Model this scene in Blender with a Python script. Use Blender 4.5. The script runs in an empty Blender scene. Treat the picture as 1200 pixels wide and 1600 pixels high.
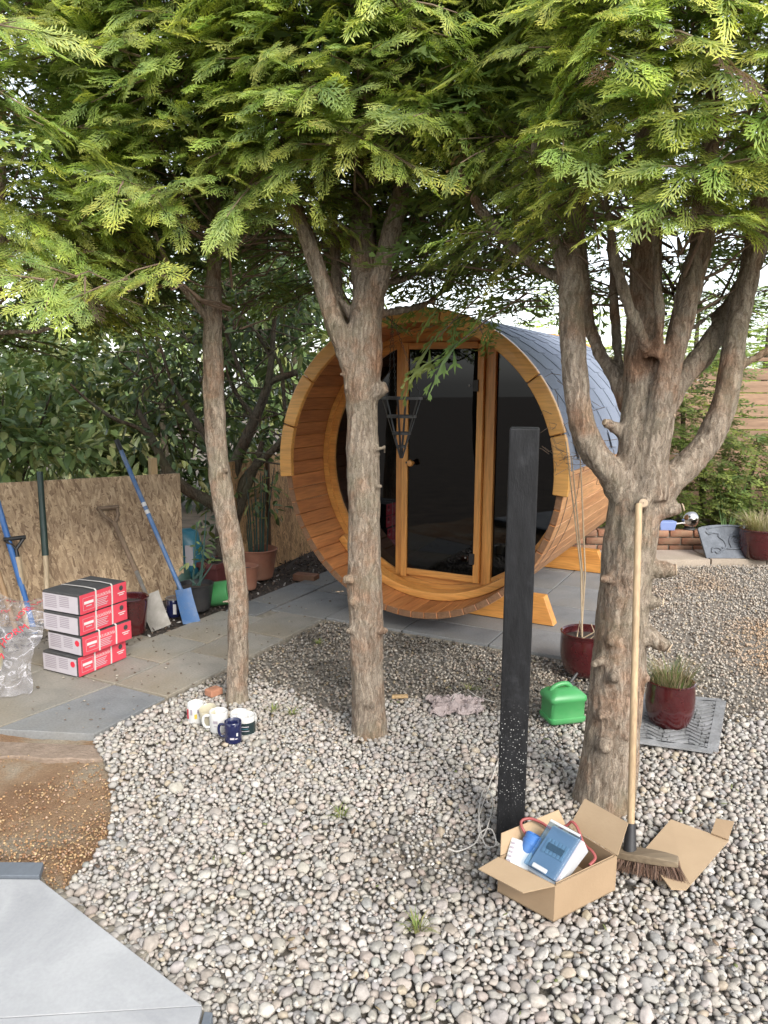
import bpy, bmesh, math, random
import numpy as np
from mathutils import Vector, Matrix, noise, Euler

random.seed(7)
RNG = np.random.default_rng(7)
R = math.radians
sc = bpy.context.scene
col = sc.collection

# ---------------------------------------------------------------- camera
PITCH, ROLL, FPX, CAMH = R(9.5), 0.006, 1200.0, 1.6
FW = Vector((0, math.cos(PITCH), -math.sin(PITCH)))
UP0 = Vector((0, math.sin(PITCH), math.cos(PITCH)))
RT = Vector((1, 0, 0)) * math.cos(ROLL) + UP0 * math.sin(ROLL)
UP = RT.cross(FW)
CAM = Vector((0, 0, CAMH))
cd = bpy.data.cameras.new('camera'); cam = bpy.data.objects.new('camera', cd); col.objects.link(cam)
cd.sensor_fit = 'VERTICAL'; cd.sensor_height = 34.6; cd.lens = 34.6 * FPX / 1600.0
cd.clip_start = 0.05; cd.clip_end = 600
mw = Matrix((RT, UP, -FW)).transposed().to_4x4(); mw.translation = CAM
cam.matrix_world = mw
sc.camera = cam

# ---------------------------------------------------------------- sky and sun
SUN_AZ, SUN_EL = R(24), R(37)      # azimuth measured from straight behind the camera towards its right
w = bpy.data.worlds.new('World'); sc.world = w; w.use_nodes = True
nt = w.node_tree; nt.nodes.clear()
sky = nt.nodes.new('ShaderNodeTexSky'); sky.sky_type = 'NISHITA'; sky.sun_disc = False
sky.sun_elevation = SUN_EL; sky.air_density = 1.0; sky.dust_density = 1.5; sky.ozone_density = 1.0
sunvec = Vector((math.sin(SUN_AZ) * math.cos(SUN_EL), -math.cos(SUN_AZ) * math.cos(SUN_EL), math.sin(SUN_EL)))
sky.sun_rotation = math.atan2(sunvec.x, sunvec.y)
hs = nt.nodes.new('ShaderNodeHueSaturation'); hs.inputs['Saturation'].default_value = 0.35
bg = nt.nodes.new('ShaderNodeBackground'); bg.inputs['Strength'].default_value = 0.15
wo = nt.nodes.new('ShaderNodeOutputWorld')
nt.links.new(sky.outputs[0], hs.inputs['Color']); nt.links.new(hs.outputs[0], bg.inputs['Color']); nt.links.new(bg.outputs[0], wo.inputs[0])
sl = bpy.data.lights.new('sun', 'SUN'); sl.energy = 1.5; sl.angle = R(28); sl.color = (1.0, 0.955, 0.88)
so = bpy.data.objects.new('sun', sl); col.objects.link(so)
so.rotation_euler = sunvec.to_track_quat('Z', 'Y').to_euler()
vs = sc.view_settings
vs.view_transform = 'Standard'; vs.look = 'None'; vs.gamma = 1.0; vs.use_curve_mapping = False
vs.exposure = 1.45
cy = sc.cycles
cy.max_bounces = 8; cy.diffuse_bounces = 5; cy.glossy_bounces = 3; cy.transmission_bounces = 3; cy.transparent_max_bounces = 8
cy.caustics_reflective = False; cy.caustics_refractive = False; cy.use_denoising = True
cy.sample_clamp_indirect = 6.0

# ---------------------------------------------------------------- measuring helpers (metres)
def ray(x, y): return (FW * FPX + RT * (x - 600) - UP * (y - 800)).normalized()
def gp(x, y, z=0.0):
    d = ray(x, y); return CAM + d * ((z - CAMH) / d.z)
def at(x, y, Y):
    d = ray(x, y); return CAM + d * (Y / d.y)
TH = -0.47982                       # the sauna, its pad and the path share this direction
UX = Vector((math.cos(TH), math.sin(TH), 0)); VX = Vector((-math.sin(TH), math.cos(TH), 0))
def uv(u, v, z=0.0): return UX * u + VX * v + Vector((0, 0, z))
WA, WB = uv(-4.47, 3.22), uv(-4.0, 4.37)       # line of the board screen on the left
WDIR = (WB - WA).normalized(); WN = Vector((WDIR.y, -WDIR.x, 0))
def onwall(x, y, off=0.0):
    d = ray(x, y); o = WA + WN * off
    return CAM + d * (((o - CAM).dot(WN)) / d.dot(WN))

# ---------------------------------------------------------------- object helpers
def link(o, parent=None):
    col.objects.link(o)
    if parent is not None: o.parent = parent
    return o
def tag(o, label=None, cat=None, group=None, kind=None):
    if label: o['label'] = label
    if cat: o['category'] = cat
    if group: o['group'] = group
    if kind: o['kind'] = kind
    return o
def thing(name, label, cat, loc=(0, 0, 0), rz=0.0, group=None):
    o = bpy.data.objects.new(name, None); o.empty_display_size = 0.1; link(o)
    o.location = loc; o.rotation_euler = (0, 0, rz)
    return tag(o, label, cat, group)
def struct(name, loc=(0, 0, 0), rz=0.0):
    o = bpy.data.objects.new(name, None); link(o); o.location = loc; o.rotation_euler = (0, 0, rz); o['kind'] = 'structure'
    return o
def copy_obj(o, parent=None):
    c = o.copy(); col.objects.link(c); c.parent = parent; return c
def copy_tree(o, parent=None):
    c = copy_obj(o, parent)
    for ch in list(o.children): copy_tree(ch, c)
    return c

class MB:
    def __init__(s): s.v = []; s.f = []
    def add(s, vs_, fs_):
        b = len(s.v); s.v += [tuple(p) for p in vs_]; s.f += [tuple(i + b for i in f) for f in fs_]; return s
    def box(s, c, d, M=None):
        x, y, z = d[0] / 2, d[1] / 2, d[2] / 2
        vs_ = [Vector(p) for p in ((-x, -y, -z), (x, -y, -z), (x, y, -z), (-x, y, -z), (-x, -y, z), (x, -y, z), (x, y, z), (-x, y, z))]
        if M is not None: vs_ = [M @ p for p in vs_]
        c = Vector(c)
        return s.add([p + c for p in vs_], [(3, 2, 1, 0), (4, 5, 6, 7), (0, 1, 5, 4), (1, 2, 6, 5), (2, 3, 7, 6), (3, 0, 4, 7)])
    def hexa(s, p):
        return s.add(p, [(3, 2, 1, 0), (4, 5, 6, 7), (0, 1, 5, 4), (1, 2, 6, 5), (2, 3, 7, 6), (3, 0, 4, 7)])
    def prism(s, poly, z0, z1):
        n = len(poly)
        vs_ = [(p[0], p[1], z0) for p in poly] + [(p[0], p[1], z1) for p in poly]
        fs_ = [tuple(range(n - 1, -1, -1)), tuple(range(n, 2 * n))] + [(i, (i + 1) % n, n + (i + 1) % n, n + i) for i in range(n)]
        return s.add(vs_, fs_)
    def slab(s, quad, t):
        """a plate of thickness t through four points, thickened to the side of its normal"""
        q = [Vector(p) for p in quad]
        n = (q[1] - q[0]).cross(q[-1] - q[0]).normalized() * t
        k = len(q)
        return s.add(q + [p + n for p in q], [tuple(range(k - 1, -1, -1)), tuple(range(k, 2 * k))] + [(i, (i + 1) % k, k + (i + 1) % k, k + i) for i in range(k)])
    def tube(s, pts, rad, n=8, cap=True, flat=1.0):
        pts = [Vector(p) for p in pts]
        if not hasattr(rad, '__len__'): rad = [rad] * len(pts)
        m = len(pts); vs_ = []; fs_ = []
        t0 = (pts[1] - pts[0]).normalized()
        ref = Vector((0, 0, 1)) if abs(t0.z) < 0.9 else Vector((0, 1, 0))
        a = t0.cross(ref).normalized()
        for i in range(m):
            t = (pts[min(i + 1, m - 1)] - pts[max(i - 1, 0)]).normalized()
            a = (a - t * a.dot(t)).normalized(); b = t.cross(a)
            for k in range(n):
                g = 2 * math.pi * k / n
                vs_.append(pts[i] + a * (math.cos(g) * rad[i]) + b * (math.sin(g) * rad[i] * flat))
        for i in range(m - 1):
            for k in range(n):
                k2 = (k + 1) % n
                fs_.append((i * n + k, i * n + k2, (i + 1) * n + k2, (i + 1) * n + k))
        if cap:
            fs_.append(tuple(range(n - 1, -1, -1))); fs_.append(tuple((m - 1) * n + k for k in range(n)))
        return s.add(vs_, fs_)
    def lathe(s, prof, n=32, c=(0, 0, 0), cap0=True, cap1=True, M=None):
        vs_ = []; fs_ = []; c = Vector(c)
        for r, z in prof:
            for k in range(n):
                g = 2 * math.pi * k / n; p = Vector((r * math.cos(g), r * math.sin(g), z))
                vs_.append((M @ p if M is not None else p) + c)
        m = len(prof)
        for i in range(m - 1):
            for k in range(n):
                k2 = (k + 1) % n; fs_.append((i * n + k, i * n + k2, (i + 1) * n + k2, (i + 1) * n + k))
        if cap0: fs_.append(tuple(range(n - 1, -1, -1)))
        if cap1: fs_.append(tuple((m - 1) * n + k for k in range(n)))
        return s.add(vs_, fs_)
    def mesh(s, name):
        me = bpy.data.meshes.new(name); me.from_pydata(s.v, [], s.f); me.validate(); me.update(); return me
    def build(s, name, mat, parent=None, smooth=False, bevel=0.0, origin=None, loc=None, seg=2, kind=None):
        if origin is not None:
            o_ = Vector(origin); s.v = [tuple(Vector(p) - o_) for p in s.v]
        me = s.mesh(name); me.materials.append(mat)
        if smooth: me.polygons.foreach_set('use_smooth', [True] * len(me.polygons))
        o = bpy.data.objects.new(name, me); link(o, parent)
        if loc is not None: o.location = loc
        if bevel:
            b = o.modifiers.new('bevel', 'BEVEL'); b.width = bevel; b.segments = seg; b.limit_method = 'ANGLE'; b.angle_limit = R(40)
            me.polygons.foreach_set('use_smooth', [True] * len(me.polygons)); 
            wn = o.modifiers.new('wn', 'WEIGHTED_NORMAL'); wn.keep_sharp = True
        if smooth and not bevel:
            try: me.set_sharp_from_angle(angle=R(48))
            except Exception: pass
        if kind: o['kind'] = kind
        return o

def spline(pts, k=6):
    """Catmull-Rom through points given as Vectors or tuples of any length"""
    P = [np.array(p, float) for p in pts]; P = [2 * P[0] - P[1]] + P + [2 * P[-1] - P[-2]]
    out = []
    for i in range(1, len(P) - 2):
        for j in range(k):
            t = j / k
            out.append(0.5 * ((2 * P[i]) + (-P[i - 1] + P[i + 1]) * t + (2 * P[i - 1] - 5 * P[i] + 4 * P[i + 1] - P[i + 2]) * t * t + (-P[i - 1] + 3 * P[i] - 3 * P[i + 1] + P[i + 2]) * t ** 3))
    out.append(P[-2]); return out

def np_mesh(name, V, F, mat, parent=None, C=None, smooth=False, origin=None, kind=None):
    """V (n,3), F (m,k) all faces with k corners, C (n,3) colours"""
    V = np.asarray(V, np.float32); F = np.asarray(F, np.int32)
    if origin is not None: V = V - np.array(origin, np.float32)
    me = bpy.data.meshes.new(name); k = F.shape[1]
    me.vertices.add(len(V)); me.vertices.foreach_set('co', V.ravel())
    me.loops.add(F.size); me.loops.foreach_set('vertex_index', F.ravel())
    me.polygons.add(len(F)); me.polygons.foreach_set('loop_start', np.arange(0, F.size, k, dtype=np.int32))
    me.polygons.foreach_set('loop_total', np.full(len(F), k, np.int32))
    if smooth: me.polygons.foreach_set('use_smooth', np.ones(len(F), bool))
    me.update(calc_edges=True)
    if C is not None:
        a = me.color_attributes.new('Col', 'FLOAT_COLOR', 'POINT')
        a.data.foreach_set('color', np.concatenate([C, np.ones((len(C), 1))], 1).astype(np.float32).ravel())
    me.materials.append(mat)
    o = bpy.data.objects.new(name, me); link(o, parent)
    if kind: o['kind'] = kind
    return o

# ---------------------------------------------------------------- materials
def newmat(name):
    m = bpy.data.materials.new(name); m.use_nodes = True
    n = m.node_tree.nodes; return m, n, m.node_tree.links, n['Principled BSDF']
def N(n, t, **kw):
    x = n.new(t)
    for k, v in kw.items():
        if k in x.inputs: x.inputs[k].default_value = v
        else: setattr(x, k, v)
    return x
def c4(c): return (c[0], c[1], c[2], 1)
def mixc(n, l, fac, a, b, bt='MIX'):
    x = n.new('ShaderNodeMix'); x.data_type = 'RGBA'; x.blend_type = bt
    for sock, val in ((x.inputs[0], fac), (x.inputs[6], a), (x.inputs[7], b)):
        if hasattr(val, 'is_linked'): l.new(val, sock)
        elif isinstance(val, (int, float)): sock.default_value = val
        else: sock.default_value = c4(val)
    return x.outputs[2]
def coords(n, l, scale=(1, 1, 1), kind='Object'):
    tc = n.new('ShaderNodeTexCoord'); mp = n.new('ShaderNodeMapping'); mp.inputs['Scale'].default_value = scale
    l.new(tc.outputs[kind], mp.inputs['Vector']); return mp.outputs[0]
def ramp(n, l, src, stops):
    r = n.new('ShaderNodeValToRGB'); e = r.color_ramp.elements
    while len(e) < len(stops): e.new(0.5)
    for i, (p, c) in enumerate(stops): e[i].position = p; e[i].color = c4(c)
    l.new(src, r.inputs[0]); return r.outputs[0]
def pmat(name, c, rough=0.6, c2=None, scale=6.0, bump=0.0, bscale=None, stretch=(1, 1, 1), rnd=0.0, metallic=0.0, spec=0.5, dirt=None, dscale=3.0, damt=0.5, coat=0.0, detail=6.0):
    m, n, l, b = newmat(name)
    v = coords(n, l, stretch)
    no = N(n, 'ShaderNodeTexNoise', Scale=scale, Detail=detail, Roughness=0.62); l.new(v, no.inputs['Vector'])
    c2 = c2 or tuple(x * 0.72 for x in c)
    out = ramp(n, l, no.outputs[0], [(0.3, c2), (0.7, c)])
    if dirt is not None:
        d = N(n, 'ShaderNodeTexNoise', Scale=dscale, Detail=8.0, Roughness=0.7); l.new(coords(n, l), d.inputs['Vector'])
        mk = ramp(n, l, d.outputs[0], [(0.48, (0, 0, 0)), (0.68, (damt,) * 3)])
        out = mixc(n, l, mk, out, dirt)
    if rnd:
        oi = n.new('ShaderNodeObjectInfo')
        mr = N(n, 'ShaderNodeMapRange'); mr.inputs[3].default_value = 1 - rnd; mr.inputs[4].default_value = 1 + rnd
        l.new(oi.outputs['Random'], mr.inputs[0])
        cc = n.new('ShaderNodeCombineColor')
        for k in range(3): l.new(mr.outputs[0], cc.inputs[k])
        out = mixc(n, l, 1.0, out, cc.outputs[0], 'MULTIPLY')
    l.new(out, b.inputs['Base Color'])
    b.inputs['Roughness'].default_value = rough; b.inputs['Metallic'].default_value = metallic
    b.inputs['Specular IOR Level'].default_value = spec; b.inputs['Coat Weight'].default_value = coat
    if bump:
        nb = N(n, 'ShaderNodeTexNoise', Scale=bscale or scale * 4, Detail=5.0, Roughness=0.65); l.new(v, nb.inputs['Vector'])
        bp = N(n, 'ShaderNodeBump', Strength=bump, Distance=0.01); l.new(nb.outputs[0], bp.inputs['Height']); l.new(bp.outputs[0], b.inputs['Normal'])
    return m
def colmat(name, rough=0.6, transl=0.0, spec=0.4, scale=40.0, var=0.25, bump=0.0, sheen=0.0):
    """colour from the mesh's own per-vertex colour, with fine mottling"""
    m, n, l, b = newmat(name)
    a = n.new('ShaderNodeAttribute'); a.attribute_name = 'Col'
    out = a.outputs['Color']
    if var:
        no = N(n, 'ShaderNodeTexNoise', Scale=scale, Detail=4.0); l.new(coords(n, l), no.inputs['Vector'])
        out = mixc(n, l, 1.0, out, ramp(n, l, no.outputs[0], [(0.3, (1 - var,) * 3), (0.7, (1 + var,) * 3)]), 'MULTIPLY')
        if bump:
            bp = N(n, 'ShaderNodeBump', Strength=bump, Distance=0.004); l.new(no.outputs[0], bp.inputs['Height']); l.new(bp.outputs[0], b.inputs['Normal'])
    l.new(out, b.inputs['Base Color']); b.inputs['Roughness'].default_value = rough; b.inputs['Specular IOR Level'].default_value = spec
    if transl:
        t = n.new('ShaderNodeBsdfTranslucent'); mx = n.new('ShaderNodeMixShader'); mx.inputs[0].default_value = transl
        l.new(mixc(n, l, 1.0, out, (1.25, 1.25, 0.7), 'MULTIPLY'), t.inputs[0])
        l.new(b.outputs[0], mx.inputs[1]); l.new(t.outputs[0], mx.inputs[2]); l.new(mx.outputs[0], n['Material Output'].inputs[0])
    return m
def wood(name, c, c2, axis='z', rough=0.5, rnd=0.12, grain=14.0, knots=True, bump=0.15, coat=0.0):
    st = {'x': (0.08, 1, 1), 'y': (1, 0.08, 1), 'z': (1, 1, 0.08)}[axis]
    m, n, l, b = newmat(name)
    v = coords(n, l, st)
    oi = n.new('ShaderNodeObjectInfo')
    ad = n.new('ShaderNodeVectorMath'); ad.operation = 'ADD'; l.new(v, ad.inputs[0])
    mu = n.new('ShaderNodeMath'); mu.operation = 'MULTIPLY'; mu.inputs[1].default_value = 37.0; l.new(oi.outputs['Random'], mu.inputs[0]); l.new(mu.outputs[0], ad.inputs[1])
    no = N(n, 'ShaderNodeTexNoise', Scale=grain, Detail=7.0, Roughness=0.6, Distortion=0.6); l.new(ad.outputs[0], no.inputs['Vector'])
    out = ramp(n, l, no.outputs[0], [(0.32, c2), (0.5, tuple((p + q) / 2 for p, q in zip(c, c2))), (0.66, c)])
    fi = N(n, 'ShaderNodeTexNoise', Scale=grain * 9, Detail=3.0); l.new(ad.outputs[0], fi.inputs['Vector'])
    out = mixc(n, l, 0.5, out, ramp(n, l, fi.outputs[0], [(0.35, (0.62,) * 3), (0.6, (1.12,) * 3)]), 'MULTIPLY')
    mr = N(n, 'ShaderNodeMapRange'); mr.inputs[3].default_value = 1 - rnd; mr.inputs[4].default_value = 1 + rnd; l.new(oi.outputs['Random'], mr.inputs[0])
    cc = n.new('ShaderNodeCombineColor')
    for k in range(3): l.new(mr.outputs[0], cc.inputs[k])
    out = mixc(n, l, 1.0, out, cc.outputs[0], 'MULTIPLY')
    l.new(out, b.inputs['Base Color']); b.inputs['Roughness'].default_value = rough; b.inputs['Coat Weight'].default_value = coat
    bp = N(n, 'ShaderNodeBump', Strength=bump, Distance=0.004); l.new(fi.outputs[0], bp.inputs['Height']); l.new(bp.outputs[0], b.inputs['Normal'])
    return m

def text_mesh(s, size, name='lettering'):
    cu = bpy.data.curves.new(name, 'FONT'); cu.body = s; cu.size = size; cu.align_x = 'LEFT'; cu.resolution_u = 2
    o = bpy.data.objects.new(name, cu); col.objects.link(o)
    dg = bpy.context.evaluated_depsgraph_get(); me = bpy.data.meshes.new_from_object(o.evaluated_get(dg))
    bpy.data.objects.remove(o); bpy.data.curves.remove(cu); me.materials.clear(); return me

M = {}
# ================================================================ SETTING: ground, paving, pebbles
M['earth'] = pmat('earth', (0.16, 0.125, 0.09), 0.95, (0.07, 0.055, 0.042), 5.0, 0.6, 40)
M['grit'] = pmat('grit', (0.26, 0.235, 0.20), 0.95, (0.13, 0.115, 0.095), 70.0, 0.9, 90, dirt=(0.09, 0.07, 0.05), dscale=2.0, damt=0.7)
def soil_mat():
    m, n, l, b = newmat('soil')
    v = coords(n, l)
    a = N(n, 'ShaderNodeTexNoise', Scale=3.0, Detail=8.0, Roughness=0.65); l.new(v, a.inputs['Vector'])
    f = N(n, 'ShaderNodeTexNoise', Scale=110.0, Detail=6.0, Roughness=0.75); l.new(v, f.inputs['Vector'])
    base = ramp(n, l, a.outputs[0], [(0.36, (0.36, 0.30, 0.22)), (0.50, (0.31, 0.20, 0.115)), (0.64, (0.25, 0.14, 0.072))])
    out = mixc(n, l, 0.8, base, ramp(n, l, f.outputs[0], [(0.3, (0.5,) * 3), (0.65, (1.15,) * 3)]), 'MULTIPLY')
    l.new(out, b.inputs['Base Color']); b.inputs['Roughness'].default_value = 0.95
    bp = N(n, 'ShaderNodeBump', Strength=1.0, Distance=0.012); l.new(f.outputs[0], bp.inputs['Height']); l.new(bp.outputs[0], b.inputs['Normal'])
    return m
M['soil'] = soil_mat()
def slab_mat(name, c, c2, stain, rnd=0.12, bump=1.0):
    m, n, l, b = newmat(name)
    v = coords(n, l); oi = n.new('ShaderNodeObjectInfo')
    a = N(n, 'ShaderNodeTexNoise', Scale=2.2, Detail=9.0, Roughness=0.68, Distortion=0.8); l.new(v, a.inputs['Vector'])
    g = N(n, 'ShaderNodeTexNoise', Scale=90.0, Detail=4.0); l.new(v, g.inputs['Vector'])
    s_ = N(n, 'ShaderNodeTexNoise', Scale=1.1, Detail=6.0, Roughness=0.6); l.new(v, s_.inputs['Vector'])
    out = ramp(n, l, a.outputs[0], [(0.33, c2), (0.66, c)])
    out = mixc(n, l, ramp(n, l, s_.outputs[0], [(0.45, (0, 0, 0)), (0.65, (0.75,) * 3)]), out, stain)
    out = mixc(n, l, 0.6 * min(1, bump), out, ramp(n, l, g.outputs[0], [(0.3, (0.75,) * 3), (0.7, (1.15,) * 3)]), 'MULTIPLY')
    mr = N(n, 'ShaderNodeMapRange'); mr.inputs[3].default_value = 1 - rnd; mr.inputs[4].default_value = 1 + rnd; l.new(oi.outputs['Random'], mr.inputs[0])
    cc = n.new('ShaderNodeCombineColor')
    for k in range(3): l.new(mr.outputs[0], cc.inputs[k])
    out = mixc(n, l, 1.0, out, cc.outputs[0], 'MULTIPLY')
    l.new(out, b.inputs['Base Color']); b.inputs['Roughness'].default_value = 0.8
    bp = N(n, 'ShaderNodeBump', Strength=0.35 * bump, Distance=0.006); l.new(a.outputs[0], bp.inputs['Height'])
    bp2 = N(n, 'ShaderNodeBump', Strength=0.25 * bump, Distance=0.003); l.new(g.outputs[0], bp2.inputs['Height']); l.new(bp.outputs[0], bp2.inputs['Normal']); l.new(bp2.outputs[0], b.inputs['Normal'])
    return m
M['sandstone'] = slab_mat('sandstone', (0.31, 0.285, 0.245), (0.21, 0.20, 0.175), (0.22, 0.185, 0.13))
M['slate'] = slab_mat('slate_slab', (0.225, 0.235, 0.24), (0.14, 0.148, 0.155), (0.19, 0.183, 0.168))
M['pinkstone'] = slab_mat('pink_slab', (0.40, 0.33, 0.27), (0.27, 0.22, 0.18), (0.30, 0.25, 0.19))
M['porcelain'] = slab_mat('porcelain', (0.395, 0.40, 0.405), (0.27, 0.275, 0.285), (0.34, 0.345, 0.35), 0.02, 0.35)
M['porcelain_dark'] = slab_mat('porcelain_dark', (0.15, 0.17, 0.195), (0.10, 0.115, 0.135), (0.12, 0.135, 0.155), 0.02, 0.5)
M['mortar'] = pmat('mortar', (0.30, 0.27, 0.22), 0.95, (0.15, 0.13, 0.10), 25.0, 0.8, 60)

g = MB(); S = 70
g.add([(-S, -S, -0.06), (S, -S, -0.06), (S, S, -0.06), (-S, S, -0.06)], [(0, 1, 2, 3)])
ground = g.build('ground', M['earth']); ground['kind'] = 'structure'

# ---- paving of the path (each slab its own piece)
path = struct('paved_path', uv(0, 0, 0), TH)
def slab_piece(parent, name, poly, z1, mat, z0=-0.045, bevel=0.004):
    cx = sum(p[0] for p in poly) / len(poly); cy_ = sum(p[1] for p in poly) / len(poly)
    mb = MB().prism([(p[0] - cx, p[1] - cy_) for p in poly], z0 - z1, 0.0)
    o = mb.build(name, mat, parent, bevel=bevel, loc=(cx, cy_, z1))
    o.rotation_euler = (random.uniform(-1, 1) * 0.004, random.uniform(-1, 1) * 0.004, 0)
    return o
J = 0.006
def rect(u0, u1, v0, v1): return [(u0 + J, v0 + J), (u1 - J, v0 + J), (u1 - J, v1 - J), (u0 + J, v1 - J)]
pl = [([(-3.155, 2.15), (-2.715, 2.33), (-2.722, 2.80), (-3.085, 2.80)], 'slate'),
      ([(-3.62, 1.96), (-3.17, 2.145), (-3.10, 2.80), (-3.60, 2.80)], 'sandstone'),
      ([(-4.25, 1.70), (-3.63, 1.95), (-3.615, 2.80), (-4.25, 2.80)], 'sandstone'),
      (rect(-3.09, -2.715, 2.81, 3.40), 'sandstone'), (rect(-3.47, -3.09, 2.81, 3.16), 'sandstone'), (rect(-4.0, -3.47, 2.81, 3.30), 'sandstone'),
      (rect(-3.47, -3.09, 3.16, 3.56), 'sandstone'), (rect(-3.09, -2.715, 3.40, 3.86), 'sandstone'),
      (rect(-3.47, -3.09, 3.56, 4.16), 'sandstone'), (rect(-3.09, -2.715, 3.86, 4.33), 'sandstone'),
      (rect(-3.44, -3.17, 4.16, 4.45), 'slate'), (rect(-3.17, -2.715, 4.33, 4.93), 'slate'), (rect(-3.44, -3.17, 4.45, 5.05), 'slate'),
      (rect(-3.42, -3.17, 5.05, 5.65), 'slate'), (rect(-3.17, -2.715, 4.93, 5.53), 'slate'), (rect(-3.42, -3.17, 5.65, 6.25), 'slate'), (rect(-3.17, -2.715, 5.53, 6.25), 'slate')]
for poly, mt in pl: slab_piece(path, 'slab', poly, 0.0 + random.uniform(-0.003, 0.004), M[mt])
pad = struct('sauna_pad', uv(0, 0, 0), TH)
us = [-2.715, -2.13, -1.53, -0.93]
for i in range(3):
    v = 4.345 + (0.0, 0.0, 0.0)[i]; k = 0
    while v < 7.5:
        d = 0.6 if k else (0.6, 0.3, 0.45)[i]
        slab_piece(pad, 'slab', rect(us[i], us[i + 1], v, v + d), 0.006 + random.uniform(-0.002, 0.002), M['slate']); v += d; k += 1
bed = MB().prism([(-4.3, 1.68), (-2.72, 2.35), (-2.72, 4.35), (-0.94, 4.35), (-0.94, 7.5), (-3.44, 7.5), (-3.44, 3.5), (-4.3, 3.5)], -0.055, -0.012).build('path_bedding', M['mortar'], None, loc=uv(0, 0, 0))
bed.rotation_euler = (0, 0, TH); bed['kind'] = 'structure'
# rough concrete edging where the path stops
e0, e1 = gp(-60, 1150), gp(152, 1158); e2, e3 = gp(165, 1178), gp(-60, 1176)
n_ = 14; top = []; bot = []
for i in range(n_ + 1):
    t = i / n_; a = e0.lerp(e1, t); b = e3.lerp(e2, t); top.append((a.x, a.y)); bot.append((b.x + random.uniform(-.01, .01), b.y + random.uniform(-.014, .014)))
ed = MB().prism(bot + top[::-1], -0.058, -0.018).build('path_edging', pmat('edging', (0.31, 0.235, 0.18), 0.95, (0.19, 0.14, 0.10), 22.0, 1.0, 70), None, bevel=0.006); ed['kind'] = 'structure'

# ---- patio of pale porcelain in the near left corner
PZ = 0.035
pa, pb = gp(62, 1374, PZ), gp(316, 1571, PZ)
patio = struct('patio', (0, 0, 0))
pl0 = gp(0, 1590, PZ); lx = -2.2
def yline(x): return pb.y + (pl0.y - pb.y) * (x - pb.x) / (pl0.x - pb.x)
slab_piece(patio, 'slab', [(lx, yline(lx) + 0.002), (pb.x - 0.001, pb.y + 0.002), (pa.x, pa.y), (lx, pa.y + 0.004)], PZ, M['porcelain'], PZ - 0.022, 0.002)
slab_piece(patio, 'slab', [(lx, 1.1), (pb.x + 0.03, 1.1), (pb.x, pb.y - 0.002), (lx, yline(lx) - 0.002)], PZ, M['porcelain'], PZ - 0.022, 0.002)
d0, d1 = gp(68, 1349, PZ), gp(60, 1372, PZ)
slab_piece(patio, 'slab', [(lx, d1.y + 0.006), (d1.x, d1.y + 0.006), (d0.x, d0.y), (lx, d0.y + 0.004)], PZ + 0.004, M['porcelain_dark'], PZ - 0.02, 0.002)
cut = gp(330, 1612, 0.0)
slab_piece(patio, 'offcut', [(pb.x + 0.012, 1.35), (pb.x + 0.045, 1.35), (pb.x + 0.03, pb.y - 0.015), (pb.x + 0.008, pb.y - 0.012)], 0.03, M['porcelain_dark'], -0.03, 0.002)
mb_ = MB().prism([(lx, 1.1), (pb.x + 0.015, 1.1), (pb.x + 0.004, pb.y + 0.004), (pa.x + 0.03, pa.y - 0.01), (d0.x - 0.012, d0.y - 0.01), (lx, d0.y - 0.01)], -0.058, PZ - 0.022)
mo = mb_.build('patio_bedding', M['mortar']); mo['kind'] = 'structure'
lump = []
mbm = MB()
for i in range(26):                                  # squeezed-out mortar along the cut edge
    t = random.random() ** 1.0; p = pa.lerp(pb, 0.04 + 0.7 * t); n2 = Vector((pb.y - pa.y, pa.x - pb.x, 0)).normalized() * -1
    p = p + n2 * random.uniform(-0.0, 0.035); r_ = random.uniform(0.012, 0.03)
    mbm.lathe([(0.001, r_ * .5), (r_ * .6, r_ * .42), (r_, 0.0), (r_ * 1.1, -0.02)], 7, (p.x, p.y, -0.012))
o_ = mbm.build('mortar_lumps', M['mortar'], mo, smooth=True, kind='stuff')

# ---- soil patch by the patio
sp = [gp(-80, 1168), gp(120, 1172), gp(160, 1190), gp(172, 1235), gp(170, 1290), gp(130, 1345), gp(100, 1385), gp(60, 1372, 0.0), gp(-80, 1352)]
cx = sum(p.x for p in sp) / len(sp); cyy = sum(p.y for p in sp) / len(sp)
sb = bmesh.new(); bmesh.ops.create_grid(sb, x_segments=60, y_segments=60, size=1.0)
for vv in sb.verts:
    vv.co.x = -1.75 + vv.co.x * 0.9; vv.co.y = 2.75 + vv.co.y * 0.75
    vv.co.z = -0.034 + 0.02 * noise.noise(vv.co * 3) + 0.007 * noise.noise(vv.co * 22)
me = bpy.data.meshes.new('soil_patch'); sb.to_mesh(me); sb.free(); me.materials.append(M['soil']); me.polygons.foreach_set('use_smooth', [True] * len(me.polygons))
soil = link(bpy.data.objects.new('soil_patch', me)); soil['kind'] = 'structure'

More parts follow.
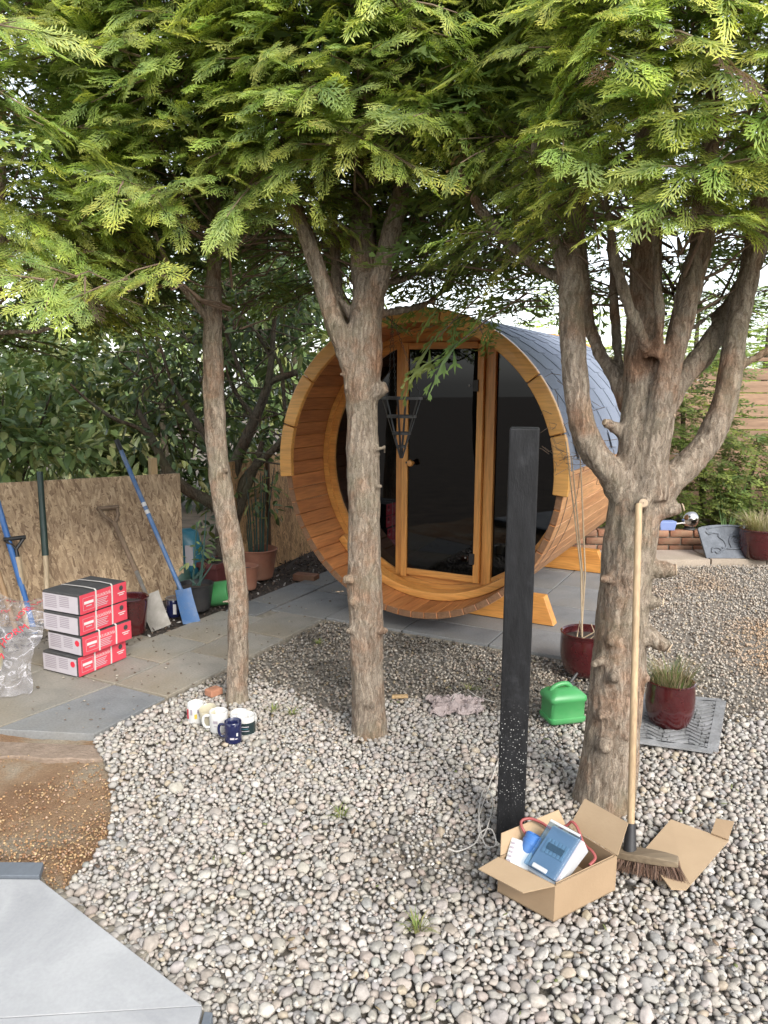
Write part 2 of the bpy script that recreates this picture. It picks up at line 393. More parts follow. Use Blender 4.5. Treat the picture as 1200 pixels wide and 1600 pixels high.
# ---- gravel beds
def inpoly(px, py, poly):
    px = np.asarray(px); py = np.asarray(py); c = np.zeros(px.shape, bool); n = len(poly); j = n - 1
    for i in range(n):
        xi, yi = poly[i][0], poly[i][1]; xj, yj = poly[j][0], poly[j][1]
        cond = ((yi > py) != (yj > py)) & (px < (xj - xi) * (py - yi) / (yj - yi + 1e-12) + xi)
        c ^= cond; j = i
    return c
P = lambda v: (v.x, v.y)
bedpoly = [P(gp(147, 1150)), P(gp(168, 1196)), P(gp(176, 1240)), P(gp(172, 1292)), P(gp(128, 1352)), P(gp(98, 1385)), (pa.x + 0.05, pa.y - 0.0), (pb.x + 0.02, pb.y), (pb.x + 0.05, 1.05), (1.9, 1.05), (4.6, 3.3), (4.6, 6.85), (2.2, 6.80), P(uv(-0.93, 7.0)), P(uv(-0.93, 4.345)), P(uv(-2.70, 4.345)), P(uv(-2.70, 2.335))]
gb = MB(); gb.add([(x, y, -0.03) for x, y in bedpoly], [tuple(range(len(bedpoly)))])
gravel = gb.build('gravel_bed', M['grit']); gravel['kind'] = 'structure'

def ico(sub):
    b = bmesh.new(); bmesh.ops.create_icosphere(b, subdivisions=sub, radius=1.0)
    v = np.array([x.co[:] for x in b.verts]); f = np.array([[q.index for q in x.verts] for x in b.faces]); b.free(); return v, f
def stone_shapes(sub, n, seed, lump=0.16, flat=(0.5, 0.8), wid=(0.62, 0.95), ang=0.0):
    v, f = ico(sub); out = []
    for k in range(n):
        rr = random.Random(seed + k)
        q = np.array([Vector(p) * (1 + lump * noise.noise(Vector(p) * 1.1 + Vector((k * 7.3 + seed, 0, 0))) + lump * .5 * noise.noise(Vector(p) * 2.3 + Vector((0, k * 5.1, seed)))) for p in v])
        if ang:   # chipped stone: push towards a few random planes
            for _ in range(7):
                nrm = Vector((rr.gauss(0, 1), rr.gauss(0, 1), rr.gauss(0, 1))).normalized(); nn = np.array(nrm); d = q @ nn; lim = rr.uniform(0.55, 0.8)
                q = q - np.outer(np.maximum(d - lim, 0), nn)
        q = q * np.array([1.0, rr.uniform(*wid), rr.uniform(*flat)]); out.append(q)
    return out, f
PAL = np.array([(0.45, 0.425, 0.39), (0.50, 0.46, 0.405), (0.41, 0.40, 0.385), (0.47, 0.40, 0.35), (0.64, 0.61, 0.56), (0.32, 0.32, 0.315), (0.48, 0.40, 0.28), (0.54, 0.50, 0.445), (0.24, 0.24, 0.235), (0.39, 0.33, 0.28)])
PW = np.array([.21, .18, .17, .13, .09, .06, .03, .09, .01, .03]); PW = PW / PW.sum()
def rotmats(n, tilt):
    a = RNG.uniform(0, 2 * np.pi, n); bx = RNG.normal(0, tilt, n); by = RNG.normal(0, tilt, n)
    ca, sa = np.cos(a), np.sin(a); z = np.zeros(n); o = np.ones(n)
    Rz = np.stack([np.stack([ca, -sa, z], -1), np.stack([sa, ca, z], -1), np.stack([z, z, o], -1)], 1)
    Rx = np.stack([np.stack([o, z, z], -1), np.stack([z, np.cos(bx), -np.sin(bx)], -1), np.stack([z, np.sin(bx), np.cos(bx)], -1)], 1)
    Ry = np.stack([np.stack([np.cos(by), z, np.sin(by)], -1), np.stack([z, o, z], -1), np.stack([-np.sin(by), z, np.cos(by)], -1)], 1)
    return Rx @ Ry @ Rz
def scatter(name, XYZ, rad, shapes, f, cols, parent, mat, tilt=0.35, kind='stuff'):
    n = len(XYZ); nv = len(shapes[0]); sh = np.array(shapes)[RNG.integers(0, len(shapes), n)]
    Rm = rotmats(n, tilt)
    V = np.einsum('nij,nkj->nki', Rm, sh) * rad[:, None, None] + XYZ[:, None, :]
    F = (f[None] + (np.arange(n) * nv)[:, None, None]).reshape(-1, 3)
    return np_mesh(name, V.reshape(-1, 3), F, mat, parent, np.repeat(cols, nv, 0), smooth=True, kind=kind)

def darts(poly, classes, ymax_fun, tries_scale=1.0, keep=0.80, bounds=None):
    xs = [p[0] for p in poly]; ys = [p[1] for p in poly]
    x0, x1, y0, y1 = bounds or (min(xs), max(xs), min(ys), max(ys))
    cell = 0.05; grid = {}; out = []
    for r, tries in classes:
        m = int(tries * tries_scale)
        X = RNG.uniform(x0, x1, m); Y = RNG.uniform(y0, y1, m); RR = r * RNG.uniform(0.82, 1.2, m)
        ok = inpoly(X, Y, poly) & ymax_fun(X, Y)
        for x, y, q in zip(X[ok].tolist(), Y[ok].tolist(), RR[ok].tolist()):
            ci, cj = int(x // cell), int(y // cell); good = True
            for a in (ci - 1, ci, ci + 1):
                for b in (cj - 1, cj, cj + 1):
                    for (xx, yy, rq) in grid.get((a, b), ()):
                        dd = (rq + q) * keep
                        if (xx - x) ** 2 + (yy - y) ** 2 < dd * dd: good = False; break
                    if not good: break
                if not good: break
            if good:
                grid.setdefault((ci, cj), []).append((x, y, q)); out.append((x, y, q))
    return np.array(out)
M['pebble'] = colmat('pebble', 0.62, 0, 0.35, 90.0, 0.16, 0.25)
# big cobbles end along a wavering line, small gravel beyond
def coarse(X, Y):
    lim = 3.55 + np.clip((-0.25 - X) * 0.9, 0, 0.5) + 0.10 * np.sin(X * 3.1 + 1) + 0.07 * np.sin(X * 7.7) - np.clip((X - 0.35) * 0.10, 0, 0.35) + RNG.normal(0, .06, X.shape)
    return (Y < lim) & (np.abs(X) < 0.56 * Y + 0.55)
pts = darts(bedpoly, [(0.024, 350), (0.0195, 6000), (0.0152, 42000), (0.0112, 110000), (0.0085, 90000)], coarse, 1.0, 0.66, (-1.6, 2.7, 1.2, 4.15))
SH80, F80 = stone_shapes(2, 18, 3, 0.30, (0.38, 0.64), (0.6, 0.95)); SH320, F320 = stone_shapes(3, 18, 3, 0.30, (0.38, 0.64), (0.6, 0.95))
n = len(pts); 
Z = -0.020 + pts[:, 2] * 0.42 + RNG.uniform(-0.004, 0.009, n) + 0.008 * np.sin(pts[:, 0] * 5) * np.sin(pts[:, 1] * 4.3)
CI = RNG.choice(len(PAL), n, p=PW)
cols = (PAL[CI] * 0.68 + 0.32 * np.array([(0.45, 0.425, 0.39)])) * RNG.uniform(0.88, 1.10, (n, 1)) * (1 + RNG.normal(0, 0.012, (n, 3))) * 0.72 * np.array([1.02, 0.995, 0.975])
dp = np.exp(-(((pts[:, 0] - 0.12) / 0.22) ** 2 + ((pts[:, 1] - 2.42) / 0.20) ** 2))      # a dirty hollow in the bed
cols *= (1 - 0.38 * dp)[:, None] * (1 - 0.2 * dp[:, None] * np.array([0, 0.1, 0.3]))
Z -= 0.012 * dp
px = 600 + FPX * pts[:, 0] / (pts[:, 1] * math.cos(PITCH) + CAMH * math.sin(PITCH)); 
dist = np.sqrt(pts[:, 0] ** 2 + pts[:, 1] ** 2 + CAMH ** 2)
py_ = 800 + FPX * (CAMH * math.cos(PITCH) - pts[:, 1] * math.sin(PITCH)) / (pts[:, 1] * math.cos(PITCH) + CAMH * math.sin(PITCH))
vis = (px > 10) & (px < 1190) & (py_ < 1590)
score = np.where(vis, pts[:, 2] / dist, 0); big = np.argsort(-score)[:300]; mask = np.ones(n, bool); mask[big] = False
def objcol_mat():
    m, nn, l, b = newmat('pebble_single'); oi = nn.new('ShaderNodeObjectInfo')
    no = N(nn, 'ShaderNodeTexNoise', Scale=2.0, Detail=6.0, Roughness=0.6); v = coords(nn, l); l.new(v, no.inputs['Vector'])
    f2 = N(nn, 'ShaderNodeTexNoise', Scale=26.0, Detail=3.0); l.new(v, f2.inputs['Vector'])
    o1 = mixc(nn, l, 1.0, oi.outputs['Color'], ramp(nn, l, no.outputs[0], [(0.3, (0.8,) * 3), (0.7, (1.14,) * 3)]), 'MULTIPLY')
    o1 = mixc(nn, l, 0.7, o1, ramp(nn, l, f2.outputs[0], [(0.35, (0.82,) * 3), (0.65, (1.1,) * 3)]), 'MULTIPLY')
    l.new(o1, b.inputs['Base Color']); b.inputs['Roughness'].default_value = 0.6; b.inputs['Specular IOR Level'].default_value = 0.35
    bp = N(nn, 'ShaderNodeBump', Strength=0.15, Distance=0.05); l.new(f2.outputs[0], bp.inputs['Height']); l.new(bp.outputs[0], b.inputs['Normal'])
    return m
M['pebble_single'] = objcol_mat()
sme = []
for q in SH320:
    me = bpy.data.meshes.new('pebble'); me.from_pydata([tuple(a) for a in q], [], [tuple(int(i) for i in a) for a in F320]); me.polygons.foreach_set('use_smooth', [True] * len(F320)); me.materials.append(M['pebble_single']); me.update(); sme.append(me)
for i in big:
    o = bpy.data.objects.new('pebble', random.choice(sme)); link(o, gravel)
    o.location = (pts[i, 0], pts[i, 1], Z[i]); o.scale = (pts[i, 2],) * 3; o.rotation_euler = (random.gauss(0, .3), random.gauss(0, .3), random.uniform(0, 6.3)); o.color = c4(cols[i])
SH20, F20 = stone_shapes(1, 10, 31, 0.2)
mk = mask & (pts[:, 1] < 2.1); scatter('pebbles', np.column_stack([pts[mk, :2], Z[mk]]), pts[mk, 2], SH80, F80, cols[mk], gravel, M['pebble'])
mk = mask & (pts[:, 1] >= 2.1); scatter('pebbles', np.column_stack([pts[mk, :2], Z[mk]]), pts[mk, 2], SH20, F20, cols[mk], gravel, M['pebble'])
oct_v = np.array([(1, 0, 0), (-1, 0, 0), (0, .8, 0), (0, -.8, 0), (0, 0, .6), (0, 0, -.6)], float)
oct_f = np.array([(0, 2, 4), (2, 1, 4), (1, 3, 4), (3, 0, 4), (2, 0, 5), (1, 2, 5), (3, 1, 5), (0, 3, 5)])
# filler stones lower down between the cobbles
m = 18000; X = RNG.uniform(-1.6, 2.7, m); Y = RNG.uniform(1.2, 3.8, m); ok = inpoly(X, Y, bedpoly) & coarse(X, Y); X, Y = X[ok], Y[ok]; m = len(X)
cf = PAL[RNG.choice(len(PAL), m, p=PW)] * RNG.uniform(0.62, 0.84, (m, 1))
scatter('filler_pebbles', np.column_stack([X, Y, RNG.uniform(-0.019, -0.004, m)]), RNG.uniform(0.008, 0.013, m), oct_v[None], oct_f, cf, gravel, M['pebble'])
# small gravel farther back
def fine(X, Y): return ~coarse(X, Y) & (np.abs(X) < 0.56 * Y + 0.5)
def small(name, m, box, r0, r1, tint=(1, 1, 1), dark=(0.75, 1.1), lim=None, pw=PW):
    X = RNG.uniform(box[0], box[1], m); Y = RNG.uniform(box[2], box[3], m)
    ok = inpoly(X, Y, bedpoly) & fine(X, Y)
    if lim is not None: ok &= lim(X, Y)
    X, Y = X[ok], Y[ok]; m = len(X)
    c = PAL[RNG.choice(len(PAL), m, p=pw)] * RNG.uniform(dark[0], dark[1], (m, 1)) * np.array(tint)
    return X, Y, m, c
X, Y, m, c = small('a', 19000, (-1.45, 1.6, 3.2, 5.1), 0, 0, (0.92, 0.87, 0.80), (0.34, 0.80))
mossy = np.array([noise.noise(Vector((x * 2.2, y * 2.2, 4.0))) for x, y in zip(X, Y)])
c = c * np.where(mossy > 0.18, 0.62, 1.0)[:, None]
scatter('fine_gravel', np.column_stack([X, Y, RNG.uniform(-0.03, -0.006, m)]), RNG.uniform(0.0075, 0.0145, m), oct_v[None], oct_f, c, gravel, M['pebble'], 0.5)
X, Y, m, c = small('b', 30000, (1.0, 4.5, 3.0, 6.9), 0, 0, (1.0, 0.95, 0.88), (0.5, 0.9), lambda x, y: ~((x < 1.6) & (y < 5.0) & (x < 1.3)))
rust = np.array([noise.noise(Vector((x * 1.3 + 3, y * 1.6, 9.0))) for x, y in zip(X, Y)]) + 0.9 * np.exp(-(((X - 2.35) / 0.5) ** 2 + ((Y - 4.55) / 0.45) ** 2)) - 0.2
kk = np.clip(rust, 0, 0.5)[:, None] * 1.3
c = c * (1 - kk) + kk * np.array([(0.42, 0.27, 0.15)]) * RNG.uniform(0.7, 1.2, (m, 1))
scatter('fine_gravel', np.column_stack([X, Y, RNG.uniform(-0.03, -0.008, m)]), RNG.uniform(0.008, 0.0145, m), oct_v[None], oct_f, c, gravel, M['pebble'], 0.6)
# orange chippings on the soil patch
SHA, FA = stone_shapes(1, 10, 77, 0.1, (0.4, 0.7), (0.55, 0.9), ang=1.0)
sp2 = [P(q) for q in sp]
m = 15000; X = RNG.uniform(-2.2, -0.9, m); Y = RNG.uniform(2.15, 3.4, m)
dn = np.array([noise.noise(Vector((x * 3, y * 3, 1.0))) for x, y in zip(X, Y)])
low = np.clip((2.80 - Y) / 0.35, 0.14, 1.0) + np.clip((X + 1.28) * 1.4, 0, 0.5)
ok = inpoly(X, Y, sp2) & (RNG.uniform(0, 1, m) < low + dn * .5); X, Y = X[ok], Y[ok]; m = len(X)
OP = np.array([(0.42, 0.30, 0.17), (0.34, 0.23, 0.13), (0.46, 0.37, 0.23), (0.40, 0.30, 0.23), (0.28, 0.17, 0.10)])
c = OP[RNG.integers(0, 5, m)] * RNG.uniform(0.55, 1.05, (m, 1)) * np.array([1.08, .95, .84])
scatter('chippings', np.column_stack([X, Y, RNG.uniform(-0.03, -0.012, m)]), RNG.uniform(0.003, 0.008, m), SHA, FA, c, soil, M['pebble'], 0.5)

# ---- bark mulch strip between path and screen
mul = [P(uv(-3.46, 2.9)), P(uv(-3.45, 6.6)), P(uv(-4.6, 6.6)), P(uv(-4.1, 4.4)), P(uv(-4.6, 2.9))]
mu_ = MB(); mu_.add([(x, y, -0.028) for x, y in mul][::-1], [tuple(range(len(mul)))])
mulch = mu_.build('mulch_bed', pmat('mulch_soil', (0.07, 0.055, 0.045), 0.95, (0.03, 0.024, 0.02), 30.0, 0.8, 60)); mulch['kind'] = 'structure'
m = 7000; X = RNG.uniform(-2.7, 0.4, m); Y = RNG.uniform(4.0, 7.6, m); ok = inpoly(X, Y, mul); X, Y = X[ok], Y[ok]; m = len(X)
SHC, FC = stone_shapes(1, 8, 55, 0.2, (0.14, 0.3), (0.25, 0.6))
c = np.array([(0.10, 0.075, 0.06), (0.055, 0.045, 0.04), (0.17, 0.125, 0.095), (0.5, 0.48, 0.45)])[RNG.choice(4, m, p=[.45, .33, .17, .05])] * RNG.uniform(.7, 1.2, (m, 1))
scatter('bark_chips', np.column_stack([X, Y, RNG.uniform(-0.03, -0.002, m)]), RNG.uniform(0.010, 0.026, m), SHC, FC, c, mulch, M['pebble'], 0.6)
# pale paving edge, right background
kerb = struct('paved_edge', (0, 0, 0))
x = 1.75
while x < 4.8:
    wd = random.uniform(0.5, 0.66); y0 = 6.83 + (x - 2.5) * 0.06
    slab_piece(kerb, 'slab', [(x + .006, y0), (x + wd - .006, y0 + wd * .06), (x + wd - .006, y0 + .46), (x + .006, y0 + .46 - wd * .06)], 0.03, M['pinkstone'], -0.05); x += wd

# fallen sprigs and crumbs of bark lying about
lit_V, lit_F = ico(1)
m = 420; X = RNG.uniform(-1.2, 1.6, m); Y = RNG.uniform(1.7, 4.3, m); ok = inpoly(X, Y, bedpoly); X, Y = X[ok], Y[ok]; m = len(X)
c = np.array([(0.16, 0.11, 0.07), (0.10, 0.07, 0.05), (0.22, 0.17, 0.10), (0.14, 0.16, 0.06)])[RNG.integers(0, 4, m)]
scatter('litter', np.column_stack([X, Y, RNG.uniform(0.004, 0.012, m)]), RNG.uniform(0.006, 0.017, m), [lit_V * np.array([1, .12, .10]), lit_V * np.array([1, .25, .08]), lit_V * np.array([1, .5, .12])], lit_F, c, gravel, M['pebble'], 0.25)
m = 260; a_ = RNG.uniform(-3.4, -2.72, m); b_ = RNG.uniform(2.3, 6.0, m); XY = np.array([uv(p, q)[:2] for p, q in zip(a_, b_)])
c = np.array([(0.10, 0.075, 0.05), (0.16, 0.12, 0.09), (0.3, 0.27, 0.22)])[RNG.integers(0, 3, m)]
scatter('litter', np.column_stack([XY, RNG.uniform(0.004, 0.008, m)]), RNG.uniform(0.003, 0.011, m), [lit_V * np.array([1, .3, .2]), lit_V * np.array([1, .7, .4])], lit_F, c, path, M['pebble'], 0.2).matrix_parent_inverse = path.matrix_basis.inverted()
# ================================================================ TREES
def bark_mat(name, c1, c2, c3, moss=0.25, red=(0.30, 0.165, 0.10)):
    m, n, l, b = newmat(name)
    v0 = coords(n, l); wn_ = N(n, 'ShaderNodeTexNoise', Scale=7.0, Detail=5.0, Roughness=0.6); l.new(v0, wn_.inputs['Vector'])
    sc_ = n.new('ShaderNodeVectorMath'); sc_.operation = 'SCALE'; sc_.inputs['Scale'].default_value = 0.07; l.new(wn_.outputs[1], sc_.inputs[0])
    wv = n.new('ShaderNodeVectorMath'); wv.operation = 'ADD'; l.new(v0, wv.inputs[0]); l.new(sc_.outputs[0], wv.inputs[1])
    mp = n.new('ShaderNodeMapping'); mp.inputs['Scale'].default_value = (1, 1, 0.15); l.new(wv.outputs[0], mp.inputs['Vector'])
    a = N(n, 'ShaderNodeTexNoise', Scale=95.0, Detail=9.0, Roughness=0.72); l.new(mp.outputs[0], a.inputs['Vector'])
    vo = N(n, 'ShaderNodeTexVoronoi', Scale=95.0); l.new(mp.outputs[0], vo.inputs['Vector'])       # peeling strips
    ve = N(n, 'ShaderNodeTexVoronoi', Scale=95.0); ve.feature = 'DISTANCE_TO_EDGE'; l.new(mp.outputs[0], ve.inputs['Vector'])
    fi = N(n, 'ShaderNodeTexNoise', Scale=240.0, Detail=3.0, Roughness=0.7); l.new(v0, fi.inputs['Vector'])
    f = N(n, 'ShaderNodeTexNoise', Scale=3.2, Detail=6.0, Roughness=0.65); l.new(v0, f.inputs['Vector'])
    f2 = N(n, 'ShaderNodeTexNoise', Scale=5.0, Detail=6.0, Roughness=0.65); l.new(wv.outputs[0], f2.inputs['Vector'])
    out = ramp(n, l, a.outputs[0], [(0.30, c3), (0.46, c2), (0.66, c1)])
    sx = n.new('ShaderNodeSeparateColor'); l.new(vo.outputs['Color'], sx.inputs[0])
    out = mixc(n, l, 0.5, out, ramp(n, l, sx.outputs[0], [(0.0, (0.50,) * 3), (0.5, (0.95,) * 3), (1.0, (1.35,) * 3)]), 'MULTIPLY')
    crack = ramp(n, l, ve.outputs[0], [(0.0, (0.35,) * 3), (0.09, (1, 1, 1))]); out = mixc(n, l, 0.45, out, crack, 'MULTIPLY')
    out = mixc(n, l, ramp(n, l, f2.outputs[0], [(0.48, (0, 0, 0)), (0.66, (0.6,) * 3)]), out, mixc(n, l, 1.0, out, tuple(x * 3.2 for x in red), 'MULTIPLY'))
    out = mixc(n, l, ramp(n, l, f.outputs[0], [(0.5, (0, 0, 0)), (0.70, (moss,) * 3)]), out, (0.20, 0.20, 0.125))
    out = mixc(n, l, 0.6, out, ramp(n, l, fi.outputs[0], [(0.3, (0.62,) * 3), (0.68, (1.3,) * 3)]), 'MULTIPLY')
    l.new(out, b.inputs['Base Color']); b.inputs['Roughness'].default_value = 0.92; b.inputs['Specular IOR Level'].default_value = 0.2
    bp = N(n, 'ShaderNodeBump', Strength=1.0, Distance=0.014); l.new(a.outputs[0], bp.inputs['Height'])
    bp2 = N(n, 'ShaderNodeBump', Strength=0.6, Distance=0.010); l.new(sx.outputs[0], bp2.inputs['Height']); l.new(bp.outputs[0], bp2.inputs['Normal'])
    bp3 = N(n, 'ShaderNodeBump', Strength=0.5, Distance=0.006); l.new(fi.outputs[0], bp3.inputs['Height']); l.new(bp2.outputs[0], bp3.inputs['Normal']); l.new(bp3.outputs[0], b.inputs['Normal'])
    return m
M['bark'] = bark_mat('cypress_bark', (0.46, 0.39, 0.31), (0.28, 0.222, 0.168), (0.11, 0.076, 0.052), 0.45)
M['bark_dark'] = bark_mat('old_bark', (0.20, 0.17, 0.125), (0.12, 0.10, 0.075), (0.06, 0.048, 0.035), 0.6)
M['twig'] = pmat('twig', (0.24, 0.17, 0.12), 0.9, (0.12, 0.08, 0.055), 20.0)
M['cutwood'] = pmat('cut_wood', (0.46, 0.36, 0.25), 0.85, (0.30, 0.22, 0.15), 30.0, 0.3, 60)
M['frond'] = colmat('cypress_leaf', 0.5, 0.5, 0.4, 12.0, 0.18)
M['leaf'] = colmat('broad_leaf', 0.32, 0.25, 0.5, 25.0, 0.15)

def depth(p): return (Vector(p) - CAM).dot(FW)
def limb(spec):
    """spec rows: picture column, row, distance ahead, width in picture units -> points with radius"""
    out = []
    for x, y, Y, wd in spec:
        p = at(x, y, Y); out.append((p.x, p.y, p.z, wd * 0.92 * depth(p) / 2400.0))
    return out
def add_limb(mb, rows, k=5, n=14):
    q = spline(rows, k); mb.tube([a[:3] for a in q], [max(a[3], 0.004) for a in q], n)
def grown(name, mb, voxel, mat, parent, origin, amp=0.006, freq=34.0, smooth_it=3):
    me = mb.mesh(name + '_raw'); o = bpy.data.objects.new('raw', me); col.objects.link(o)
    r = o.modifiers.new('r', 'REMESH'); r.mode = 'VOXEL'; r.voxel_size = voxel
    s_ = o.modifiers.new('s', 'SMOOTH'); s_.factor = 0.5; s_.iterations = smooth_it
    dg = bpy.context.evaluated_depsgraph_get(); m2 = bpy.data.meshes.new_from_object(o.evaluated_get(dg)); m2.name = name
    bpy.data.objects.remove(o); bpy.data.meshes.remove(me)
    nv = len(m2.vertices); co = np.empty(nv * 3, np.float32); m2.vertices.foreach_get('co', co); co = co.reshape(-1, 3)
    no = np.empty(nv * 3, np.float32); m2.vertices.foreach_get('normal', no); no = no.reshape(-1, 3)
    d = np.empty(nv, np.float32)
    for i in range(nv):
        x, y, z = float(co[i, 0]), float(co[i, 1]), float(co[i, 2])
        a = noise.noise((x * freq, y * freq, z * freq * 0.16)); b = noise.noise((x * 11, y * 11, z * 5.0)); c = noise.noise((x * freq * 2.3, y * freq * 2.3, z * freq * .5))
        d[i] = (0.35 - abs(a) * 2.0) * 0.8 + b * 1.3 + c * 0.6
    co = co + no * d[:, None] * amp - np.array(origin, np.float32)
    m2.vertices.foreach_set('co', co.ravel()); m2.polygons.foreach_set('use_smooth', [True] * len(m2.polygons)); m2.update()
    m2.materials.clear(); m2.materials.append(mat)
    ob = bpy.data.objects.new(name, m2); link(ob, parent); return ob

# ---- a flat feathery spray of scale leaves
def frond(seed, hi):
    rr = random.Random(seed); V = []; F = []; T = []
    def blade(o, d, L, wd, t0, t1):
        o = np.array(o); d = np.array(d); sd = np.array([-d[1], d[0], 0]); m_ = o + d * L * 0.45
        b = len(V); up = np.array([0, 0, rr.uniform(-.02, .02) * L])
        V.extend([o, m_ + sd * wd + up, o + d * L, m_ - sd * wd - up]); T.extend([t0, (t0 + t1) / 2, t1, (t0 + t1) / 2]); F.append((b, b + 1, b + 2, b + 3))
    n = 7 if hi else 4
    blade((0, 0, 0), (1, 0, 0), 1.0, 0.013 if hi else 0.02, 0.0, 0.9)
    for i in range(n):
        for sgn in (-1, 1):
            s = (i + 0.5 + 0.25 * sgn) / n * 0.95
            L = (0.46 * (1 - s) ** 0.75 * min(1.0, 0.40 + s * 3)) * rr.uniform(0.65, 1.2) + 0.04
            an = R(rr.uniform(30, 46)) * sgn; d = (math.cos(an), math.sin(an), 0.0); o = (s, 0, 0)
            if not hi:
                blade(o, d, L, 0.030, s * 0.6, 0.6 + s * 0.4)
                for s2 in (-1, 1):
                    a2 = an + s2 * R(36); blade((s + d[0] * L * .45, d[1] * L * .45, 0), (math.cos(a2), math.sin(a2), 0), L * 0.45, 0.026, 0.4, 0.75 + .25 * s)
                continue
            blade(o, d, L, 0.015, s * 0.4, 0.75 + 0.25 * s)
            m_ = 3 if L > 0.24 else (2 if L > 0.12 else 1)
            for j in range(m_):
                for s2 in (-1, 1):
                    q = (j + 0.45 + 0.2 * s2) / m_ * L
                    l2 = (0.075 + 0.085 * (1 - j / m_)) * rr.uniform(0.7, 1.25) * (0.7 + L)
                    a2 = an + s2 * R(rr.uniform(24, 40))
                    blade((s + d[0] * q, d[1] * q, rr.uniform(-.012, .012)), (math.cos(a2), math.sin(a2), rr.uniform(-.15, .15)), l2 + 0.02, 0.016, 0.15 + 0.25 * s, 0.7 + 0.3 * s)
    V = np.array(V); T = np.array(T)
    V[:, 2] += -0.16 * V[:, 0] ** 2 - 0.35 * V[:, 1] ** 2 + 0.03 * np.sin(V[:, 0] * 9 + seed) + 0.02 * np.sin(V[:, 1] * 14 + seed)
    V[:, 1] += rr.uniform(-.22, .22) * V[:, 0] ** 2; V[:, 2] += rr.uniform(-.12, .12) * V[:, 0] ** 2
    return V, np.array(F), T
FH = [frond(100 + i, True) for i in range(14)]; FL = [frond(200 + i, False) for i in range(8)]
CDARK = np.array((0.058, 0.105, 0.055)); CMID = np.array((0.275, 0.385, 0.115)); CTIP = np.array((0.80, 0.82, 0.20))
class Foliage:
    def __init__(s): s.V = []; s.F = []; s.C = []; s.n = 0
    def add(s, o, d, nrm, L, hi, tint, wide=1.0):
        V, F, T = (random.choice(FH) if hi else random.choice(FL))
        d = np.array(d); d = d / np.linalg.norm(d); nrm = np.array(nrm); nrm = nrm - d * (d @ nrm); nrm = nrm / (np.linalg.norm(nrm) + 1e-9)
        y = np.cross(nrm, d)
        P_ = np.array(o) + L * (V[:, :1] * d + V[:, 1:2] * y * wide + V[:, 2:3] * nrm)
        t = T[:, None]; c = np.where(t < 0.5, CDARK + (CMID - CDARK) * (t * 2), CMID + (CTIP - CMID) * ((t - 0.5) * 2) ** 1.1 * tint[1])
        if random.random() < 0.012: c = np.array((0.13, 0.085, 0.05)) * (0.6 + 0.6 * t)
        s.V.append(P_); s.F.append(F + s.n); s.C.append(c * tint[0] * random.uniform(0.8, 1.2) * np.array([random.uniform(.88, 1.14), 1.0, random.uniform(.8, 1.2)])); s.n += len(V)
    def build(s, name, mat, parent, origin):
        return np_mesh(name, np.concatenate(s.V), np.concatenate(s.F), mat, parent, np.concatenate(s.C), origin=origin)
def in_view(p, marg=0.12):
    d = Vector(p) - CAM; z = d.dot(FW)
    if z < 0.3: return False
    x = d.dot(RT) / z * FPX / 600; y = d.dot(UP) / z * FPX / 800
    return abs(x) < 1 + marg and abs(y) < 1 + marg
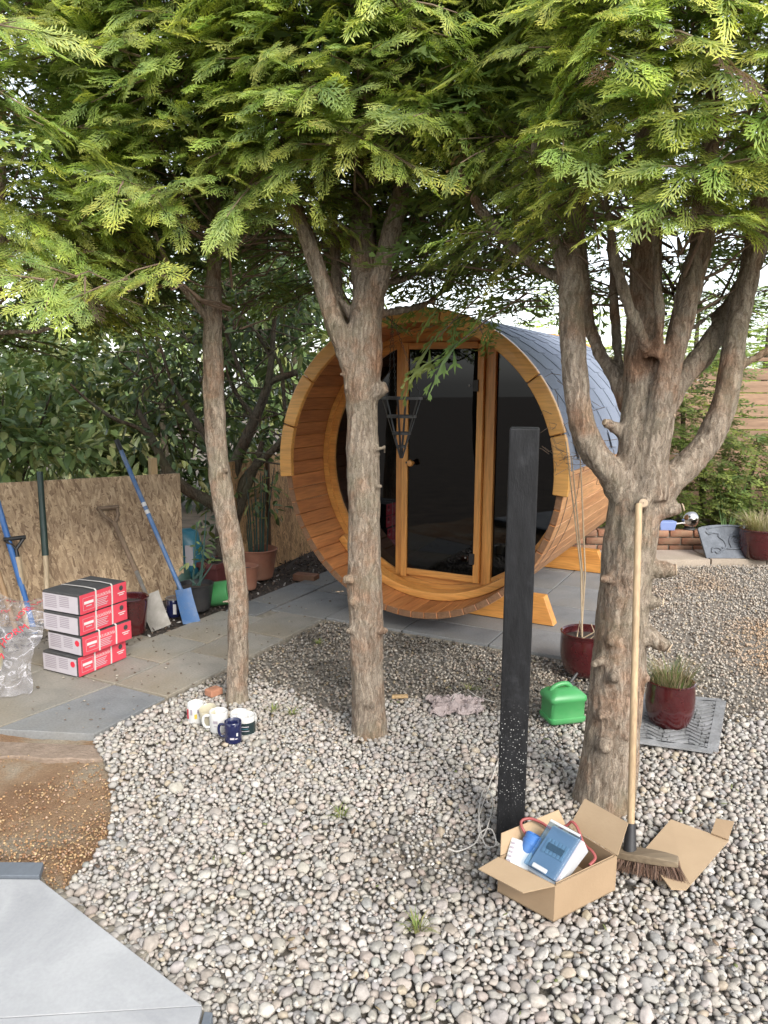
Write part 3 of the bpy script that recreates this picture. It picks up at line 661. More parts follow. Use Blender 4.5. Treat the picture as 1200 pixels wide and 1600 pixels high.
def spray_branch(fo, tw, root, end, hi, tint, nsec=4, size=0.2, rng=random, droop=0.10, bare=0.45, face=(0.25, 1.0)):
    """a bough: bare near the trunk, side shoots fanning out flat towards its end, each clothed with sprays"""
    root = Vector(root); end = Vector(end); L = (end - root).length
    mid = root.lerp(end, 0.55) + Vector((0, 0, 0.10 * L))
    def bez(t): return root * (1 - t) ** 2 + mid * (2 * t * (1 - t)) + end * t * t - Vector((0, 0, droop * L * t ** 4))
    pts = [bez(t / 7) for t in range(8)]
    pts = [p + Vector((rng.gauss(0, .02), rng.gauss(0, .02), rng.gauss(0, .03))) if 0 < i < 7 else p for i, p in enumerate(pts)]
    tw.tube(pts, [(rng.uniform(.005, .009) if hi else rng.uniform(.0025, .005)) * (1 - 0.8 * i / 7) * (0.6 + L * .5) for i in range(8)], 5, False)
    out = (end - root); out.z = 0; out = out.normalized() if out.length > 1e-4 else Vector((1, 0, 0)); side = Vector((-out.y, out.x, 0))
    roll = rng.gauss(0, 0.35); tl = rng.uniform(-.25, .25); nrm = (Vector((0, 0, 1)) + side * (roll + tl) + out * rng.uniform(*face)).normalized()
    for k in range(nsec):
        t = bare + (1 - bare) * (k + rng.uniform(0.1, 0.9)) / nsec
        o = bez(min(t, 1.0)); sg = (-1) ** k
        tan = (bez(min(t + 0.05, 1)) - bez(t - 0.05)).normalized()
        sd = tan.cross(nrm).normalized() * -sg
        a = R(rng.uniform(30, 62)); d = (tan * math.cos(a) + sd * math.sin(a)).normalized()
        l2 = max(L * 0.34, 0.26) * (1.25 - 0.6 * t) * rng.uniform(0.7, 1.2)
        e = o + d * l2 - Vector((0, 0, 0.12 * l2))
        tw.tube([o, o.lerp(e, .5) + Vector((0, 0, .03 * l2)), e], [0.0045, 0.003, 0.0015], 4, False)
        ns = max(3, int(l2 / (size * 0.40)))
        for j in range(ns + 1):
            q = 0.18 + 0.82 * j / ns; p = o.lerp(e, q); s2 = (-1) ** j; sdd = d.cross(nrm).normalized() * s2
            aa = R(rng.uniform(25, 50)) if j < ns else 0.0
            dd = (d * math.cos(aa) + sdd * math.sin(aa)); dd = (dd - nrm * dd.dot(nrm) * 0.7 + Vector((0, 0, rng.uniform(-0.12, 0.22)))).normalized()
            nn = (nrm + Vector((rng.gauss(0, .25), rng.gauss(0, .25), 0))).normalized()
            fo.add(p, dd, nn, size * rng.uniform(0.55, 1.4) * (1.0 if j < ns else 1.2), hi, tint)
    ns = 6
    for j in range(ns + 1):
        q = 0.55 + 0.45 * j / ns; p = bez(q); tan = (bez(min(q + 0.03, 1)) - bez(q - 0.05)).normalized(); sdd = tan.cross(nrm).normalized() * ((-1) ** j)
        aa = R(rng.uniform(25, 50)) if j < ns else 0
        dd = (tan * math.cos(aa) + sdd * math.sin(aa) + Vector((0, 0, rng.uniform(-0.25, 0.08)))).normalized()
        fo.add(p, dd, nrm, size * rng.uniform(0.8, 1.3), hi, tint)

TREES = []
def conifer(name, label, base, trunk_mb, voxel, rf, rb, zb, zt, nb, seed, lean=(0, 0), extra=None, dark=1.0, stub_mb=None, nfill=470, low=()):
    """base on the ground; rf/rb = reach of the crown towards / away from the house side, zb..zt its height"""
    t = thing(name, label, 'tree', base, group='garden conifers')
    grown('trunk', trunk_mb, voxel, M['bark'], t, base)
    fo = Foliage(); tw = MB(); rng = random.Random(seed)
    bx, by = base[0] + lean[0], base[1] + lean[1]
    ga = 2.39996
    for k in range(nb):
        f = (k + 0.5) / nb; z = zb + (zt - zb) * (f ** 1.15) + rng.uniform(-0.05, 0.05)
        ph = k * ga + rng.uniform(-0.3, 0.3)
        c, s_ = math.cos(ph), math.sin(ph)
        rad = rf if s_ < 0 else rf + (rb - rf) * s_
        prof = 0.86 + 0.14 * min(1, (z - zb) / 0.35) - 0.55 * max(0, (z - zb - 0.9) / (zt - zb - 0.9)) ** 1.5
        rad *= prof * rng.uniform(0.82, 1.1)
        zz = z - 0.25 * max(0.0, s_) * max(0.0, 1 - (z - zb) / 0.9)
        if extra: zz = zz + extra(bx + c * rad, by + s_ * rad, z)
        end = Vector((bx + c * rad, by + s_ * rad, zz)); root = Vector((bx + c * 0.06, by + s_ * 0.06, max(1.85, zz - rng.uniform(0.1, 0.55) * rad)))
        front = s_ < 0.3
        hi = s_ < 0.12 and in_view(end, 0.22)
        tint = (dark * rng.uniform(0.78, 1.2) * (1.0 if front else 0.62), rng.uniform(0.55, 1.35) if front else 0.15)  # far-side boughs tinted darker: their shade is put into the leaf colour
        spray_branch(fo, tw, root, end, hi, tint, 5 if front else 4, 0.125 if hi else (0.15 if front else 0.20), rng, 0.06 if front else 0.03, 0.45, (0.4, 1.5) if front else (-0.2, 0.3))
    for (lx, ly, lY) in low:      # a few boughs hanging below the rest
        e_ = at(lx, ly, lY); r_ = Vector((bx, by, e_.z - 0.05)); spray_branch(fo, tw, r_, e_, True, (dark * rng.uniform(.9, 1.15), rng.uniform(.7, 1.2)), 4, 0.13, rng, 0.02, 0.72, (0.1, 0.7))
    # young outer sprays closing the side that faces the garden
    for k in range(nfill):
        z = zb + 0.02 + (zt - zb) * 0.72 * rng.random(); ph = -math.pi / 2 + rng.uniform(-1.25, 1.25); c, s_ = math.cos(ph), math.sin(ph)
        rad = rf * (0.86 + 0.14 * min(1, (z - zb) / 0.35) - 0.4 * max(0, (z - zb - 0.9) / (zt - zb - 0.9)) ** 1.5) * rng.uniform(0.72, 1.02)
        p = Vector((bx + c * rad, by + s_ * rad, z))
        if extra: p.z += extra(p.x, p.y, z)
        sx_ = rng.choice((-1, 1)) * rng.uniform(0.1, 0.9) - 0.25; d = Vector((c - s_ * sx_ * -1.0 * -1.0, s_ + c * sx_ * 1.0, rng.uniform(-0.35, 0.45)))
        fo.add(p, d, (c * 0.8 + rng.gauss(0, .3), s_ * 0.8 + rng.gauss(0, .3), 1.0), rng.uniform(0.09, 0.18), in_view(p, 0.15), (dark * rng.uniform(0.75, 1.15), rng.uniform(0.5, 1.3)))
    # older inner foliage, sparse and dark
    for k in range(int(nb * 5)):
        z = zb + 0.30 + (zt - zb - 0.30) * rng.random(); ph = rng.uniform(0, 6.28); q = rng.uniform(0.35, 0.85)
        c, s_ = math.cos(ph), math.sin(ph); rad = (rf if s_ < 0 else rf + (rb - rf) * s_) * q * (1 - 0.5 * max(0, (z - zb - 0.9) / (zt - zb - 0.9)))
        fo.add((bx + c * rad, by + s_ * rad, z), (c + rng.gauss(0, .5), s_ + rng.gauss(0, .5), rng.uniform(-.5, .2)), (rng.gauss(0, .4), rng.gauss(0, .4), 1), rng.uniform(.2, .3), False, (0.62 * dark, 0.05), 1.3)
    # the far side, seen from within: dense, with its shade put into the colour
    for k in range(620):
        ph = rng.uniform(0.25, 2.9); c, s_ = math.cos(ph), math.sin(ph); z = zb - 0.12 + 1.25 * rng.random() ** 1.2
        rad = (rf + (rb - rf) * s_) * rng.uniform(0.62, 1.0)
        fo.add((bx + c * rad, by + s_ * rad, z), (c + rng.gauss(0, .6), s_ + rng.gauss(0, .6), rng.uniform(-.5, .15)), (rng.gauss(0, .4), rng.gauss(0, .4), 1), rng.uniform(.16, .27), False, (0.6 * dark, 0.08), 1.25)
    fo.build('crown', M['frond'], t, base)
    tw.build('boughs', M['twig'], t, smooth=True, origin=base, kind='stuff')
    for sm in (stub_mb or ()): sm.build('cut_face', M['cutwood'], t, smooth=False, origin=base)
    TREES.append(t); return t

def knob(mb, x, y, Y, wd, out, L=0.03):
    """a knot or cut stub standing out from the trunk surface"""
    p = at(x, y, Y); r_ = wd * depth(p) / 2400.0; o = Vector(out).normalized()
    mb.tube([p - o * r_ * 1.5, p, p + o * L * 0.7, p + o * L], [r_ * 1.1, r_ * 0.8, r_ * 0.72, r_ * 0.6], 12)
    return p + o * L, o, r_
def disc(mb, p, o, r_):
    q = Vector(o).to_track_quat('Z', 'Y').to_matrix()
    mb.lathe([(r_ * 0.72, 0.0), (r_ * 0.66, 0.004), (0.002, 0.005)], 12, p, True, False, q)

# tree 1: slim, with a bend
t1 = MB(); Y1 = 3.73
add_limb(t1, limb([(370, 1108, Y1, 44), (370, 1090, Y1, 37), (371, 1040, Y1, 34), (372, 980, Y1, 34), (371, 920, Y1, 36), (362, 850, Y1, 37), (350, 790, Y1, 37), (340, 720, Y1, 36), (335, 640, Y1, 36), (333, 560, Y1, 34), (333, 460, Y1, 31), (336, 370, Y1, 27), (340, 200, Y1, 24), (345, -60, Y1, 20), (350, -330, Y1, 12)]))
add_limb(t1, limb([(333, 512, Y1, 16), (318, 490, Y1 - .05, 13), (290, 455, Y1 - .12, 12), (262, 412, Y1 - .25, 11), (240, 360, Y1 - .4, 8)]), n=10)
add_limb(t1, limb([(336, 395, Y1, 12), (360, 368, Y1, 10), (400, 372, Y1 - .05, 9), (460, 368, Y1 - .1, 8), (545, 362, Y1 - .15, 6)]), n=8)
s1 = MB()
for a in ((372, 968, 10, (1, -.6, 0)), (352, 735, 9, (.7, -.7, 0)), (352, 940, 8, (-.8, -.6, 0))):
    knob(t1, a[0], a[1], Y1 - 0.04, a[2], a[3], 0.02)
t1m = t1

# tree 2: forks above head height
t2 = MB(); Y2 = 3.385
add_limb(t2, limb([(577, 1160, Y2, 76), (577, 1138, Y2, 63), (575, 1090, Y2, 57), (572, 1000, Y2, 57), (570, 900, Y2, 58), (569, 800, Y2, 56), (567, 700, Y2, 55), (566, 640, Y2, 57), (566, 600, Y2, 64), (568, 550, Y2, 62), (572, 500, Y2, 56), (576, 460, Y2 + .02, 54), (568, 400, Y2 + .06, 46), (566, 320, Y2 + .08, 40), (570, 200, Y2 + .08, 34), (575, 0, Y2 + .1, 26), (580, -300, Y2, 12)]))
add_limb(t2, limb([(575, 490, Y2, 40), (590, 440, Y2 - .04, 38), (605, 385, Y2 - .06, 35), (625, 310, Y2 - .08, 32), (635, 240, Y2 - .08, 28), (640, 120, Y2 - .08, 24), (648, -80, Y2 - .1, 16)]))
add_limb(t2, limb([(563, 605, Y2, 40), (545, 560, Y2 - .02, 38), (525, 510, Y2 - .04, 35), (507, 455, Y2 - .06, 32), (487, 395, Y2 - .08, 28), (470, 350, Y2 - .1, 22), (448, 300, Y2 - .12, 17), (425, 200, Y2 - .2, 13), (400, 60, Y2 - .2, 9)]))
add_limb(t2, limb([(560, 505, Y2 + .02, 24), (540, 480, Y2 + .02, 15), (515, 445, Y2 + .05, 13), (490, 375, Y2 + .05, 12), (470, 320, Y2 + .06, 11)]), n=10)
add_limb(t2, limb([(552, 560, Y2 + .08, 24), (535, 500, Y2 + .14, 20), (526, 440, Y2 + .17, 18), (524, 380, Y2 + .18, 16), (520, 280, Y2 + .2, 13)]), n=10)
add_limb(t2, limb([(612, 380, Y2, 22), (650, 345, Y2 + .06, 22), (688, 300, Y2 + .12, 20), (702, 250, Y2 + .15, 16), (712, 180, Y2 + .2, 12)]), n=10)
add_limb(t2, limb([(580, 492, Y2 + .03, 16), (620, 486, Y2 + .12, 14), (665, 475, Y2 + .25, 12), (700, 446, Y2 + .35, 11), (718, 405, Y2 + .4, 8)]), n=8)
add_limb(t2, limb([(585, 445, Y2 + .05, 14), (640, 432, Y2 + .15, 11), (700, 402, Y2 + .3, 10), (755, 362, Y2 + .42, 9), (805, 320, Y2 + .5, 6)]), n=8)
s2 = MB()
knob(t2, 592, 612, Y2 - 0.03, 30, (.9, -.4, .5), 0.045); knob(t2, 548, 606, Y2 - 0.03, 22, (-.9, -.5, .4), 0.03)
p_, o_, r_ = knob(t2, 577, 1098, Y2 - 0.075, 22, (0, -1, .2), 0.012)
for a in ((545, 905, 16, (-.8, -.6, .1)), (548, 985, 14, (-.9, -.4, 0)), (598, 985, 14, (1, -.3, 0)), (575, 860, 13, (.2, -1, 0)), (552, 940, 18, (-.4, -.9, 0)), (590, 760, 9, (1, -.4, .2)), (596, 700, 8, (1, -.2, .3))):
    knob(t2, a[0], a[1], Y2 - 0.05, a[2], a[3], 0.022)
for a in ((543, 922, 5, (-1, -.4, -.1), .06), (590, 712, 4, (1, -.3, .5), .05), (541, 590, 6, (-.7, -.6, .4), .05)):
    knob(t2, a[0], a[1], Y2 - 0.02, a[2], a[3], a[4])

# tree 3: stout, many stems
t3 = MB(); Y3 = 2.775
add_limb(t3, limb([(943, 1275, Y3, 118), (946, 1245, Y3, 104), (953, 1190, Y3, 94), (962, 1090, Y3, 92), (971, 970, Y3, 86), (981, 880, Y3, 88), (990, 810, Y3, 90), (996, 750, Y3, 86), (998, 690, Y3, 66), (998, 620, Y3 + .03, 56), (1003, 540, Y3 + .05, 58), (1008, 450, Y3 + .06, 56), (1010, 360, Y3 + .06, 50), (1013, 230, Y3 + .05, 44), (1016, 20, Y3 + .05, 34), (1020, -300, Y3, 14)]))
add_limb(t3, limb([(975, 775, Y3 - .02, 52), (955, 738, Y3 - .03, 48), (930, 708, Y3 - .03, 47), (910, 665, Y3 - .03, 46), (899, 605, Y3 - .03, 44), (894, 530, Y3 - .03, 42), (893, 450, Y3 - .02, 42), (896, 395, Y3, 40), (902, 320, Y3, 34), (905, 220, Y3, 28), (905, 80, Y3, 20)]))
add_limb(t3, limb([(890, 455, Y3 - .02, 26), (875, 400, Y3 - .02, 24), (858, 345, Y3 - .04, 20), (848, 300, Y3 - .06, 18), (835, 220, Y3 - .08, 14)]), n=10)
add_limb(t3, limb([(888, 440, Y3 + .02, 22), (870, 432, Y3 + .08, 18), (830, 410, Y3 + .15, 17), (785, 370, Y3 + .2, 17), (752, 330, Y3 + .22, 17), (730, 295, Y3 + .22, 15), (716, 255, Y3 + .22, 11)]), n=10)
add_limb(t3, limb([(1015, 780, Y3 - .05, 60), (1022, 720, Y3 - .06, 52), (1031, 655, Y3 - .06, 46), (1044, 585, Y3 - .05, 41), (1060, 520, Y3 - .04, 39), (1078, 450, Y3 - .03, 40), (1093, 395, Y3 - .02, 37), (1103, 320, Y3, 31), (1112, 180, Y3, 25), (1118, 0, Y3, 17)]))
add_limb(t3, limb([(1022, 800, Y3, 50), (1045, 752, Y3 - .02, 50), (1080, 722, Y3 - .02, 48), (1112, 678, Y3 - .01, 45), (1133, 622, Y3, 41), (1144, 560, Y3 + .01, 38), (1156, 490, Y3 + .02, 36), (1170, 425, Y3 + .02, 34), (1182, 350, Y3 + .02, 29), (1192, 250, Y3 + .02, 24), (1205, 60, Y3, 16)]))
add_limb(t3, limb([(1035, 640, Y3 + .04, 44), (1060, 600, Y3 + .06, 38), (1092, 562, Y3 + .09, 37), (1128, 510, Y3 + .12, 36), (1162, 445, Y3 + .15, 34), (1186, 385, Y3 + .17, 28), (1200, 300, Y3 + .18, 20)]))
add_limb(t3, limb([(1012, 555, Y3 - .03, 24), (998, 515, Y3 - .09, 19), (980, 470, Y3 - .1, 18), (966, 425, Y3 - .1, 17), (956, 375, Y3 - .1, 13), (945, 300, Y3 - .1, 10)]), n=10)
add_limb(t3, limb([(1030, 560, Y3 - .06, 18), (1030, 500, Y3 - .09, 17), (1026, 430, Y3 - .09, 16), (1024, 350, Y3 - .09, 13), (1022, 270, Y3 - .09, 10)]), n=10)
add_limb(t3, limb([(985, 640, Y3 + .08, 30), (960, 588, Y3 + .12, 26), (935, 548, Y3 + .15, 24), (918, 500, Y3 + .17, 22), (912, 430, Y3 + .18, 20), (908, 350, Y3 + .18, 15)]), n=10)
add_limb(t3, limb([(972, 610, Y3 + .1, 22), (966, 560, Y3 + .16, 17), (961, 490, Y3 + .18, 16), (957, 420, Y3 + .18, 14), (950, 340, Y3 + .18, 11)]), n=10)
add_limb(t3, limb([(1140, 600, Y3 + .01, 20), (1160, 572, Y3 + .0, 15), (1185, 556, Y3, 14), (1230, 530, Y3, 11)]), n=8)
add_limb(t3, limb([(1060, 520, Y3 + .04, 12), (1085, 510, Y3 + .1, 9), (1140, 470, Y3 + .2, 8)]), n=8)
s3 = []
for a in ((1003, 792, 26, (-.25, -1, .45), .05, .085), (1040, 800, 24, (1, -.25, .35), .06, .055), (1030, 890, 34, (1, -.2, .05), .055, .06), (1022, 940, 26, (.9, -.4, 0), .03, .06), (1024, 1000, 34, (.8, -.5, -.45), .055, .06),
          (942, 905, 18, (-.7, -.8, .1), .02, .085), (953, 1003, 16, (-.3, -1, 0), .02, .105), (930, 1037, 16, (-.8, -.7, 0), .02, .075), (945, 1165, 30, (-.2, -1, .1), .014, .108), (978, 1150, 18, (.5, -.9, 0), .014, .10), (940, 1120, 16, (-.3, -1, 0), .012, .10), (1030, 655, 12, (1, -.4, .3), .05, .06), (960, 668, 20, (-1, -.3, .5), .045, .0), (985, 905, 16, (0, -1, 0), .01, .10), (960, 1060, 20, (0, -1, .1), .008, .11), (1010, 1060, 20, (.9, -.4, .1), .01, .05)):
    p_, o_, r_ = knob(t3, a[0], a[1], Y3 - a[5], a[2], a[3], a[4])
    if a[4] >= .03: s3.append(MB()); disc(s3[-1], p_, o_, r_ * 0.78)
# tree 0: stands left of the frame, one low limb reaching in
t0 = MB(); Y0 = 3.55
b0 = Vector((-2.25, 3.7, 0))
add_limb(t0, [(-2.25, 3.7, -0.05, 0.12), (-2.25, 3.7, 0.4, 0.095), (-2.22, 3.68, 1.3, 0.085), (-2.2, 3.66, 2.2, 0.07), (-2.2, 3.66, 3.2, 0.05), (-2.2, 3.66, 4.3, 0.02)])
add_limb(t0, [(-2.22, 3.68, 1.45, 0.055), (-2.02, 3.62, 1.62, 0.045), (-1.83, 3.58, 1.82, 0.04), (-1.7, 3.5, 2.1, 0.03), (-1.6, 3.4, 2.5, 0.015)])
add_limb(t0, [(-2.0, 3.62, 1.64, 0.024), (-1.75, 3.5, 1.80, 0.018), (-1.45, 3.42, 1.83, 0.013), (-1.2, 3.3, 1.98, 0.008)], n=8)

def low_left(x, y, z):      # the skirt hangs lower towards the left
    return -0.34 * max(0.0, min(1.0, (-0.72 - x) / 0.6)) * max(0.0, 1 - (z - 2.0) / 0.9)
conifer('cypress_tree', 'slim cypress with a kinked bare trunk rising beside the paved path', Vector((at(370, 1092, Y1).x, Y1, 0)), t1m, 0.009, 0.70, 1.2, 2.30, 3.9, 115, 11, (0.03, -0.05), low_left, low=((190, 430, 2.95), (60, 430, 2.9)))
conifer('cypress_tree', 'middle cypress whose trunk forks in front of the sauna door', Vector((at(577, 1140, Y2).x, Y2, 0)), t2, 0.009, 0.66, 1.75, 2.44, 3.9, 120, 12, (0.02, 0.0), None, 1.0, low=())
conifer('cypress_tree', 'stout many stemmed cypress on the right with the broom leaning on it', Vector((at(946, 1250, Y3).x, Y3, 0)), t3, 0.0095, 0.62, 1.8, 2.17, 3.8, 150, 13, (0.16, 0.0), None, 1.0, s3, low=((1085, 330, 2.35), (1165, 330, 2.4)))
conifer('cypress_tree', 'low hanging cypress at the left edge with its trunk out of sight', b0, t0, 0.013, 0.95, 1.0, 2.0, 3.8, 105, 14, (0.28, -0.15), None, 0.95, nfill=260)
# ================================================================ BARREL SAUNA
M['cedar'] = wood('cedar_stave', (0.52, 0.22, 0.075), (0.31, 0.11, 0.036), 'y', 0.5, 0.18, 10.0)
M['cedar_out'] = wood('cedar_outside', (0.62, 0.33, 0.15), (0.44, 0.20, 0.08), 'y', 0.5, 0.14, 10.0)
M['pine'] = wood('oiled_pine', (0.72, 0.36, 0.095), (0.52, 0.225, 0.055), 'z', 0.38, 0.08, 9.0, coat=0.15)
M['pine_x'] = wood('oiled_pine_x', (0.72, 0.36, 0.095), (0.52, 0.225, 0.055), 'x', 0.38, 0.08, 9.0, coat=0.15)
M['endgrain'] = pmat('end_grain', (0.25, 0.13, 0.065), 0.7, (0.15, 0.075, 0.035), 40.0, 0.4, 90)
M['felt'] = pmat('bitumen_shingle', (0.25, 0.285, 0.355), 0.9, (0.185, 0.21, 0.265), 120.0, 0.5, 260, rnd=0.10, spec=0.3)
M['steel'] = pmat('steel_band', (0.32, 0.31, 0.30), 0.4, (0.2, 0.19, 0.18), 20.0, metallic=1.0)
M['black'] = pmat('black_metal', (0.02, 0.02, 0.021), 0.45, (0.012, 0.012, 0.012), 20.0)
def tinted_glass():
    m, n, l, b = newmat('tinted_glass')
    tr = n.new('ShaderNodeBsdfTransparent'); tr.inputs[0].default_value = (0.035, 0.036, 0.04, 1)
    gl = n.new('ShaderNodeBsdfGlossy'); gl.inputs['Roughness'].default_value = 0.015; gl.inputs[0].default_value = (0.6, 0.62, 0.65, 1)
    fr = N(n, 'ShaderNodeFresnel', IOR=1.6); mx = n.new('ShaderNodeMixShader')
    l.new(fr.outputs[0], mx.inputs[0]); l.new(tr.outputs[0], mx.inputs[1]); l.new(gl.outputs[0], mx.inputs[2]); l.new(mx.outputs[0], n['Material Output'].inputs[0])
    return m
M['tint'] = tinted_glass()
SZ, SL = 1.07, 2.62
RO, RI, RT_O, RT_I = 0.955, 0.913, 0.985, 0.895
VW = 0.44
sauna = thing('barrel_sauna', 'round cedar barrel sauna with glazed front and grey shingle roof', 'sauna', (0.177, 4.7604, 0), TH)
def pol(r, a, y): return (r * math.cos(a), y, SZ + r * math.sin(a))
# staves
NS = 64; da = 2 * math.pi / NS
def stave_mesh(h):
    mb = MB(); g_ = 0.0013; a0, a1 = -da / 2 + g_ / RO, da / 2 - g_ / RO; b0, b1 = -da / 2 + g_ / RI, da / 2 - g_ / RI
    q = []
    for y in (0.0, SL):
        for r, a in ((RI, b0), (RO, a0), (RO, a1), (RI, b1)): q.append((r * math.cos(a), y, r * math.sin(a)))
    mb.add(q, [(0, 1, 2, 3), (7, 6, 5, 4), (0, 4, 5, 1), (1, 5, 6, 2), (2, 6, 7, 3), (3, 7, 4, 0)]); return mb
sm = stave_mesh(0).mesh('stave'); sm.materials.append(M['cedar']); sm.materials.append(M['cedar_out']); sm.materials.append(M['endgrain'])
for p in sm.polygons: p.material_index = 0
sm.polygons[3].material_index = 1; sm.polygons[0].material_index = 2; sm.polygons[1].material_index = 2
for i in range(NS):
    a = i * da + da / 2
    o = bpy.data.objects.new('stave', sm); link(o, sauna); o.location = (0, random.uniform(0, 0.003), SZ); o.rotation_euler = (0, -a, 0)
    b = o.modifiers.new('b', 'BEVEL'); b.width = 0.0035; b.segments = 1; b.limit_method = 'ANGLE'; b.angle_limit = R(40)
# front and rear trim boards
A0, A1 = R(-6), R(186); NT = 9
def trim(y0, y1, ro, ri):
    for k in range(NT):
        a, b = A0 + (A1 - A0) * k / NT + 0.004, A0 + (A1 - A0) * (k + 1) / NT - 0.004
        mb = MB(); m_ = 9; vs_ = []; fs_ = []
        cuts = [a + (b - a) * j / m_ for j in range(m_ + 1)]
        for c in cuts:
            for (r, y) in ((ri, y0), (ro, y0), (ro, y1), (ri, y1)): vs_.append((r * math.cos(c), y, SZ + r * math.sin(c)))
        for j in range(m_):
            for e in range(4): fs_.append((j * 4 + e, j * 4 + (e + 1) % 4, j * 4 + 4 + (e + 1) % 4, j * 4 + 4 + e))
        fs_ += [(3, 2, 1, 0), tuple(m_ * 4 + e for e in range(4))]
        mb.add(vs_, fs_); o = mb.build('trim_board', M['trim'], sauna, bevel=0.007)
M['trim'] = wood('trim_board', (0.80, 0.43, 0.125), (0.64, 0.31, 0.075), 'x', 0.36, 0.10, 7.0, coat=0.2)
trim(-0.028, 0.012, RT_O, RT_I); trim(SL - 0.012, SL + 0.028, RT_O, RT_I)
# roof: hexagonal felt tabs, one piece each
EXP, PITCHW, FLAT = 0.142, 0.333, 0.15
def tab_mesh(lo, hi_):
    """tab outline in (y along barrel, s down the slope); lo/hi_ clip along the barrel"""
    sl_ = (PITCHW - FLAT) / 2
    def half(s):   # half width of the tab at distance s below its butt line start
        if s <= EXP: return PITCHW / 2 - 0.001
        return PITCHW / 2 - 0.001 - sl_ * (s - EXP) / EXP
    mb = MB(); rows = [0.0, 0.06, EXP - 0.001, EXP + 0.035, EXP + 0.07, EXP + 0.105, 2 * EXP]; vs_ = []; fs_ = []
    for s in rows:
        h = half(s); r0 = RO + 0.004 + 0.010 * s / (2 * EXP); a = -s / RO
        for r in (r0, r0 + 0.0045):
            for y in (max(-h, lo), min(h, hi_)): vs_.append((r * math.cos(a), y, r * math.sin(a)))
    n_ = len(rows)
    for i in range(n_ - 1):
        a, b = i * 4, i * 4 + 4
        fs_ += [(a + 2, a + 3, b + 3, b + 2), (a, b, b + 1, a + 1), (a, a + 2, b + 2, b), (a + 1, b + 1, b + 3, a + 3)]
    fs_ += [(0, 1, 3, 2), ((n_ - 1) * 4, (n_ - 1) * 4 + 2, (n_ - 1) * 4 + 3, (n_ - 1) * 4 + 1)]
    mb.add(vs_, fs_); me = mb.mesh('shingle'); me.materials.append(M['felt']); return me
H2 = PITCHW / 2
full = tab_mesh(-H2, H2); left = tab_mesh(0.0, H2); right = tab_mesh(-H2, 0.0)
fullM, leftM, rightM = full, left, right
Y0, Y1_ = 0.016, SL - 0.016; ncol = 8; 
PY = (Y1_ - Y0) / ncol
dang = EXP / RO
for side in (1, -1):
    for r_ in range(10):
        top = math.pi / 2 - (r_ - 1) * dang + 0.015
        off = (r_ % 2) * 0.5
        k = 0
        while k < ncol + (1 if off else 0):
            if off and k == 0: me_, y = left, Y0
            elif off and k == ncol: me_, y = right, Y1_
            else: me_, y = full, Y0 + (k + (0.0 if off else 0.5)) * PY
            o = bpy.data.objects.new('shingle', me_); link(o, sauna)
            o.location = (0, y, SZ)
            if side == 1: o.rotation_euler = (0, -top, 0)
            else:
                o.rotation_euler = (0, -top, 0); o.rotation_euler = (0, top - math.pi + 0, math.pi) if False else (0, -top, 0)
                o.matrix_local = Matrix.Translation((0, y, SZ)) @ Matrix.Rotation(math.pi, 4, 'Z') @ Matrix.Rotation(-top, 4, 'Y')
                if off and k in (0, ncol): o.data = right if k == 0 else left
            o.scale = (1, PY / PITCHW, 1) if side == 1 else (1, PY / PITCHW, 1)
            k += 1
# roof underlay so that no sky shows between tabs
mb = MB(); vs_ = []; fs_ = []; m_ = 40
for j in range(m_ + 1):
    a = R(2) + (math.pi - R(4)) * j / m_
    for (r, y) in ((RO + .001, Y0), (RO + .0035, Y0), (RO + .0035, Y1_), (RO + .001, Y1_)): vs_.append((r * math.cos(a), y, SZ + r * math.sin(a)))
for j in range(m_):
    for e in range(4): fs_.append((j * 4 + e, j * 4 + 4 + e, j * 4 + 4 + (e + 1) % 4, j * 4 + (e + 1) % 4))
mb.add(vs_, fs_); mb.build('roof_underlay', M['felt'], sauna)
# steel bands round the staves
for y in (0.10, 0.34, SL - 0.35, SL - 0.1):
    mb = MB(); vs_ = []; fs_ = []; m_ = 48
    for j in range(m_ + 1):
        a = R(180) + R(180) * j / m_
        for (r, yy) in ((RO + .0005, y - .004), (RO + .002, y - .004), (RO + .002, y + .004), (RO + .0005, y + .004)): vs_.append((r * math.cos(a), yy, SZ + r * math.sin(a)))
    for j in range(m_):
        for e in range(4): fs_.append((j * 4 + e, j * 4 + 4 + e, j * 4 + 4 + (e + 1) % 4, j * 4 + (e + 1) % 4))
    mb.add(vs_, fs_); mb.build('steel_band', M['steel'], sauna)
# end walls
def ring(name, r0, r1, y0, y1, mat, a0=0.0, a1=2 * math.pi, m_=64, parent=sauna, bevel=0.0):
    mb = MB(); vs_ = []; fs_ = []
    for j in range(m_ + 1):
        a = a0 + (a1 - a0) * j / m_
        for (r, y) in ((r0, y0), (r1, y0), (r1, y1), (r0, y1)): vs_.append(pol(r, a, y))
    for j in range(m_):
        for e in range(4): fs_.append((j * 4 + e, j * 4 + (e + 1) % 4, j * 4 + 4 + (e + 1) % 4, j * 4 + 4 + e))
    if a1 - a0 < 6.28: fs_ += [(3, 2, 1, 0), tuple(m_ * 4 + e for e in range(4))]
    mb.add(vs_, fs_); return mb.build(name, mat, parent, smooth=True, bevel=bevel)
wall = ring('front_ring', 0.835, RI - 0.002, VW, VW + 0.05, M['pine_x'])
ring('ring_lip', RI - 0.035, RI - 0.003, VW - 0.03, VW - 0.001, M['pine_x'])
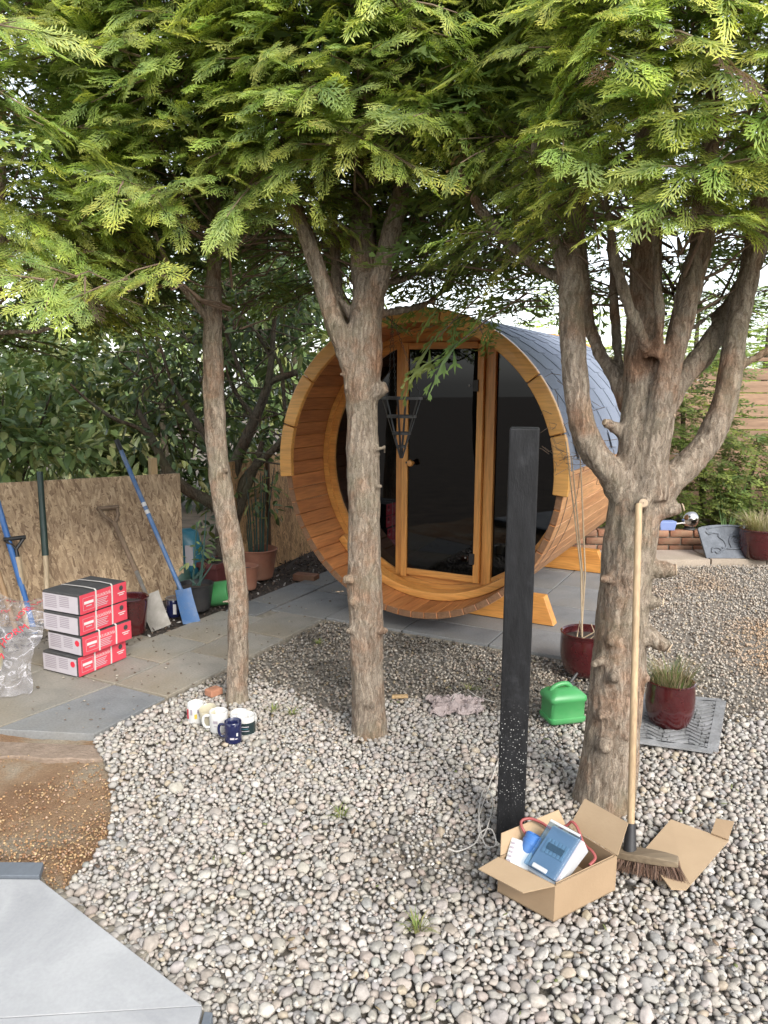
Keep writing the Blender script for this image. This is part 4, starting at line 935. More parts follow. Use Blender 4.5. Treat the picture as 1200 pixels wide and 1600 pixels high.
# glazing: door in the middle, half-moon panes to either side
XL, XR, ZT, ZB = -0.275, 0.305, 0.83, -0.80
def moon(name, x0, x1, y):
    r = 0.845; pts_ = []
    m_ = 40; s0 = x0 if abs(x0) < abs(x1) else x1; sg = 1 if s0 > 0 else -1
    a = math.acos(abs(s0) / r)
    for j in range(m_ + 1):
        t = -a + 2 * a * j / m_; pts_.append((sg * r * math.cos(t), r * math.sin(t)))
    mb = MB(); n_ = len(pts_)
    mb.add([(p[0], y, SZ + p[1]) for p in pts_] + [(p[0], y + 0.008, SZ + p[1]) for p in pts_], [tuple(range(n_)) if sg < 0 else tuple(range(n_ - 1, -1, -1)), tuple(range(2 * n_ - 1, n_ - 1, -1)) if sg < 0 else tuple(range(n_, 2 * n_))] + [(i, (i + 1) % n_, n_ + (i + 1) % n_, n_ + i) for i in range(n_)])
    return mb.build(name, M['tint'], sauna)
moon('window_pane', -1, XL - 0.04, VW + 0.02); moon('window_pane', XR + 0.045, 1, VW + 0.02)
def bar(name, x0, x1, z0, z1, y0, y1, mat, parent=sauna, bevel=0.004):
    return MB().box(((x0 + x1) / 2, (y0 + y1) / 2, SZ + (z0 + z1) / 2), (x1 - x0, y1 - y0, z1 - z0)).build(name, mat, parent, bevel=bevel)
bar('door_jamb', XL - 0.055, XL - 0.003, -0.80, 0.80, VW - 0.012, VW + 0.062, M['pine'])
bar('door_jamb', XR + 0.003, XR + 0.07, -0.80, 0.80, VW - 0.012, VW + 0.062, M['pine'])
bar('door_header', XL - 0.055, XR + 0.07, ZT - 0.028, ZT + 0.035, VW - 0.010, VW + 0.06, M['pine_x'])
hr = RI - 0.003; ha0 = math.asin((ZT - 0.03) / hr); hp = [(hr * math.cos(ha0 + (math.pi - 2 * ha0) * j / 24), hr * math.sin(ha0 + (math.pi - 2 * ha0) * j / 24)) for j in range(25)]
mb = MB(); mb.add([(x, VW + 0.002, SZ + z) for x, z in hp] + [(x, VW + 0.046, SZ + z) for x, z in hp], [tuple(range(24, -1, -1)), tuple(range(25, 50))] + [(i, (i + 1) % 25, 25 + (i + 1) % 25, 25 + i) for i in range(25)]); mb.build('header_board', M['pine_x'], sauna)
ring('sill_board', 0.858, RI - 0.003, VW - 0.15, VW - 0.031, M['pine_x'], R(-142), R(-36), 40, bevel=0.006)
ring('kick_board', 0.74, 0.832, VW + 0.003, VW + 0.045, M['pine_x'], R(-110), R(-66), 30)
# door leaf
door = MB().box((XL + 0.022, VW - 0.022, SZ + 0.0), (0.044, 0.04, ZT - 0.03 - ZB)).build('door', M['pine'], sauna, bevel=0.004)
bar('door_stile', XR - 0.044, XR, ZB + .015, ZT - 0.015 - .03, VW - 0.042, VW - 0.002, M['pine'], door)
bar('door_rail', XL + 0.0445, XR - 0.0445, ZT - 0.075, ZT - 0.032, VW - 0.040, VW - 0.004, M['pine_x'], door)
bar('door_rail', XL + 0.0445, XR - 0.0445, ZB + 0.017, ZB + 0.062, VW - 0.040, VW - 0.004, M['pine_x'], door)
bar('door_glass', XL + 0.040, XR - 0.040, ZB + 0.06, ZT - 0.073, VW - 0.026, VW - 0.018, M['tint'], door, 0)
for z in (0.52, -0.62):
    MB().box((XR - 0.05, VW - 0.046, SZ + z), (0.035, 0.016, 0.075)).build('hinge', M['black'], door, bevel=0.003)
    MB().lathe([(0.006, 0), (0.006, 0.008), (0.001, 0.009)], 10, (XR - 0.10, VW - 0.028, SZ + z), M=Matrix.Rotation(R(90), 3, 'X')).build('hinge_screw', M['steel'], door, smooth=True)
kn = MB().lathe([(0.009, 0), (0.009, 0.03), (0.02, 0.035), (0.024, 0.05), (0.018, 0.064), (0.001, 0.067)], 16, (XL + 0.085, VW - 0.03, SZ + 0.0), M=Matrix.Rotation(R(90), 3, 'X')).build('handle', M['pine'], door, smooth=True)
MB().box((XL + 0.06, VW - 0.05, SZ), (0.045, 0.014, 0.014)).build('handle_stem', M['black'], kn, bevel=0.003)
# rear wall and inside benches
mb = MB(); m_ = 48
mb.add([pol(RI - .002, 2 * math.pi * j / m_, SL - 0.12) for j in range(m_)] + [pol(RI - .002, 2 * math.pi * j / m_, SL - 0.08) for j in range(m_)], [tuple(range(m_)), tuple(range(2 * m_ - 1, m_ - 1, -1))] + [(i, m_ + i, m_ + (i + 1) % m_, (i + 1) % m_) for i in range(m_)])
mb.build('rear_wall', M['pine'], sauna)
for sx in (-1, 1):
    be = MB().box((sx * 0.60, (VW + SL) / 2, SZ - 0.35), (0.42, SL - VW - 0.35, 0.035)).build('bench', M['pine'], sauna, bevel=0.004)
    for y in (VW + 0.25, SL - 0.4): MB().box((sx * 0.43, y, SZ - 0.56), (0.05, 0.05, 0.38)).build('bench_leg', M['pine'], be, bevel=0.003)
MB().box((0, (VW + SL) / 2 + .03, SZ - 0.84), (0.72, SL - VW - 0.3, 0.03)).build('duckboard', M['pine'], sauna)
# cradles the barrel sits in
def cradle(y):
    m_ = 16; W_ = 0.775; pts_ = [(-W_, 0.0), (W_, 0.0), (W_ - 0.075, 0.19)]
    rr_ = RO + .003; x0 = math.sqrt(rr_ ** 2 - (SZ - 0.0105 - 0.19) ** 2); am = math.asin(x0 / rr_)
    for j in range(m_ + 1):
        a = -math.pi / 2 + am * (1 - 2 * j / m_)
        pts_.append((rr_ * math.cos(a), SZ - 0.0105 + rr_ * math.sin(a)))
    pts_.append((-W_ + 0.075, 0.19)); n_ = len(pts_)
    mb = MB(); z0 = 0.0105
    mb.add([(x, y - 0.045, z + z0) for x, z in pts_] + [(x, y + 0.045, z + z0) for x, z in pts_], [tuple(range(n_)), tuple(range(2 * n_ - 1, n_ - 1, -1))] + [(i, n_ + i, n_ + (i + 1) % n_, (i + 1) % n_) for i in range(n_)])
    mb.build('cradle', M['pine_x'], sauna, bevel=0.004)
cradle(0.63); cradle(SL - 0.36)
# ================================================================ SCREENS, FENCE, BACKGROUND PLANTS
def osb_mat(name='strand_board', tint=(1, 1, 1)):
    m, n, l, b = newmat(name)
    v = coords(n, l); hgt = None; out = None
    wn_ = N(n, 'ShaderNodeTexNoise', Scale=6.0, Detail=3.0); l.new(v, wn_.inputs['Vector'])
    for k, (an, sc_) in enumerate(((20, 1.0), (-38, 1.15), (78, 0.9), (-75, 1.05))):
        vr = n.new('ShaderNodeVectorRotate'); vr.rotation_type = 'Y_AXIS'; vr.inputs['Angle'].default_value = R(an); l.new(v, vr.inputs['Vector'])
        mp = n.new('ShaderNodeMapping'); mp.inputs['Scale'].default_value = (16 * sc_, 1, 80 * sc_); mp.inputs['Location'].default_value = (k * 3.7, 0, k * 1.9); l.new(vr.outputs[0], mp.inputs['Vector'])
        vo = N(n, 'ShaderNodeTexVoronoi', Scale=1.0); l.new(mp.outputs[0], vo.inputs['Vector'])
        sx = n.new('ShaderNodeSeparateColor'); l.new(vo.outputs['Color'], sx.inputs[0])
        c = ramp(n, l, sx.outputs[0], [(0.0, (0.22, 0.16, 0.115)), (0.3, (0.37, 0.29, 0.21)), (0.7, (0.48, 0.39, 0.285)), (1.0, (0.60, 0.51, 0.39))])
        if out is None: out = c
        else: out = mixc(n, l, ramp(n, l, sx.outputs[1], [(0.52, (0, 0, 0)), (0.56, (1, 1, 1))]), out, c)
    fi = N(n, 'ShaderNodeTexNoise', Scale=180.0, Detail=4.0); l.new(v, fi.inputs['Vector'])
    out = mixc(n, l, 0.7, out, ramp(n, l, fi.outputs[0], [(0.3, (0.7,) * 3), (0.7, (1.2,) * 3)]), 'MULTIPLY')
    big = N(n, 'ShaderNodeTexNoise', Scale=2.6, Detail=6.0, Roughness=0.6); l.new(v, big.inputs['Vector'])
    out = mixc(n, l, 0.9, out, ramp(n, l, big.outputs[0], [(0.35, (0.66, 0.64, 0.64)), (0.65, (1.12, 1.10, 1.06))]), 'MULTIPLY')
    out = mixc(n, l, 1.0, out, tint, 'MULTIPLY')
    l.new(out, b.inputs['Base Color']); b.inputs['Roughness'].default_value = 0.85
    bp = N(n, 'ShaderNodeBump', Strength=0.3, Distance=0.006); l.new(out, bp.inputs['Height']); l.new(bp.outputs[0], b.inputs['Normal'])
    return m
M['osb'] = osb_mat(tint=(1.1, 1.0, 0.88)); M['osb_new'] = osb_mat('new_strand_board', (1.5, 1.2, 0.85))
M['softwood'] = wood('softwood', (0.52, 0.37, 0.20), (0.38, 0.25, 0.12), 'z', 0.6)
M['darkwood'] = wood('dark_timber', (0.17, 0.11, 0.07), (0.09, 0.055, 0.035), 'z', 0.8)
zr, zl = onwall(276, 740).z, onwall(0, 755).z
Lw = (WB - WA).length; ext = 1.5; ang = math.atan2(WDIR.y, WDIR.x)
scr = thing('board_screen', 'weathered strand board screen with garden tools leaning against it', 'fence', WA, ang)
hl = zl - (zr - zl) * ext / Lw
def board_panel(x0, x1, h0, h1, name='panel'):
    return MB().hexa([(x0, 0, -.03), (x1, 0, -.03), (x1, .018, -.03), (x0, .018, -.03), (x0, 0, h0), (x1, 0, h1), (x1, .018, h1), (x0, .018, h0)])
hx = lambda x: zl + (zr - zl) * x / Lw
board_panel(-ext, -0.62, hx(-ext), hx(-0.62)).build('panel', M['osb'], scr); board_panel(-0.615, Lw, hx(-0.615), hx(Lw)).build('panel', M['osb'], scr)
for x, hh in ((Lw - 0.19, 0.10), (-0.62, 0.0), (-1.3, 0.0)):
    MB().box((x, 0.045, (hx(x) + hh) / 2), (0.05, 0.05, hx(x) + hh + .04)).build('post', M['softwood'], scr, bevel=0.002)
ra, rb_ = uv(-3.86, 4.75), uv(-4.08, 6.7); rd = (rb_ - ra).normalized()
scr2 = thing('board_screen', 'golden strand board screen behind the terracotta pots beside the sauna', 'fence', ra, math.atan2(rd.y, rd.x))
board_panel(0, (rb_ - ra).length, 0.98, 0.98).build('panel', M['osb_new'], scr2)
MB().box((0.60, -0.018, 0.5), (0.022, 0.03, 1.0)).build('post', M['darkwood'], scr2, bevel=0.002)

# broad leaved shrubs
def leafy(name, mat, parent, origin, blobs, n, L, cols, spread=0.5, seed=1, droop=0.3):
    rg = np.random.default_rng(seed); V = []; 
    w_ = np.array([b[3] * b[4] * b[5] for b in blobs]); w_ = w_ / w_.sum(); bi = rg.choice(len(blobs), n, p=w_)
    B = np.array(blobs); d = rg.normal(size=(n, 3)); d /= np.linalg.norm(d, axis=1)[:, None]; rad = rg.uniform(0.25, 1.0, n) ** 0.5
    # gather into twig clusters so that gaps stay between them
    cl = rg.integers(0, max(1, n // 7), n); cd_ = rg.normal(size=(n // 7 + 1, 3)); cd_ /= np.linalg.norm(cd_, axis=1)[:, None]; cr = rg.uniform(0.2, 1, n // 7 + 1) ** 0.5
    cb = rg.choice(len(blobs), n // 7 + 1, p=w_); cen = B[cb, :3] + cd_ * cr[:, None] * B[cb, 3:6]
    c = cen[cl] + rg.normal(size=(n, 3)) * 0.35 * L
    out = (c - cen[cl]); out /= np.linalg.norm(out, axis=1)[:, None] + 1e-6
    x = out + 0.5 * cd_[cl] + np.array([0, 0, -droop]) + rg.normal(size=(n, 3)) * 0.2; x /= np.linalg.norm(x, axis=1)[:, None]
    up = rg.normal(size=(n, 3)) * 0.45 + np.array([0, 0, 1.0]); y = np.cross(up, x); y /= np.linalg.norm(y, axis=1)[:, None] + 1e-6; z = np.cross(x, y)
    ln = L * rg.uniform(0.6, 1.3, n)
    sh = np.array([(0, 0, 0), (.3, .17, .03), (.7, .16, .02), (1, 0, -.08), (.7, -.16, .02), (.3, -.17, .03), (.35, 0, -.03), (.7, 0, -.05)])
    f = np.array([(0, 6, 1, 1), (6, 7, 2, 1), (7, 3, 2, 2), (0, 5, 6, 6), (6, 5, 4, 7), (7, 4, 3, 3)])
    tri = []
    for q in f:
        q = list(q)
        if q[2] == q[3]: tri.append(q[:3])
        else: tri += [[q[0], q[1], q[2]], [q[0], q[2], q[3]]]
    tri = np.array(tri)
    Vv = c[:, None, :] + ln[:, None, None] * (sh[None, :, :1] * x[:, None, :] + sh[None, :, 1:2] * y[:, None, :] + sh[None, :, 2:3] * z[:, None, :])
    F = (tri[None] + (np.arange(n) * 8)[:, None, None]).reshape(-1, 3)
    C = np.array(cols)[rg.integers(0, len(cols), n)] * rg.uniform(0.7, 1.25, (n, 1))
    return np_mesh(name, Vv.reshape(-1, 3), F, mat, parent, np.repeat(C, 8, 0), origin=origin)
DG = [(0.09, 0.14, 0.06), (0.13, 0.19, 0.075), (0.08, 0.12, 0.06), (0.19, 0.26, 0.11), (0.08, 0.12, 0.06), (0.22, 0.24, 0.08)]
PG = [(0.16, 0.20, 0.07), (0.22, 0.25, 0.10), (0.12, 0.17, 0.06), (0.30, 0.29, 0.13), (0.10, 0.14, 0.055)]
LG = [(0.17, 0.25, 0.095), (0.23, 0.31, 0.115), (0.12, 0.18, 0.07), (0.34, 0.37, 0.15)]
Yr = 6.15
rb0 = Vector((at(355, 900, Yr).x, Yr, 0))
rh = thing('rhododendron', 'dark gnarled rhododendron behind the pots with glossy leaves', 'shrub', rb0)
mb = MB()
for q in ([(352, 905, Yr, 34), (350, 830, Yr, 30), (355, 770, Yr, 26), (372, 715, Yr, 21), (398, 655, Yr, 18), (418, 605, Yr, 14), (425, 550, Yr, 10), (430, 480, Yr, 6)],
          [(362, 800, Yr, 20), (385, 745, Yr, 15), (425, 705, Yr - .05, 12), (470, 655, Yr - .05, 8), (490, 640, Yr, 5)], [(358, 850, Yr, 20), (372, 800, Yr, 17), (400, 725, Yr, 13), (410, 690, Yr, 9)],
          [(350, 800, Yr, 22), (320, 780, Yr - .05, 20), (292, 765, Yr - .1, 20), (262, 735, Yr - .1, 17), (240, 690, Yr - .1, 13), (215, 640, Yr - .1, 8)],
          [(405, 640, Yr, 12), (420, 600, Yr, 12), (455, 585, Yr, 11), (465, 582, Yr, 9)], [(345, 770, Yr, 16), (330, 700, Yr, 14), (300, 650, Yr, 12), (285, 625, Yr + .1, 9)],
          [(262, 735, Yr - .1, 12), (225, 676, Yr - .2, 8), (180, 655, Yr - .3, 7), (140, 628, Yr - .3, 5), (110, 600, Yr - .3, 3)], [(425, 560, Yr, 8), (400, 520, Yr, 6), (372, 490, Yr, 5)], [(445, 640, Yr, 7), (438, 570, Yr, 6), (415, 545, Yr, 4)],
          [(380, 590, Yr, 7), (360, 540, Yr, 6), (350, 515, Yr, 4)], [(300, 650, Yr, 8), (270, 600, Yr, 6), (250, 540, Yr, 4)], [(400, 655, Yr, 6), (365, 610, Yr, 5), (352, 570, Yr, 3)], [(425, 705, Yr, 6), (460, 700, Yr - .05, 5), (482, 715, Yr - .1, 3)]):
    add_limb(mb, limb(q), 5, 9)
rng = random.Random(5)
for k in range(150):
    x, y = rng.uniform(215, 480), rng.uniform(430, 720); Y = Yr + rng.uniform(-.3, .6); p = at(x, y, Y)
    q = p + Vector((rng.gauss(0, .22), rng.gauss(0, .15), rng.gauss(.08, .2))); mb.tube([p, p.lerp(q, .5) + Vector((rng.gauss(0, .05), 0, rng.gauss(0, .05))), q], [0.008, 0.006, 0.003], 5, False)
mb.build('stems', M['bark_dark'], rh, smooth=True, origin=rb0)
def blob(x, y, Y, rx, ry, rz): p = at(x, y, Y); return (p.x, p.y, p.z, rx, ry, rz)
leafy('crown', M['leaf'], rh, rb0, [blob(400, 470, 6.5, .55, .5, .45), blob(440, 560, 6.4, .3, .4, .25), blob(285, 560, 6.6, .6, .5, .5), blob(250, 670, 6.2, .35, .3, .25), blob(330, 400, 6.9, .8, .5, .5), blob(480, 420, 6.8, .5, .5, .4), blob(360, 620, 6.8, .5, .3, .45), blob(190, 590, 6.7, .5, .4, .35), blob(310, 800, 6.9, .35, .2, .3), blob(360, 860, 6.8, .3, .15, .2), blob(400, 780, 6.75, .3, .15, .3)], 4400, 0.11, DG, seed=3)
sb_ = Vector((-3.1, 5.9, 0))
la = thing('laurel_shrub', 'green laurel spilling over the strand board screen at the left edge', 'shrub', sb_)
mb = MB()
for k in range(9):
    a = rng.uniform(0, 6.28); mb.tube([sb_ + Vector((.05 * math.cos(a), .05 * math.sin(a), -.03)), sb_ + Vector((.25 * math.cos(a), .2 * math.sin(a), .7)), sb_ + Vector((.6 * math.cos(a), .4 * math.sin(a), 1.5))], [.025, .017, .006], 6, False)
mb.build('stems', M['bark_dark'], la, smooth=True, origin=sb_)
leafy('crown', M['leaf'], la, sb_, [blob(40, 690, 5.7, .55, .35, .30), blob(110, 715, 5.6, .28, .2, .16), blob(0, 620, 6.0, .6, .4, .35), blob(-60, 700, 5.6, .5, .4, .5), blob(60, 560, 6.4, .5, .4, .4)], 2200, 0.125, LG, seed=4)
for i, (x, y, Y, rx, rz, c, lab) in enumerate(((170, 690, 9.5, .8, .95, PG, 'pale sunlit shrub seen through the gap above the screen'), (60, 700, 10.5, 1.6, 1.3, LG, 'far green shrub behind the laurel at the left edge'), (330, 640, 10.0, 1.5, 1.5, DG, 'far dark shrub behind the rhododendron'), (500, 620, 10.5, 1.3, 1.5, DG, 'far dark shrub behind the left rim of the sauna'), (240, 430, 9.4, 1.7, 1.0, LG, 'tall leafy shrub top behind the slim trunk'), (455, 400, 9.6, 1.3, 1.0, LG, 'tall leafy shrub top between the slim and the forked trunk'), (120, 520, 9.8, 1.5, 1.3, LG, 'tall leafy shrub top above the laurel at the left'))):
    c0 = at(x, y, Y); b_ = Vector((c0.x, Y, 0)); t = thing('background_shrub', lab, 'shrub', b_, group='shrubs beyond the screens')
    MB().tube([b_ + Vector((0, 0, -.05)), b_ + Vector((.05, 0, .6)), b_ + Vector((0, 0, max(.9, c0.z)))], [.07, .05, .02], 8, False).build('stems', M['bark_dark'], t, smooth=True, origin=b_)
    leafy('crown', M['leaf'], t, b_, [(c0.x, Y, c0.z, rx, .6, rz), (c0.x + .4 * rx, Y + .2, c0.z * .6, rx * .8, .6, rz * .6), (c0.x - .5 * rx, Y + .1, c0.z * .5 + .1, rx * .7, .6, rz * .6)], 1900, 0.195, c, seed=20 + i)
# conifer hedge on the right, spray by spray
def hedge(name, label, x0, x1, y0, y1, zt, n, seed, tint=1.0):
    b_ = Vector(((x0 + x1) / 2, (y0 + y1) / 2, 0)); t = thing(name, label, 'shrub', b_, group='conifer shrubs by the fence'); rg = random.Random(seed); fo = Foliage()
    mb = MB()
    for k in range(5):
        x = x0 + (x1 - x0) * (k + .5) / 5; mb.tube([(x, y1 - .1, -.05), (x + rg.gauss(0, .05), y1 - .1, zt * .5), (x + rg.gauss(0, .1), y1 - .15, zt * .85)], [.04, .03, .01], 7, False)
    mb.build('stems', M['bark_dark'], t, smooth=True, origin=b_)
    for k in range(n):
        zz = rg.random() * zt; xx = rg.uniform(x0, x1); f_ = y0 + (y1 - y0) * max(0, (zz / zt - 0.6)) * 0.8 + 0.16 * noise.noise((xx * 2.3, zz * 2.9, seed)) + rg.uniform(-.03, .25)
        layer = math.sin(zz * 19 + 2.3 * noise.noise((xx * 1.5, 0, seed))) 
        if layer < -0.35 and rg.random() < 0.75: f_ += 0.25
        fo.add((xx, f_, zz), (rg.gauss(0, .55), -1, rg.uniform(-.25, .2)), (rg.gauss(0, .3), -.5, 1), rg.uniform(.16, .30), False, (tint * rg.uniform(.55, 1.0), rg.uniform(.1, .75)), 1.1)
    fo.build('crown', M['frond'], t, b_); return t
hedge('conifer_shrub', 'tall feathery conifer shrub behind the stout trunk and the silver ball', 1.9, 3.6, 7.68, 8.3, 2.0, 1700, 3, 0.72)
hedge('conifer_shrub', 'lower feathery conifer shrub in front of the wooden fence on the right', 3.4, 5.2, 7.68, 8.3, 1.12, 1000, 4, 0.72)
M['fencewood'] = wood('fence_board', (0.30, 0.19, 0.12), (0.19, 0.115, 0.07), 'x', 0.8, 0.2)
fe = thing('board_fence', 'brown horizontal board fence behind the conifer shrubs on the right', 'fence', (3.9, 8.75, 0))
for k in range(13): 
    o = MB().box((0, 0, 0), (3.9, 0.02, 0.125)).build('board', M['fencewood'], fe, bevel=0.002, loc=(0, -0.004 * (k % 2), 0.07 + k * 0.138)); o.rotation_euler = (R(-4), 0, random.uniform(-.002, .002))
for x in (-1.9, 0.0, 1.9): MB().box((x, 0.06, 0.95), (0.1, 0.09, 1.96)).build('post', M['fencewood'], fe, bevel=0.003)
MB().box((0, 0.0, 1.89), (3.95, 0.05, 0.04)).build('cap_rail', M['fencewood'], fe, bevel=0.003)
def far_conifer(label, b_, h, r, n, seed, tint=(1, .6)):
    t = thing('far_conifer', label, 'tree', b_, group='conifers beyond the garden'); rg = random.Random(seed); fo = Foliage(); b_ = Vector(b_)
    MB().tube([b_ + Vector((0, 0, -.05)), b_ + Vector((0, 0, h * .97))], [.09, .015], 8, False).build('trunk', M['bark_dark'], t, smooth=True, origin=b_)
    for k in range(n):
        f = (k + .5) / n; z = h * (0.08 + .9 * f); a = k * 2.4; q = r * (1 - f) ** .8 * rg.uniform(.5, 1.0) + .05
        c, s_ = math.cos(a), math.sin(a); fo.add(b_ + Vector((c * q * .5, s_ * q * .5, z)), (c, s_, rg.uniform(-.1, .35)), (0, 0, 1), q * .7 + .2, False, (tint[0] * rg.uniform(.8, 1.2), tint[1]), .8)
    fo.build('crown', M['frond'], t, b_)
far_conifer('pale wispy conifer top showing above the shingle roof', (2.9, 13.0, 0), 3.9, 1.3, 230, 1, (1.5, .9))
far_conifer('pale conifer far behind the shingle roof, seen between the stems of the stout trunk', (4.6, 13.5, 0), 3.7, 1.5, 230, 2, (1.4, .8))
far_conifer('mid green conifer beyond the fence seen right of the stout tree', (5.6, 11.5, 0), 3.1, 1.6, 420, 4, (1.1, .5))
far_conifer('green conifer beyond the fence seen low between the stems of the stout tree', (4.2, 10.6, 0), 2.9, 1.3, 420, 6, (1.0, .5))
far_conifer('dark conifer far beyond the board fence at the right edge', (6.9, 13.0, 0), 4.2, 1.5, 260, 3, (.9, .4))

# ---- the house behind the photographer, which the sauna glass mirrors
hs_ = thing('house', 'brown brick house mirrored dimly in the dark sauna glass', 'house', (0.5, -7.5, 0))
M['housebrick'] = pmat('house_brick', (0.27, 0.15, 0.10), 0.9, (0.18, 0.09, 0.06), 14.0, 0.4, 40)
M['rooftile'] = pmat('roof_tile', (0.12, 0.085, 0.07), 0.8, (0.08, 0.055, 0.045), 9.0)
M['upvc'] = pmat('white_frame', (0.7, 0.7, 0.7), 0.4, (0.66, 0.66, 0.66), 5.0)
M['darkpane'] = pmat('dark_pane', (0.03, 0.035, 0.04), 0.08, (0.02, 0.025, 0.03), 2.0)
MB().box((0, -0.15, 1.25), (11.0, 0.3, 2.5)).build('wall', M['housebrick'], hs_)
MB().hexa([(-5.8, 0.35, 2.45), (5.8, 0.35, 2.45), (5.8, -3.2, 4.0), (-5.8, -3.2, 4.0), (-5.8, 0.35, 2.55), (5.8, 0.35, 2.55), (5.8, -3.2, 4.1), (-5.8, -3.2, 4.1)]).build('roof', M['rooftile'], hs_)
for x in (-3.4, -0.6, 2.6):
    wf = MB().box((x, 0.02, 1.45), (1.5, 0.06, 1.15)).build('window', M['upvc'], hs_, bevel=.01)
    for k in (-1, 1): MB().box((x + k * .36, 0.06, 1.45), (.62, .03, .98)).build('pane', M['darkpane'], wf)
MB().box((4.4, 0.02, 1.02), (.9, .06, 2.05)).build('door', M['upvc'], hs_, bevel=.01)
# ================================================================ THINGS
M['terracotta'] = pmat('terracotta', (0.36, 0.16, 0.10), 0.8, (0.26, 0.11, 0.07), 8.0, 0.2, 40, dirt=(0.3, 0.22, 0.17), damt=0.4)
M['glaze'] = pmat('oxblood_glaze', (0.072, 0.012, 0.013), 0.14, (0.04, 0.007, 0.008), 5.0, coat=0.6, dirt=(0.10, 0.04, 0.035), dscale=6, damt=0.25)
M['potsoil'] = pmat('pot_soil', (0.06, 0.045, 0.035), 0.95, (0.03, 0.022, 0.018), 40.0, 0.8, 80)
M['blackplastic'] = pmat('black_plastic', (0.028, 0.028, 0.03), 0.5, (0.018, 0.018, 0.02), 10.0, dirt=(0.1, 0.09, 0.08), damt=0.3)
M['greenplastic'] = pmat('green_plastic', (0.065, 0.30, 0.095), 0.38, (0.05, 0.25, 0.08), 5.0, dirt=(0.2, 0.33, 0.2), damt=0.25)
M['dullgreen'] = pmat('dull_green_plastic', (0.05, 0.105, 0.085), 0.5, (0.035, 0.08, 0.065), 6.0, dirt=(0.12, 0.15, 0.13), damt=0.3)
M['bluesheen'] = pmat('blue_plastic', (0.045, 0.16, 0.42), 0.4, (0.035, 0.12, 0.34), 6.0, dirt=(0.2, 0.27, 0.36), damt=0.35)
M['bluesteel'] = pmat('blue_painted_steel', (0.075, 0.17, 0.36), 0.5, (0.05, 0.12, 0.27), 7.0, dirt=(0.25, 0.25, 0.25), damt=0.5, dscale=9)
M['oldsteel'] = pmat('worn_steel', (0.30, 0.285, 0.26), 0.55, (0.17, 0.155, 0.135), 12.0, 0.15, 50, metallic=0.35)
M['ash'] = wood('ash_handle', (0.52, 0.42, 0.29), (0.38, 0.29, 0.185), 'z', 0.6)
M['broomstick'] = wood('broomstick', (0.42, 0.305, 0.18), (0.30, 0.205, 0.115), 'z', 0.6)
M['oldhandle'] = wood('old_handle', (0.21, 0.145, 0.095), (0.12, 0.08, 0.05), 'z', 0.7)
M['greengrip'] = pmat('green_grip', (0.018, 0.045, 0.035), 0.45, (0.012, 0.03, 0.025), 10.0)
M['white'] = pmat('white_print', (0.62, 0.61, 0.60), 0.5, (0.58, 0.57, 0.56), 8.0)
M['red'] = pmat('red_card', (0.60, 0.062, 0.092), 0.5, (0.53, 0.05, 0.075), 5.0)
M['carton'] = pmat('black_carton', (0.032, 0.033, 0.035), 0.6, (0.06, 0.06, 0.06), 30.0)
M['lilac'] = pmat('label_paper', (0.46, 0.43, 0.46), 0.6, (0.42, 0.39, 0.42), 20.0)
M['greyprint'] = pmat('grey_print', (0.27, 0.24, 0.27), 0.6, (0.30, 0.265, 0.295), 40.0)
M['redprint'] = pmat('red_print', (0.62, 0.03, 0.06), 0.5, (0.55, 0.03, 0.05), 20.0)
M['strap'] = pmat('white_strap', (0.56, 0.54, 0.52), 0.4, (0.5, 0.485, 0.47), 20.0)
M['card'] = pmat('cardboard', (0.345, 0.24, 0.145), 0.85, (0.29, 0.20, 0.118), 5.0, 0.1, 120)
M['cardin'] = pmat('cardboard_inside', (0.40, 0.29, 0.18), 0.85, (0.345, 0.245, 0.15), 5.0, 0.1, 120)
M['brick'] = pmat('brick', (0.30, 0.15, 0.09), 0.9, (0.19, 0.085, 0.05), 9.0, 0.5, 50, rnd=0.25, dirt=(0.16, 0.14, 0.09), damt=0.6)
M['ceramic'] = pmat('white_ceramic', (0.55, 0.545, 0.53), 0.15, (0.52, 0.515, 0.50), 5.0, coat=0.5)
M['cream'] = pmat('cream_ceramic', (0.48, 0.44, 0.33), 0.2, (0.45, 0.41, 0.31), 5.0, coat=0.4)
M['navy'] = pmat('navy_ceramic', (0.012, 0.016, 0.06), 0.15, (0.01, 0.013, 0.05), 5.0, coat=0.6)
M['darkband'] = pmat('dark_print', (0.02, 0.035, 0.035), 0.25, (0.015, 0.025, 0.03), 8.0)
M['yellow'] = pmat('yellow_print', (0.55, 0.40, 0.05), 0.4, (0.5, 0.36, 0.05), 8.0)
M['teal'] = pmat('teal_bag', (0.03, 0.17, 0.24), 0.35, (0.02, 0.11, 0.16), 7.0, 0.3, 20)
M['rope'] = pmat('white_cord', (0.42, 0.395, 0.36), 0.8, (0.5, 0.47, 0.43), 60.0)
M['cane'] = pmat('cane', (0.42, 0.33, 0.22), 0.7, (0.30, 0.22, 0.14), 30.0)
M['grass'] = colmat('dry_grass', 0.6, 0.3, 0.3, 30.0, 0.15)
M['slateplate'] = pmat('cast_slate', (0.125, 0.14, 0.165), 0.7, (0.075, 0.085, 0.10), 12.0, 0.4, 60, dirt=(0.25, 0.27, 0.3), damt=0.35)
M['chrome'] = pmat('mirror_ball', (0.62, 0.60, 0.58), 0.14, (0.45, 0.43, 0.41), 9.0, metallic=1.0, dirt=(0.2, 0.18, 0.15), damt=0.7, dscale=8)
M['rubber'] = pmat('grey_rubber', (0.24, 0.245, 0.25), 0.8, (0.14, 0.14, 0.14), 14.0, 0.4, 80, dirt=(0.36, 0.36, 0.37), damt=0.6, dscale=8)
def copy_label(o, label): o['label'] = label; return o
def vline(a, b, t): return Vector(a).lerp(Vector(b), t)

